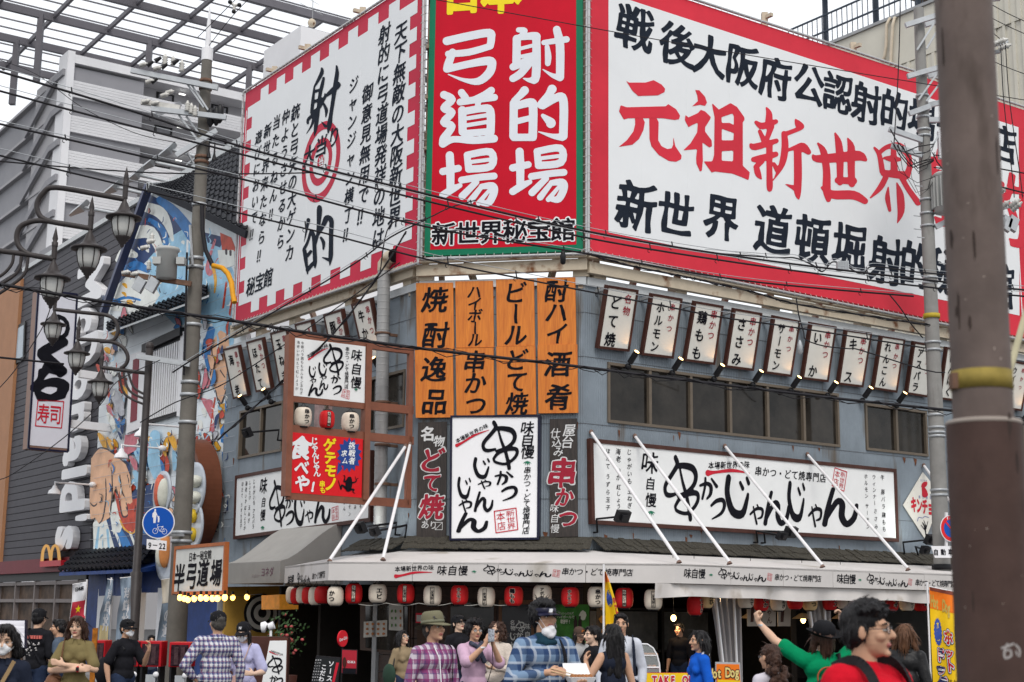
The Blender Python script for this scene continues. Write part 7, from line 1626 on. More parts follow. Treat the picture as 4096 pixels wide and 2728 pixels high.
hb=stand_board('orange hot dog sign board in a silver frame right of the blue top',17.5,[(2862,2648),(2960,2650),(2974,2860),(2862,2860)],m_bo,m_galv,[('lettering_edge',m_brown,lambda b,fr:text(b,fr,'Hot Dog',(2842,2692),(2948,2686),52,.012,asp=.62,off=.1)),('lettering',mat('lettering_gold_pale',(.7,.55,.2),.4),lambda b,fr:text(b,fr,'Hot Dog',(2842,2692),(2948,2686),52,.016,asp=.62,off=.03)),('band',m_by,lambda b,fr:b.add([fr.at(*p,.014)for p in((2870,2718),(2960,2722),(2962,2740),(2870,2740))],[(0,1,2,3)]))])
sc_=thing('glass_showcase','curved glass food showcase on the take-out counter','showcase',(at(2600,2690,20.4).x,20.4,at(2600,2690,20.4).z));Yk=20.4;m=MB();pf=[(2552,2575),(2590,2577),(2612,2592),(2628,2620),(2637,2655),(2640,2690)]
vs=[at(x,y,Yk+d)for d in(-.1,.5)for x,y in pf];n=len(pf);m.add(vs,[(i,i+1,n+i+1,n+i)for i in range(n-1)],True);m.add([at(x,y,Yk-.1)for x,y in pf]+[at(2552,2690,Yk-.1)],[tuple(range(n+1))]);m.build('glass',mat('showcase_glass',(.75,.8,.8),.05,0,alpha=.28),sc_)
m=MB();m.tube([at(x,y,Yk-.1)for x,y in pf],.012,6);m.tube([at(2552,2622,Yk-.1),at(2628,2622,Yk-.1)],.008,5);m.tube([at(2552,2670,Yk-.1),at(2638,2670,Yk-.1)],.012,5);m.build('trim',m_letter,sc_);m=MB();rr=random.Random(5)
for i in range(14):m.ell(at(rr.uniform(2560,2625),rr.choice((2618,2666)),Yk+rr.uniform(.05,.35)),(.035,.03,.025),8,5)
m.build('food',mat('fried_food',(.3,.12,.04),.6,.4,9),sc_)
m_vc=mat('clear_vinyl',(.45,.44,.46),.2,.15,4,alpha=.5,stretch=(6,6,.3))
def curtain(label,x0,x1,xb0,xb1):
 F_=A_R.off(-.75);n=40;top,botm=2384,2800;t=thing('vinyl_curtain',label,'curtain',F_.at((xb0+xb1)/2,2700),'clear vinyl curtains');m=MB();vs=[]
 for i in range(n+1):
  s_=i/n;wv=.05*math.sin(s_*30)
  for j in range(7):
   v=j/6;e=v**.8;x=(x0+(x1-x0)*s_)*(1-e)+(xb0+(xb1-xb0)*s_)*e;vs.append(F_.at(x,top+(botm-top)*v)+F_.N*wv)
 m.add(vs,[(7*i+j,7*i+7+j,7*i+8+j,7*i+1+j)for i in range(n)for j in range(6)],True);m.build('sheet',m_vc,t)
 m=MB()
 for s_ in(.18,.75):m.bar(F_.at(x0+(x1-x0)*s_,top-6,.06),F_.at(xb0+(xb1-xb0)*s_,botm,.06),.03)
 m.build('edge_tape',m_letter,t)
curtain('clear vinyl curtain gathered left of the raised fist',2838,2968,2895,2972);curtain('clear vinyl curtain gathered above the black brimmed hat',3210,3325,3285,3325);curtain('clear vinyl curtain gathered beside the hot dog banner',3815,3850,3835,3880)
nr=thing('noren_cloth','cream split curtain with dark stripes hanging in the dining room','curtain',W_R.at(3075,2500,-.6));F_=A_R.off(-1.3)
for xs in((2988,3046),(3048,3105),(3110,3164)):
 m=MB();q=[F_.at(xs[0],2388),F_.at(xs[1],2388),F_.at(xs[1]-2,2505),F_.at(xs[0]+2,2505)];m.hexa([p-F_.N*.01 for p in q],q);m.build('panel',mat('noren_cream',(.42,.38,.33),.8,.08,3),nr)
m=MB()
for x in(3012,3132):m.add([F_.at(*p,.006)for p in((x-6,2410),(x+8,2410),(x+2,2488),(x-10,2488))],[(0,1,2,3)])
text(m,F_,'じゃん',(3076,2415),(3078,2480),30,.006,off=.01);m.build('marking',m_brown,nr)
for x,y,shade,lb in((2694,2472,0,'bare warm bulb hanging behind the rightmost front lantern'),(2778,2386,0,'warm bulb glowing above the red うずら lantern'),(3006,2478,1,'shaded pendant lamp behind the raised forearm'),(3213,2480,1,'shaded pendant lamp left of the black brimmed hat'),(3368,2480,1,'shaded pendant lamp behind the raised right hand')):
 F_=A_R.off(-1.6);c=F_.at(x,y);t=thing('pendant_lamp',lb,'lamp',c,'pendant lamps in the dining room');m=MB();m.ell(c,(.045,.045,.055),10,7);m.build('bulb',m_lit,t);m=MB();m.tube([c+Z3*.05,c+Z3*.1],.025,8);m.tube([c+Z3*.1,V((c.x,c.y,2.6))],.006,5);m.build('cord',m_black,t)
 if shade:m=MB();m.lathe(c,[(.2,.02),(.07,.11),(.03,.12)],18);m.build('shade',mat('lamp_shade_cream',(.55,.42,.25),.5,.1),t)
 l=bpy.data.lights.new('pendant_light','POINT');l.energy=5;l.color=(1,.66,.35);l.shadow_soft_size=.05;o=bpy.data.objects.new('pendant_light',l);COL.objects.link(o);o.parent=t;o.location=c-Z3*.09-WLOC[t.name]
# ================================================================ people
def ellp(c,r,rot=None):return('e',V(c),V(r),rot)
def capp(a,b,ra,rb):return('c',V(a),V(b),ra,rb)
def tube_prims(pts,rs):return[capp(p,q,a,b)for p,q,a,b in zip(pts,pts[1:],rs,rs[1:])]
def blob(prims,voxel,smooth=3,noise_amp=0,noise_sc=8,streak=None,xf=None):
 """union of ellipsoids and tapered capsules grown into one continuous surface"""
 m=MB()
 for p in prims:
  if p[0]=='e':m.ell(p[1],p[2],16,10,p[3])
  else:
   a,b,ra,rb=p[1:];d=b-a
   if d.length<1e-5:m.ell(a,(ra,ra,ra));continue
   d.normalize();m.ell(a,(ra,ra,ra),12,8);m.ell(b,(rb,rb,rb),12,8);m.tube([a,b],[ra,rb],12)
 me=bpy.data.meshes.new('tmp');me.from_pydata(m.v,[],m.f);o=bpy.data.objects.new('tmp',me);COL.objects.link(o)
 md=o.modifiers.new('r','REMESH');md.mode='VOXEL';md.voxel_size=voxel;md.use_smooth_shade=True
 if smooth:ms=o.modifiers.new('s','SMOOTH');ms.factor=.5;ms.iterations=smooth
 dg=bpy.context.evaluated_depsgraph_get();dg.update();out=bpy.data.meshes.new_from_object(o.evaluated_get(dg));bpy.data.objects.remove(o);bpy.data.meshes.remove(me)
 n=len(out.vertices);co=np.empty(n*3);out.vertices.foreach_get('co',co);co=co.reshape(-1,3)
 if noise_amp:
  no=np.empty(n*3);out.vertices.foreach_get('normal',no);no=no.reshape(-1,3);ss=streak or(1,1,1)
  q=co*np.array(ss)*noise_sc
  f=np.array([noise.noise(V(x))+.5*noise.noise(V(x)*2.1)for x in q]);co=co+no*(f*noise_amp)[:,None]
 if xf is not None:Mx=np.array(xf);co=co@Mx[:3,:3].T+Mx[:3,3]
 out.vertices.foreach_set('co',co.ravel());out.update();return out
def hand_prims(w,d,palm,curl=.5,grip=False,side=1):
 """palm and five separate fingers: wrist W, pointing D, PALM = direction the palm faces"""
 d=d.normalized();p=(palm-d*palm.dot(d)).normalized();x=d.cross(p)*side;P=[]
 c=w+d*.05;P+=[ellp(c,(.042,.052,.018),Matrix((x,d,p)).transposed()),capp(w-d*.01,w+d*.03,.026,.028)]
 for i,L in enumerate((.07,.078,.073,.058)):
  k=(i-1.5)*.021;b=w+d*.09+x*k;cu=curl*(1+.08*i)
  dirs=[(d*math.cos(cu*.7*j)+p*math.sin(cu*.7*j)).normalized()for j in(1,2.1,3.2)];q=[b]
  for j,f in enumerate((.45,.32,.25)):q.append(q[-1]+(dirs[j]+x*k*1.2).normalized()*L*f)
  P+=tube_prims(q,[.0105,.0098,.009,.008])
 t0=w+d*.03-x*.034;t1=t0+(d*.5-x*.75+p*.35).normalized()*.035;t2=t1+(d*.8-x*.2+p*(.3+curl*.5)).normalized()*.032
 P+=tube_prims([t0,t1,t2],[.014,.012,.01]);return P
SKINS=[mat('skin_light',(.58,.37,.26),.5,.1,14,spec=.22),mat('skin_tan',(.5,.29,.19),.5,.1,14,spec=.22),mat('skin_pale',(.63,.43,.32),.5,.1,14,spec=.22)]
m_lip=mat('lip',(.36,.12,.1),.45,.08);m_eyew=mat('eye_white',(.6,.58,.55),.25,.02);m_iris=mat('eye_dark',(.012,.008,.006),.15,.05);m_brow=mat('brow_dark',(.016,.012,.01),.8,.1)
m_hair=mat('hair_black',(.010,.009,.010),.42,.5,60,bump=.5,bscale=160,spec=.22,stretch=(1,1,.12));m_hairb=mat('hair_brown',(.05,.024,.016),.45,.5,60,bump=.5,bscale=160,spec=.22,stretch=(1,1,.12));m_hairl=mat('hair_light_brown',(.1,.045,.022),.45,.5,60,bump=.5,bscale=160,spec=.22,stretch=(1,1,.12))
m_hatb=mat('hat_black',(.010,.010,.012),.8,.15,30,spec=.1);m_mask=mat('mask_white',(.72,.72,.74),.7,.04,10,bump=.2,bscale=25);m_shoe=mat('shoe_dark',(.03,.03,.032),.6,.2)
m_jean=mat('denim_dark',(.02,.03,.06),.85,.2,30,spec=.08);m_blackc=mat('black_cloth',(.012,.012,.015),.85,.2,20,spec=.08)
def person(label,px,ytop,Y,yaw=0,skin=0,hair='short',hairm=None,hat=None,mask=None,glasses=False,head=(0,0),shirt=None,sleeve=.5,bulk=1.,legs=None,arms=None,female=False,lean=0,voxel=None,collar=False,group=None,extra=None,hatm=None,eyes=True,hatoff=0,vest=False,hscale=1.0,sleevem=None):
 """YAW 0 faces the camera, + turns to its own left (picture right); HEAD = (yaw, pitch); ARMS = [(elbow, wrist, hand dir, palm, curl)] left-picture side first, in body units for 1.7 m"""
 top=at(px,ytop,Y);Hh=top.z-hatoff;s=Hh/1.7;vox=voxel or max(.007,min(.013,Y*.0007));hs=hscale
 r=Matrix.Rotation(-yaw if False else yaw,4,'Z');base=V((top.x,Y,0))
 W=Matrix.Translation(base)@r@Matrix.Scale(s,4)
 root=thing('person',label,'person',base,group)
 def link(nm,prims,mats,vx=None,sm=3,na=0,ns=8,streak=None,loc=None,par=None):
  me=blob(prims,(vx or vox)/s,sm,na,ns,streak,(W if loc is None else loc))
  for mt in(mats if isinstance(mats,(list,tuple))else[mats]):me.materials.append(mt)
  o_=WLOC[(par or root).name];me.transform(Matrix.Translation(-o_));o=link_mesh(nm,me,par or root,o_);return o
 def mlink(nm,mb_,mt,mx,par=None):
  mb_.v=[tuple(mx@V(v))for v in mb_.v];return mb_.build(nm,mt,par or root)
 sw=(.14 if female else .162)*(bulk*.5+.5);ch=(.13 if female else .146)*bulk;dp=.105*bulk;ln=lambda z:-lean*max(0,z-.95)
 HP=V((0,ln(1.46),1.46))
 hm=Matrix.Translation(HP)@Matrix.Rotation(head[0],4,'Z')@Matrix.Rotation(-head[1],4,'X')@Matrix.Scale(hs,4)@Matrix.Translation(V((0,-.012,.118)))
 HM=W@hm
 # ---- body
 sh=[V((-sw,ln(1.37),1.352)),V((sw,ln(1.37),1.352))]
 arms=arms or[None,None];AR=[]
 for i in(0,1):
  sg=-1 if i==0 else 1;a=arms[i]or((sg*(sw+.075),ln(1.1)+.03,1.08),(sg*(sw+.07),ln(.9)-.06,.85),(0,-.25,-1),(-sg,0,0),.35)
  AR.append((V(a[0]),V(a[1]),V(a[2]),V(a[3]),a[4]))
 B=[capp((0,.012,1.36),hm@V((0,.02,-.05)),.056,.052),ellp((0,ln(1.3)+.0,1.29),(ch+.005,dp,.12)),ellp((0,ln(1.1),1.1),(ch*.85,dp*.88,.15)),ellp((0,0,.95),(ch+.01,dp+.01,.13)),capp(sh[0]*.75+V((0,0,.335)),sh[1]*.75+V((0,0,.335)),.042,.042)]
 if female:B+=[ellp((sx*.07,ln(1.25)-.075,1.235),(.056,.048,.054))for sx in(-1,1)]
 for i in(0,1):
  e,w_,hd_,pl,cu=AR[i];B+=tube_prims([sh[i],sh[i]*.5+e*.5,e],[.048*bulk,.046*bulk,.04])+tube_prims([e,e*.7+w_*.3,w_],[.041,.042,.027])+hand_prims(w_,hd_,pl,cu,side=-1 if i==0 else 1)
 LG=legs or((-.095,0),(.095,0));FT=[]
 for sx,(fx_,fy_)in zip((-1,1),LG):
  hp=V((sx*.085,0,.92));kn=V((fx_*.95,fy_*.5-.02,.49));an=V((fx_,fy_+.02,.08));FT.append((hp,kn,an));B+=tube_prims([hp,hp*.5+kn*.5,kn,kn*.6+an*.4,an],[.088,.078,.055,.055,.036])+[ellp(an+V((0,-.07,-.045)),(.042,.12,.035))]
 body=link('body',B,SKINS[skin])
 # ---- head grown in one piece with the body's skin: finer surface joined at the neck
 Hd=[ellp((0,.017,.035),(.075,.093,.083)),ellp((0,-.024,-.03),(.064,.068,.088)),ellp((0,-.036,-.082),(.044,.046,.032)),capp((0,-.084,.012),(0,-.107,-.026),.009,.0155),ellp((0,-.098,-.03),(.019,.012,.01)),ellp((0,-.07,.024),(.052,.024,.013)),ellp((0,-.085,-.064),(.023,.013,.0095)),ellp((0,-.074,-.1),(.022,.018,.015)),ellp((-.04,-.058,-.026),(.028,.028,.025)),ellp((.04,-.058,-.026),(.028,.028,.025)),ellp((-.078,.012,-.008),(.011,.021,.032)),ellp((.078,.012,-.008),(.011,.021,.032)),capp((0,.022,-.05),(0,.03,-.13),.054,.052)]
 hv=min(vox,.0075)/s;hme=blob(Hd,hv,2,0,xf=HM)
 inv=HM.inverted();hme.materials.append(SKINS[skin]);hme.materials.append(m_lip)
 for p in hme.polygons:
  q=inv@p.center;
  if q.y<-.078 and((q.x/.026)**2+((q.z+.064)/.0115)**2)<1:p.material_index=1
 import bmesh
 bm=bmesh.new();bm.from_mesh(body.data);hme.transform(Matrix.Translation(-base));bm.from_mesh(hme);bm.to_mesh(body.data);bm.free();body.data.materials.append(m_lip);bpy.data.meshes.remove(hme)
 if eyes:
  for sx in(-1,1):
   m=MB();m.ell((sx*.031,-.079,.0),(.0155,.011,.0068),10,6);o=mlink('eye',m,m_eyew,HM)
   m=MB();m.ell((sx*.031,-.0865,.0),(.0075,.005,.0066),8,6);mlink('iris',m,m_iris,HM,o)
   m=MB();m.tube([(sx*.014,-.088,.0235),(sx*.03,-.089,.0285),(sx*.05,-.074,.023)],[.0035,.0045,.003],6);mlink('eyebrow',m,m_brow,HM)
   m=MB();m.tube([(sx*.015,-.0875,.003),(sx*.031,-.0905,.0085),(sx*.047,-.081,.003)],[.002,.0028,.002],5);mlink('eyelid',m,m_brow,HM)
 # ---- hair
 hmn=hairm or m_hair;F=[]
 if hair!='none':
  F=[ellp((0,.026,.044),(.085,.098,.084)),ellp((0,.05,-.005),(.078,.07,.085))]
  if hair in('short','fluffy','bob','curly'):F+=[ellp((sx*.068,.03,.0),(.02,.05,.045))for sx in(-1,1)]
  if hair=='short':F+=[capp((-.05,-.058,.088),(.05,-.062,.088),.022,.02),capp((.0,-.05,.1),(.045,-.066,.068),.022,.012)]
  if hair=='spiky':
   rr=random.Random(9);F+=[ellp((0,.015,.062),(.08,.092,.076)),ellp((0,-.02,.085),(.066,.066,.046))]+[ellp((sx*.07,.032,.0),(.017,.048,.05))for sx in(-1,1)]
   for i in range(60):
    a_,e_=rr.uniform(0,6.28),rr.uniform(.25,1.35);d=V((math.cos(a_)*math.cos(e_),math.sin(a_)*math.cos(e_),math.sin(e_)));p_=V((d.x*.08,.012+d.y*.092,.06+d.z*.072));F.append(capp(p_*.96,p_+d*.012+V((rr.uniform(-.01,.01),-.02,.002)),.014,.004))
   F+=[capp((x_,-.05,.098),(x_*1.2+.008,-.088+abs(x_)*.6,.058+abs(x_)*.1),.016,.005)for x_ in(-.062,-.045,-.03,-.012,.005,.022,.04,.058)]
  if hair=='fluffy':
   rr=random.Random(int(px));F+=[ellp((math.cos(a_)*.088*math.cos(e_),.025+math.sin(a_)*.1*math.cos(e_),.05+.085*math.sin(e_)),(.028,.028,.028))for a_,e_ in[(rr.uniform(-.2,3.34),rr.uniform(-.5,1.5))for _ in range(34)]]+[ellp((sx*.07,.03,.03),(.045,.07,.07))for sx in(-1,1)]+[ellp((0,.0,.1),(.085,.09,.05)),ellp((0,.08,.01),(.08,.05,.1))]
  if hair=='bob':F+=[capp((sx*.083,.02,.03),(sx*.1,.015,-.115),.034,.036)for sx in(-1,1)]+[capp((sx*.05,-.045,.085),(sx*.093,-.02,-.02),.026,.024)for sx in(-1,1)]+[capp((0,.08,0),(0,.085,-.12),.07,.06),ellp((0,-.02,.1),(.06,.07,.03))]
  if hair=='curly':
   rr=random.Random(int(px));F+=[ellp((math.cos(a)*.085*k,.035+math.sin(a)*.085*k,z_),(.034,.034,.034))for z_,k in((.1,.7),(.06,1),(.01,1.1),(-.04,1.15),(-.09,1.1))for a in[rr.uniform(-.5,.2)+i*math.pi/5 for i in range(-1,7)]]
  if hair in('long','verylong'):
   zz=-.42 if hair=='verylong' else-.3;F+=[capp((sx*.06,.055,-.02),(sx*.075,.075,zz),.05,.03)for sx in(-1,1)]+[capp((0,.08,0),(0,.105,zz),.066,.045)]+[capp((sx*.03,-.04,.1),(sx*.085,-.0,-.03),.024,.024)for sx in(-1,1)]
  if hair=='front_long':F+=[capp((sx*.078,-.005,-.02),(sx*.1,-.06,-.38),.028,.022)for sx in(-1,1)]+[capp((0,.07,0),(0,.09,-.25),.07,.05)]
  if hair=='pony':F+=[capp((0,.115,.0),(.0,.17,-.05),.03,.034),capp((0,.17,-.05),(0,.16,-.2),.034,.012),capp((-.06,-.03,.09),(-.078,.01,.01),.018,.018),capp((.06,-.03,.09),(.078,.01,.01),.018,.018),capp((.0,-.055,.1),(-.05,-.07,.06),.018,.012)]
  if hair=='updo':
   rr=random.Random(3);F+=[ellp((0,.06,.07),(.075,.07,.06)),ellp((.02,.12,-.02),(.055,.05,.09))]+[ellp((rr.uniform(-.09,.09),.1+rr.uniform(-.03,.05),-.1-rr.random()*.22),(.035,.035,.04))for i in range(26)]
  ho=link('hair',F,hmn,min(vox,.0085),1,.010 if hair in('curly','updo','fluffy')else .0025 if hair=='spiky' else .005,40 if hair in('curly','updo')else 55,(1,1,.35)if hair not in('curly','updo')else None,HM)
  hn=260 if hat in(None,'visor')else 90;crown=HM@V((0,.04,.13));me=ho.data;o_=WLOC[root.name];rr=random.Random(int(px)+5);mm=MB();L_={'short':.03,'spiky':.028,'fluffy':.045,'curly':.05,'updo':.06,'pony':.05}.get(hair,.12)
  for i in range(hn):
   v=me.vertices[rr.randrange(len(me.vertices))];n_=v.normal;p=v.co+o_+n_*.002;fl_=p-crown
   fl_=fl_-n_*fl_.dot(n_)+V((0,0,-.06))*(L_>.1);fl_=fl_-n_*fl_.dot(n_)
   if fl_.length<1e-4:continue
   if hair in('fluffy','curly','updo','spiky'):g_=.22 if hair=='spiky' else .6;fl_=fl_.normalized()+V((rr.gauss(0,g_),rr.gauss(0,g_),rr.gauss(0,g_)))
   fl_.normalize();sd2=fl_.cross(n_).normalized();l=L_*rr.uniform(.6,1.3)*s;w2=rr.uniform(.0022,.0045)*(1.5 if Y>12 else 1);k_=n_*rr.uniform(.0,.0045)*(2 if hair in('fluffy','curly','updo')else 1)
   q=[p,p+fl_*l*.5+k_,p+fl_*l+k_*rr.uniform(.3,1.6)+V((0,0,-.004))]
   mm.add([q[0]-sd2*w2,q[0]+sd2*w2,q[1]+sd2*w2*.8,q[1]-sd2*w2*.8,q[2]],[(0,1,2,3),(3,2,4)])
  if mm.v:tag(mm.build('loose_hair',hmn,root),kind='stuff')
 # ---- headwear
 if hat=='cap':
  m=MB();m.lathe((0,.015,.052),[(.092,-.03),(.094,.0),(.088,.035),(.066,.066),(.03,.082),(0,.085)],22,V((1,0,0)),V((0,1.1,0)));o=mlink('cap',m,hatm or m_hatb,HM)
  m=MB();n=14;vs=[]
  for i in range(n+1):
   a=math.pi*(1.1+.8*i/n);vs+=[(.09*math.cos(a),.015+.1*math.sin(a),.026),(.088*math.cos(a)*1.05,.0+.175*math.sin(a),.012-.012*abs(math.cos(a)))]
  m.add(vs+[(x,y,z-.007)for x,y,z in vs],[(2*i,2*i+1,2*i+3,2*i+2)for i in range(n)]+[(2*n+2+2*i,2*n+4+2*i,2*n+5+2*i,2*n+3+2*i)for i in range(n)]);mlink('brim',m,hatm or m_hatb,HM,o);m=MB();m.ell((0,.015,.138),(.008,.008,.005));mlink('button',m,hatm or m_hatb,HM,o)
 if hat in('fedora','bucket'):
  bw=.165 if hat=='bucket' else .155;m=MB();m.lathe((0,.012,.05),[(.094,-.01),(.1,.01),(.095,.055),(.086,.085),(.07,.1),(.03,.098),(0,.094)]if hat=='fedora' else[(.098,-.02),(.104,.0),(.105,.03),(.095,.07),(.065,.098),(.03,.108),(0,.11)],24,V((1,0,0)),V((0,1.12,0)));o=mlink('hat_crown',m,hatm,HM)
  m=MB();n=32;vs=[]
  for i in range(n):
   a=2*math.pi*i/n
   for rr_,dz in((.096,.0),(.125,-.008),(bw,(.012 if hat=='bucket' else-.018)+.012*math.cos(2*a))):vs.append((rr_*math.cos(a),.012+rr_*1.1*math.sin(a),.04+dz))
  m.add(vs+[(x,y,z-.006)for x,y,z in vs],[(3*i+j,(3*i+3)%(3*n)+j,(3*i+3)%(3*n)+j+1,3*i+j+1)for i in range(n)for j in(0,1)]+[(3*n+3*i+j,3*n+3*i+j+1,3*n+(3*i+3)%(3*n)+j+1,3*n+(3*i+3)%(3*n)+j)for i in range(n)for j in(0,1)],True);mlink('hat_brim',m,hatm,HM,o)
  m=MB();m.lathe((0,.012,.052),[(.1005,-.004),(.1025,.0),(.1015,.016),(.099,.018)],24,V((1,0,0)),V((0,1.12,0)));mlink('hat_band',m,mat('hat_band',(.16,.16,.11)if hat=='fedora' else(.006,.006,.007),.7,.1),HM,o)
 if hat=='visor':
  m=MB();m.lathe((0,.018,.045),[(.096,-.022),(.098,-.02),(.098,.022),(.096,.024)],24,V((1,0,0)),V((0,1.1,0)));o=mlink('visor_band',m,m_navy,HM)
  m=MB();n=14;vs=[]
  for i in range(n+1):a=math.pi*(1.12+.76*i/n);vs+=[(.098*math.cos(a),.018+.106*math.sin(a),.03),(.1*math.cos(a),.0+.19*math.sin(a),.008)]
  m.add(vs+[(x,y,z-.006)for x,y,z in vs],[(2*i,2*i+1,2*i+3,2*i+2)for i in range(n)]+[(2*n+2+2*i,2*n+4+2*i,2*n+5+2*i,2*n+3+2*i)for i in range(n)]);mlink('visor_brim',m,m_navy,HM,o);m=MB();m.box((0,-.0915,.047),(.016,0,0),(0,.002,0),(.003,0,.014));mlink('emblem',m,m_letter,HM,o)
 if mask:
  dz=-.062 if mask=='chin' else 0;link('face_mask',[ellp((0,-.052,-.052+dz),(.061,.058,.046)),ellp((0,-.082,-.03+dz),(.03,.038,.03)),ellp((0,-.07,-.078+dz),(.036,.04,.03))],m_mask,min(vox,.008),2,loc=HM)
  m=MB()
  for sx in(-1,1):m.tube([(sx*.05,-.085,-.02+dz),(sx*.074,-.03,-.0),(sx*.08,.015,.012)],.0018,4);m.tube([(sx*.05,-.075,-.075+dz),(sx*.074,-.02,-.045),(sx*.08,.02,-.03)],.0018,4)
  mlink('ear_loop',m,m_mask,HM)
 if glasses:
  m=MB();gm=mat('sunglass_lens',(.012,.008,.008),.1,.1)if glasses=='sun' else None
  for sx in(-1,1):
   m.tube([(sx*.033+.0215*math.cos(a),-.1+abs(sx*.033+.0215*math.cos(a))*.12,.0+.0165*math.sin(a))for a in[i*math.pi/8 for i in range(17)]],.0019,5,False);m.tube([(sx*.054,-.094,.004),(sx*.074,-.05,.006),(sx*.08,.015,.006)],.002,5)
  m.tube([(-.012,-.1,.004),(0,-.104,.007),(.012,-.1,.004)],.002,5);o=mlink('glasses',m,mat('spectacle_frame',(.03,.025,.028),.35,.1),HM)
  m=MB()
  for sx in(-1,1):m.ell((sx*.033,-.096,0),(.021,.002,.016),14,6)
  mlink('lens',m,gm or mat('clear_lens',(.8,.82,.85),.05,0,alpha=.16,spec=.5),HM,o)
 # ---- clothes
 sm_=shirt or m_blackc;g=.014
 C=[ellp((0,ln(1.29),1.285),(ch+.022,dp+.018,.125)),ellp((0,ln(1.1),1.1),(ch*.95+.012,dp+.016,.17)),ellp((0,0,.96),(ch+.024,dp+.026,.12)),*[capp((0,ln(1.39)+.014,1.388),q,.073,.068)for q in sh],capp((0,ln(1.38)+.015,1.385),(0,ln(1.38)+.012,1.412),.082,.066)]
 if female:C+=[ellp((sx*.07,ln(1.25)-.082,1.235),(.062,.048,.06))for sx in(-1,1)]
 if not vest:
  for i in(0,1):
   e,w_,*_r=AR[i];
   if sleeve<=.5:t=sleeve*2;q=sh[i]+(e-sh[i])*t;C+=tube_prims([sh[i],sh[i]*.5+q*.5,q],[.067*bulk,.067*bulk,.068*bulk])
   else:t=(sleeve-.5)*2;q=e+(w_-e)*t;C+=tube_prims([sh[i],e,e*.5+q*.5,q],[.066*bulk,.055,.052,.042])
 else:C=[q for k_,q in enumerate(C)if k_ not in(3,4)];C+=[capp(sh[0]*.62+V((0,.01,.52)),sh[1]*.62+V((0,.01,.52)),.058,.058)]
 shirt_o=link('shirt',C,sm_,None,3,.007,9,(1,1,.7))
 if collar:
  m=MB();n=18;vs=[]
  for i in range(n+1):
   a=-math.pi/2+.32+(2*math.pi-.64)*i/n;vs+=[(.07*math.cos(a),.012+ln(1.4)+.07*math.sin(a),1.452-.012*(math.sin(a)<0)),(.098*math.cos(a),.01+ln(1.4)+.1*math.sin(a),1.405-.02*(math.sin(a)<0))]
  m.add(vs,[(2*i,2*i+1,2*i+3,2*i+2)for i in range(n)],True);mlink('collar',m,sm_,W)
 Tm=[ellp((0,0,.93),(ch+.014,dp+.018,.1))]
 for hp,kn,an in FT:Tm+=tube_prims([hp,hp*.5+kn*.5,kn,an+V((0,0,.03))],[.105,.096,.076,.066])
 link('trousers',Tm,extra.get('trousers',m_jean)if extra else m_jean,max(vox,.011),3,.006,8)
 link('shoe',[ellp(an+V((0,-.07,-.04)),(.05,.135,.045))for hp,kn,an in FT],m_shoe,.012,2)
 return dict(root=root,W=W,HM=HM,base=base,s=s,AR=AR,mlink=mlink,link=link)
def strap(pd,pts,r,nm,mt):
 m=MB();L=smoothline([(*p,)for p in pts],5);P=[V(q)for q in L]
 for a,b in zip(P,P[1:]):
  d=(b-a);y=V((0,0,0))+a;y.z=0;out=V((a.x,a.y,0));out=out.normalized()if out.length>.01 else V((0,-1,0));m.bar(a,b+d*.05,r[0],r[1],up=out)
 return pd['mlink'](nm,m,mt,pd['W'])
def cloth(name,col,**k):return mat(name,col,.85,k.get('var',.1),k.get('scale',14),bump=.12,bscale=30,spec=.1)
c_olive=cloth('olive_cotton',(.17,.135,.06));c_lav=cloth('lavender_cotton',(.42,.42,.62));c_pink=cloth('pink_cotton',(.5,.33,.44));c_tan=cloth('tan_cotton',(.24,.18,.11));c_slate=cloth('slate_cotton',(.075,.1,.14));c_cream=mat('cream_knit',(.55,.48,.42),.9,.12,40,bump=.6,bscale=60,spec=.05)
c_grey=cloth('grey_jersey',(.34,.34,.35));c_navyc=cloth('navy_cloth',(.014,.018,.032));c_pale=cloth('pale_blue_shirt',(.5,.52,.58));c_blue=cloth('royal_blue_knit',(.008,.09,.48));c_green=cloth('green_cotton',(.0,.2,.08));c_red=cloth('red_cotton',(.5,.006,.018));c_leather=mat('black_leather',(.012,.012,.013),.45,.2,10,bump=.4,bscale=18);c_white=cloth('white_lilac_cotton',(.5,.47,.52));c_teal=cloth('teal_fleece',(.01,.035,.055))
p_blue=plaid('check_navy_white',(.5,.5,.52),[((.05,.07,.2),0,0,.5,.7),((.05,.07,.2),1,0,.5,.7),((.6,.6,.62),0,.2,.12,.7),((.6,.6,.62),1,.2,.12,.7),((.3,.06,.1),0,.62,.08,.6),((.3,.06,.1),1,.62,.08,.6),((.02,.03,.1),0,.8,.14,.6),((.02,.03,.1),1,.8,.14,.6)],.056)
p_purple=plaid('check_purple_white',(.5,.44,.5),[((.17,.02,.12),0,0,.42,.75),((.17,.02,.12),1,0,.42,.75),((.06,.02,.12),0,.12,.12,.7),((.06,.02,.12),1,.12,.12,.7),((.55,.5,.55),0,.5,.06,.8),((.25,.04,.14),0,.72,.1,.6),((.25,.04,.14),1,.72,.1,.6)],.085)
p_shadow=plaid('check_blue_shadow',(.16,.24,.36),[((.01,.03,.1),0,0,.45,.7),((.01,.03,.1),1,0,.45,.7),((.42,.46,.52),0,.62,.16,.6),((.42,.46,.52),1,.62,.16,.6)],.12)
PI=math.pi;c_blackc=m_blackc
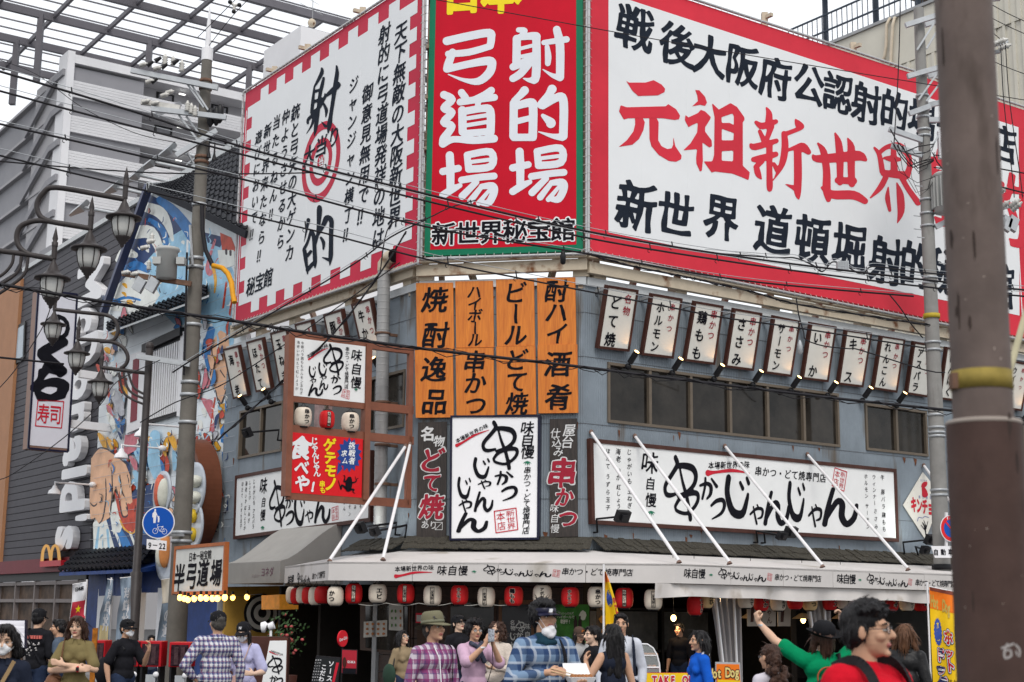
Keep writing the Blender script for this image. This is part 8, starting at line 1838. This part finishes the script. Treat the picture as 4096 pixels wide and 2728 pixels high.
def obj_at(pd,name,label,cat,build,group=None):
 """a thing held or carried by a person: BUILD(list of (mesh, part name, material)) in the person's body units"""
 parts=build();allv=[pd['W']@V(v)for m,_,_ in parts for v in m.v];o=sum(allv,V((0,0,0)))/len(allv);o.z=min(v.z for v in allv)
 t=thing(name,label,cat,o,group)
 for m,nm,mt in parts:m.v=[tuple(pd['W']@V(v))for v in m.v];m.build(nm,mt,t)
 return t
def boxm(c,X,Y,Z):m=MB();m.box(c,X,Y,Z);return m
def tubem(p,r,n=6):m=MB();m.tube(p,r,n);return m
def ellm(c,r):m=MB();m.ell(c,r,18,12);return m
pd=person('woman with dark bob and white face mask in a black top at the left edge',27,2497,10.5,.15,0,'bob',mask=1,female=True,shirt=c_navyc,sleeve=.95,head=(0,-.15),collar=True)
strap(pd,[(.1,-.13,1.42),(0.02,-.16,1.25),(-.1,-.15,1.05)],(.03,.006),'bag_strap',mat('strap_tan',(.3,.2,.1),.6))
pd=person('man in black cap and black printed T-shirt seen from behind at left',158,2437,19,PI-.25,0,'short',hat='cap',shirt=c_blackc,sleeve=.45,bulk=1.05)
m=MB();rr=random.Random(3)
for i in range(26):
 x,z=rr.uniform(-.1,.1),rr.uniform(1.08,1.27);m.ell((x,.125-abs(x)*.25+(.0 if z>1.15 else-.015),z),(rr.uniform(.006,.02),.02,rr.uniform(.006,.022)),6,4)
pd['mlink']('back_print',m,mat('print_grey_white',(.4,.38,.38),.7,.5,30),pd['W']);m=MB()
for i in range(7):m.box((-.11+i*.036,.122-abs(i-3)*.006,1.33),(.013,0,0),(0,.02,0),(0,0,.022))
pd['mlink']('print_heading',m,mat('print_red',(.5,.12,.1),.7,.4,40),pd['W']);strap(pd,[(.13,-.05,1.43),(.09,.1,1.42),(0,.15,1.25),(-.14,.12,1.0)],(.025,.006),'bag_strap',m_blackc)
pd=person('person with short dark hair in a slate T-shirt, in profile behind the woman in olive',238,2477,19,-1.35,1,'short',shirt=c_slate,sleeve=.45,female=True,arms=[((-.24,-.05,1.12),(-.12,-.28,1.1),(.3,-1,.1),(0,0,1),.6),None])
pd=person('woman with shoulder-length brown hair and crossed arms in an olive shirt dress',312,2465,15.7,.12,0,'bob',hairm=m_hairb,female=True,shirt=c_olive,sleeve=.4,head=(-.1,0),collar=True,arms=[((-.25,-.1,1.09),(.06,-.235,1.1),(1,-.1,.12),(0,1,-.2),.3),((.25,-.1,1.1),(-.08,-.235,1.155),(-1,-.05,.25),(0,1,0),.25)],extra={'trousers':c_olive})
m=MB();m.lathe((.075,-.235,1.105),[(.034,-.012),(.036,0),(.034,.012)],14,V((0,1,0)),V((0,0,1)),V((1,0,0)));pd['mlink']('watch_strap',m,m_inkr,pd['W']);pd['mlink']('watch',boxm((.075,-.272,1.11),(.017,0,0),(0,.006,0),(0,0,.02)),m_black,pd['W'])
strap(pd,[(-.12,.08,1.43),(-.125,-.07,1.42),(-.13,-.13,1.25),(-.15,-.12,1.05)],(.022,.006),'bag_strap',mat('strap_brown',(.12,.05,.02),.6))
obj_at(pd,'shoulder_bag','brown shoulder bag at the hip of the woman in olive','bag',lambda:[(ellm((-.22,-.02,.93),(.1,.12,.13)),'body',mat('bag_brown',(.16,.07,.035),.6,.2,6)),(tubem([(-.13,-.12,1.0),(-.2,-.1,1.02),(-.22,0,1.04)],.012),'handle',mat('strap_brown',(0,0,0)))])
pd=person('man in black cap, white mask and black T-shirt walking right with one hand raised',505,2479,18,.95,1,'short',hat='cap',mask=1,shirt=c_blackc,sleeve=.4,legs=((-.09,-.2),(.09,.22)),lean=.05,arms=[((-.26,.04,1.1),(-.24,-.0,.86),(0,-.15,-1),(1,0,0),.9),((.24,-.14,1.1),(.16,-.32,1.3),(-.1,-.1,1),(-1,.3,0),.8)])
obj_at(pd,'shoulder_bag','black cloth bag slung behind the walking man in black','bag',lambda:[(ellm((-.12,.22,1.0),(.16,.13,.2)),'body',m_blackc),(tubem([(-.1,.15,1.15),(-.12,.0,1.43),(-.1,-.12,1.3)],.014),'strap',m_black)])
pd=person('man in black cap and navy checked shirt seen from behind with hand on hip',872,2447,16,PI+.35,1,'short',hairm=mat('hair_grey',(.06,.055,.05),.5,.4,60),hat='cap',shirt=p_blue,sleeve=.9,bulk=1.22,collar=True,head=(.25,.1),arms=[((-.29,.03,1.08),(-.28,-.05,.86),(0,-.2,-1),(1,0,0),.4),((.36,.06,1.1),(.22,-.02,.95),(-.7,-.5,-.4),(-1,0,0),.5)])
pd=person('girl in black cap and white mask in a lavender T-shirt looking at her phone',981,2488,17,-.1,2,'front_long',hat='cap',mask=1,female=True,shirt=c_lav,sleeve=.42,bulk=1.08,head=(-.1,-.3),arms=[((-.22,-.06,1.08),(-.13,-.25,1.18),(.1,-.3,1),(.3,.9,0),.7),((.27,0,1.07),(.2,-.2,1.05),(-.6,-.6,.1),(-1,.2,0),.7)],extra={'trousers':c_lav})
m=MB()
for i,ch in enumerate('NY'):put(m,ch,V((-.008+i*.016,-.0895,.088)),V((.034,0,0)),V((0,.012,.042)),off=.03,res=20)
pd['mlink']('cap_emblem',m,m_letter,pd['HM']);strap(pd,[(.1,.06,1.43),(.1,-.08,1.41),(.06,-.15,1.25),(-.06,-.15,1.02)],(.012,.006),'bag_strap',mat('strap_pink',(.45,.3,.26),.6))
obj_at(pd,'phone','pink phone held by the girl in lavender','phone',lambda:[(boxm((-.125,-.31,1.27),(.036,0,.004),(0,.004,0),(-.008,.02,.072)),'body',mat('phone_pink',(.5,.34,.34),.4))])
obj_at(pd,'handbag','small pink handbag of the girl in lavender','bag',lambda:[(boxm((-.06,-.17,.95),(.1,0,0),(0,.035,0),(0,0,.07)),'body',mat('bag_pink',(.5,.3,.27),.6)),(boxm((-.06,-.207,.975),(.101,0,0),(0,.004,0),(0,0,.045)),'flap',mat('bag_pink_flap',(.55,.34,.3),.6))])
pd=person('woman with short dark hair and glasses in a tan shirt looking up',1615,2522,20,.75,0,'bob',female=True,glasses=1,shirt=c_tan,sleeve=.42,bulk=1.1,head=(.1,.3))
obj_at(pd,'tote_bag','dark green tote bag on the shoulder of the woman in tan','bag',lambda:[(ellm((-.26,.03,.98),(.07,.15,.19)),'body',mat('tote_green',(.02,.045,.03),.8)),(tubem([(-.25,-.06,1.12),(-.17,-.02,1.42),(-.25,.1,1.12)],.012),'strap',m_black)])
m_fed=cloth('olive_felt',(.15,.14,.09));pd=person('older man in olive fedora and purple checked shirt looking up to the right',1738,2450,13.3,.6,1,'short',hairm=mat('hair_grey',(0,0,0)),hat='fedora',hatm=m_fed,hatoff=.03,shirt=p_purple,sleeve=.95,bulk=1.12,head=(.25,.12),collar=True,hscale=1.06)
m=MB();m.tube([(-.05,-.085,1.42),(-.02,-.145,1.3),(.0,-.16,1.0)],.006,5);pd['mlink']('button_placket',m,m_letter,pd['W']);strap(pd,[(.14,-.04,1.44),(.14,-.12,1.36),(.12,-.15,1.1)],(.016,.006),'bag_strap',m_blackc)
pd=person('man in black cap and glasses in a black T-shirt looking up behind the fedora man',1838,2461,20.5,.6,2,'short',hat='cap',glasses=1,shirt=c_blackc,sleeve=.45,head=(.1,.3),arms=[None,((.26,-.05,1.1),(.05,-.26,1.1),(-1,-.2,.1),(0,1,0),.6)])
pd['mlink']('chest_print',boxm((.03,-.15,1.2),(.035,0,0),(0,.006,0),(0,0,.04)),m_letter,pd['W'])
pd=person('woman with short curly hair in a pink T-shirt raising a phone to photograph',1898,2482,16.5,.45,1,'fluffy',female=True,glasses=1,shirt=c_pink,sleeve=.45,bulk=1.15,arms=[((-.2,-.24,1.2),(-.0,-.33,1.42),(.25,-.1,1),(.8,.2,0),.7),((.26,-.22,1.18),(.1,-.33,1.42),(-.2,-.1,1),(-.8,.2,0),.7)])
pd['link']('neck_scarf',[capp((-.07,-.06,1.43),(.0,-.14,1.38),.03,.025),capp((.07,-.06,1.43),(.0,-.14,1.38),.03,.025),capp((0,-.15,1.38),(-.04,-.19,1.24),.022,.03),capp((0,-.15,1.38),(.05,-.19,1.22),.022,.034)],mat('scarf_navy',(.04,.045,.07),.8,.7,40),.009,2)
m=MB();m.lathe((-.03,-.32,1.385),[(.033,-.01),(.035,0),(.033,.01)],14,V((1,0,0)),V((0,1,0)),V((.3,-.1,1)).normalized());pd['mlink']('watch',m,m_letter,pd['W'])
obj_at(pd,'phone','phone in a patterned silver case raised by the woman in pink','phone',lambda:[(boxm((.05,-.385,1.53),(.04,0,0),(0,.005,0),(0,0,.075)),'case',mat('phone_case',(.3,.32,.36),.4,.8,40)),(tubem([(.06,-.38,1.46),(.1,-.34,1.2),(.09,-.2,.95)],.005),'cord',m_black)])
pd=person('woman with curly dark hair and sunglasses in a cream knit cardigan',1988,2490,18,-.35,0,'curly',hairm=m_hairb,female=True,glasses='sun',shirt=c_cream,sleeve=.95,bulk=1.12,arms=[None,((.25,-.08,1.08),(.08,-.27,1.1),(-1,-.3,.1),(0,.5,.8),.6)])
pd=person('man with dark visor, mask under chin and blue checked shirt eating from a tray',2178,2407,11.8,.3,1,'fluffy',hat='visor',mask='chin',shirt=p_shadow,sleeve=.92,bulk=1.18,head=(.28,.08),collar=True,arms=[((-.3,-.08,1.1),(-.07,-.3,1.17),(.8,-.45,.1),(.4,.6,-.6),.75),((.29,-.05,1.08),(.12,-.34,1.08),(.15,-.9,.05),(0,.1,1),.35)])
pd['link']('neck_warmer',[ellp((0,.0,1.42),(.088,.088,.055)),ellp((0,-.02,1.385),(.1,.1,.045))],c_teal,.01,2,.006,30);strap(pd,[(.1,-.09,1.41),(.115,-.16,1.3),(.13,-.165,1.1),(.13,-.16,.95)],(.04,.008),'bag_strap',m_blackc)
def tray():
 a=MB();a.hexa([V((.07,-.46,1.1)),V((.24,-.46,1.1)),V((.24,-.36,1.1)),V((.07,-.36,1.1))],[V((.05,-.48,1.14)),V((.26,-.48,1.14)),V((.26,-.34,1.14)),V((.05,-.34,1.14))]);l=MB();l.hexa([V((.05,-.34,1.145)),V((.26,-.34,1.145)),V((.26,-.345,1.15)),V((.05,-.345,1.15))],[V((.06,-.26,1.23)),V((.25,-.26,1.23)),V((.25,-.267,1.237)),V((.06,-.267,1.237))]);f=MB()
 for i in range(6):f.ell((.09+i*.028,-.41,1.145),(.022,.03,.018),8,5)
 return[(a,'base',m_mask),(l,'lid',m_mask),(f,'food',mat('fried_food',(0,0,0)))]
obj_at(pd,'food_tray','white foam food tray held by the man with a visor','food tray',tray)
obj_at(pd,'chopsticks','wooden chopsticks in the hand of the man with a visor','chopsticks',lambda:[(tubem([(-.06,-.33,1.2),(.14,-.42,1.15)],.004),'stick',mat('chopstick_wood',(.5,.36,.2),.6)),(tubem([(-.06,-.34,1.18),(.14,-.43,1.13)],.004),'stick',mat('chopstick_wood',(0,0,0)))])
m_bc=cloth('brown_cap',(.07,.045,.035));pd=person('woman in a brown cap with orange emblem and grey hoodie looking down',2312,2508,21,.45,0,'front_long',hat='cap',hatm=m_bc,female=True,shirt=c_grey,sleeve=.95,bulk=1.1,head=(.1,-.25),arms=[((-.24,-.06,1.1),(-.06,-.26,1.15),(.6,-.5,.5),(.3,.8,0),.6),None])
m=MB()
for x in(-.016,.016):m.box((x,-.088,.09),(.005,0,0),(0,.004,0),(0,0,.018))
pd['mlink']('cap_emblem',m,mat('emblem_orange',(.6,.17,.02),.6),pd['HM'])
pd=person('woman with a black ponytail in a black top in profile facing left',2372,2502,17,-1.2,2,'pony',female=True,shirt=c_blackc,sleeve=.5,arms=[((-.22,-.1,1.12),(-.1,-.3,1.2),(.2,-.6,.7),(1,0,0),.8),None])
pd=person('woman with long black hair in a navy sleeveless top seen from behind',2452,2496,14.5,PI+.45,1,'verylong',female=True,shirt=c_navyc,vest=True,bulk=1.05,arms=[None,((.29,-.02,1.12),(.22,-.2,1.28),(-.1,-.4,.9),(-1,0,.2),.8)])
pd=person('man with thick black hair in a pale shirt standing behind the long-haired woman',2484,2453,16.5,-.1,1,'short',shirt=c_pale,sleeve=.95,bulk=1.08,collar=True)
strap(pd,[(.13,.06,1.44),(.14,-.09,1.4),(.15,-.145,1.25),(.16,-.14,1.0)],(.04,.01),'bag_strap',c_navyc)
pd=person('woman with very long black hair in a royal blue top facing left',2797,2522,15.3,-1.3,1,'verylong',female=True,shirt=c_blue,sleeve=.95)
strap(pd,[(.06,.1,1.42),(.1,-.0,1.44),(.12,.0,1.3),(.12,.03,1.0)],(.022,.006),'bag_strap',m_letter)
pd=person('woman with curly dark hair tied in a red scrunchie, seen from behind',3078,2578,12,PI+.55,1,'updo',hairm=m_hairb,female=True,shirt=c_white,sleeve=.6,glasses=1)
m=MB();m.ell((.015,.1,.055),(.035,.03,.03),12,8);pd['mlink']('scrunchie',m,m_inkr,pd['HM'])
pd=person('person in green T-shirt and black brimmed hat raising both arms, from behind',3285,2480,13,PI+.1,0,'bob',hairm=m_hairb,hat='bucket',hatm=m_hatb,hatoff=.03,shirt=c_green,sleeve=.33,bulk=1.12,head=(.25,.25),arms=[((-.33,-.1,1.47),(-.25,-.16,1.72),(.1,-.1,1),(1,0,0),1.2),((.42,-.14,1.54),(.545,-.22,1.7),(.35,-.1,1),(-1,-.2,0),1.5)])
m=MB();m.lathe((.525,-.207,1.675),[(.031,-.012),(.034,0),(.031,.012)],14,V((1,0,0)),V((0,1,0)),V((.4,-.2,.8)).normalized());pd['mlink']('watch',m,m_galv,pd['W'])
m=MB();m.tube([(.0+.1*math.cos(a),.158,1.2+.1*math.sin(a))for a in[i*PI/12 for i in range(25)]],.009,5);m.ell((0,.15,1.2),(.05,.016,.03),12,6);pd['mlink']('back_print',m,mat('print_orange',(.3,.08,.03),.7,.6,30),pd['W'])
obj_at(pd,'backpack','black backpack low on the back of the person in green','bag',lambda:[(ellm((-.05,.24,1.0),(.17,.11,.17)),'body',m_blackc),(tubem([(-.14,.16,1.1),(-.13,.1,1.42),(-.13,-.1,1.38)],.018),'strap',m_black)])
pd=person('young man in red T-shirt and glasses close to the camera at right',3462,2414,6.6,0.72,1,'spiky',glasses=1,shirt=c_red,sleeve=.42,bulk=1.36,head=(.42,.05),voxel=.0065,hscale=1.02)
for sx in(-1,1):strap(pd,[(sx*.12,.1,1.42),(sx*.125,-.02,1.455),(sx*.13,-.11,1.39),(sx*.135,-.155,1.25),(sx*.15,-.13,1.05)],(.042,.012),'backpack_strap',mat('strap_black',(.012,.012,.014),.7,.2,30))
obj_at(pd,'backpack','black backpack worn by the young man in red','bag',lambda:[(ellm((0,.22,1.15),(.15,.08,.22)),'body',m_blackc),(ellm((0,.28,1.08),(.11,.05,.11)),'pocket',m_blackc)])
pd=person('woman with brown bobbed hair in a black leather jacket seen from behind',3618,2497,15,PI-.45,0,'bob',hairm=m_hairl,female=True,shirt=c_leather,sleeve=.95,bulk=1.15,collar=True)
person('dark-clothed staff member standing inside the dim dining room',2718,2492,24.5,-.6,1,'short',shirt=c_blackc,sleeve=.5)
person('person with black hair half hidden behind the red capsule machines',606,2540,24.5,.4,0,'short',shirt=c_slate,sleeve=.5)
for o in(_to,):bpy.data.objects.remove(o)
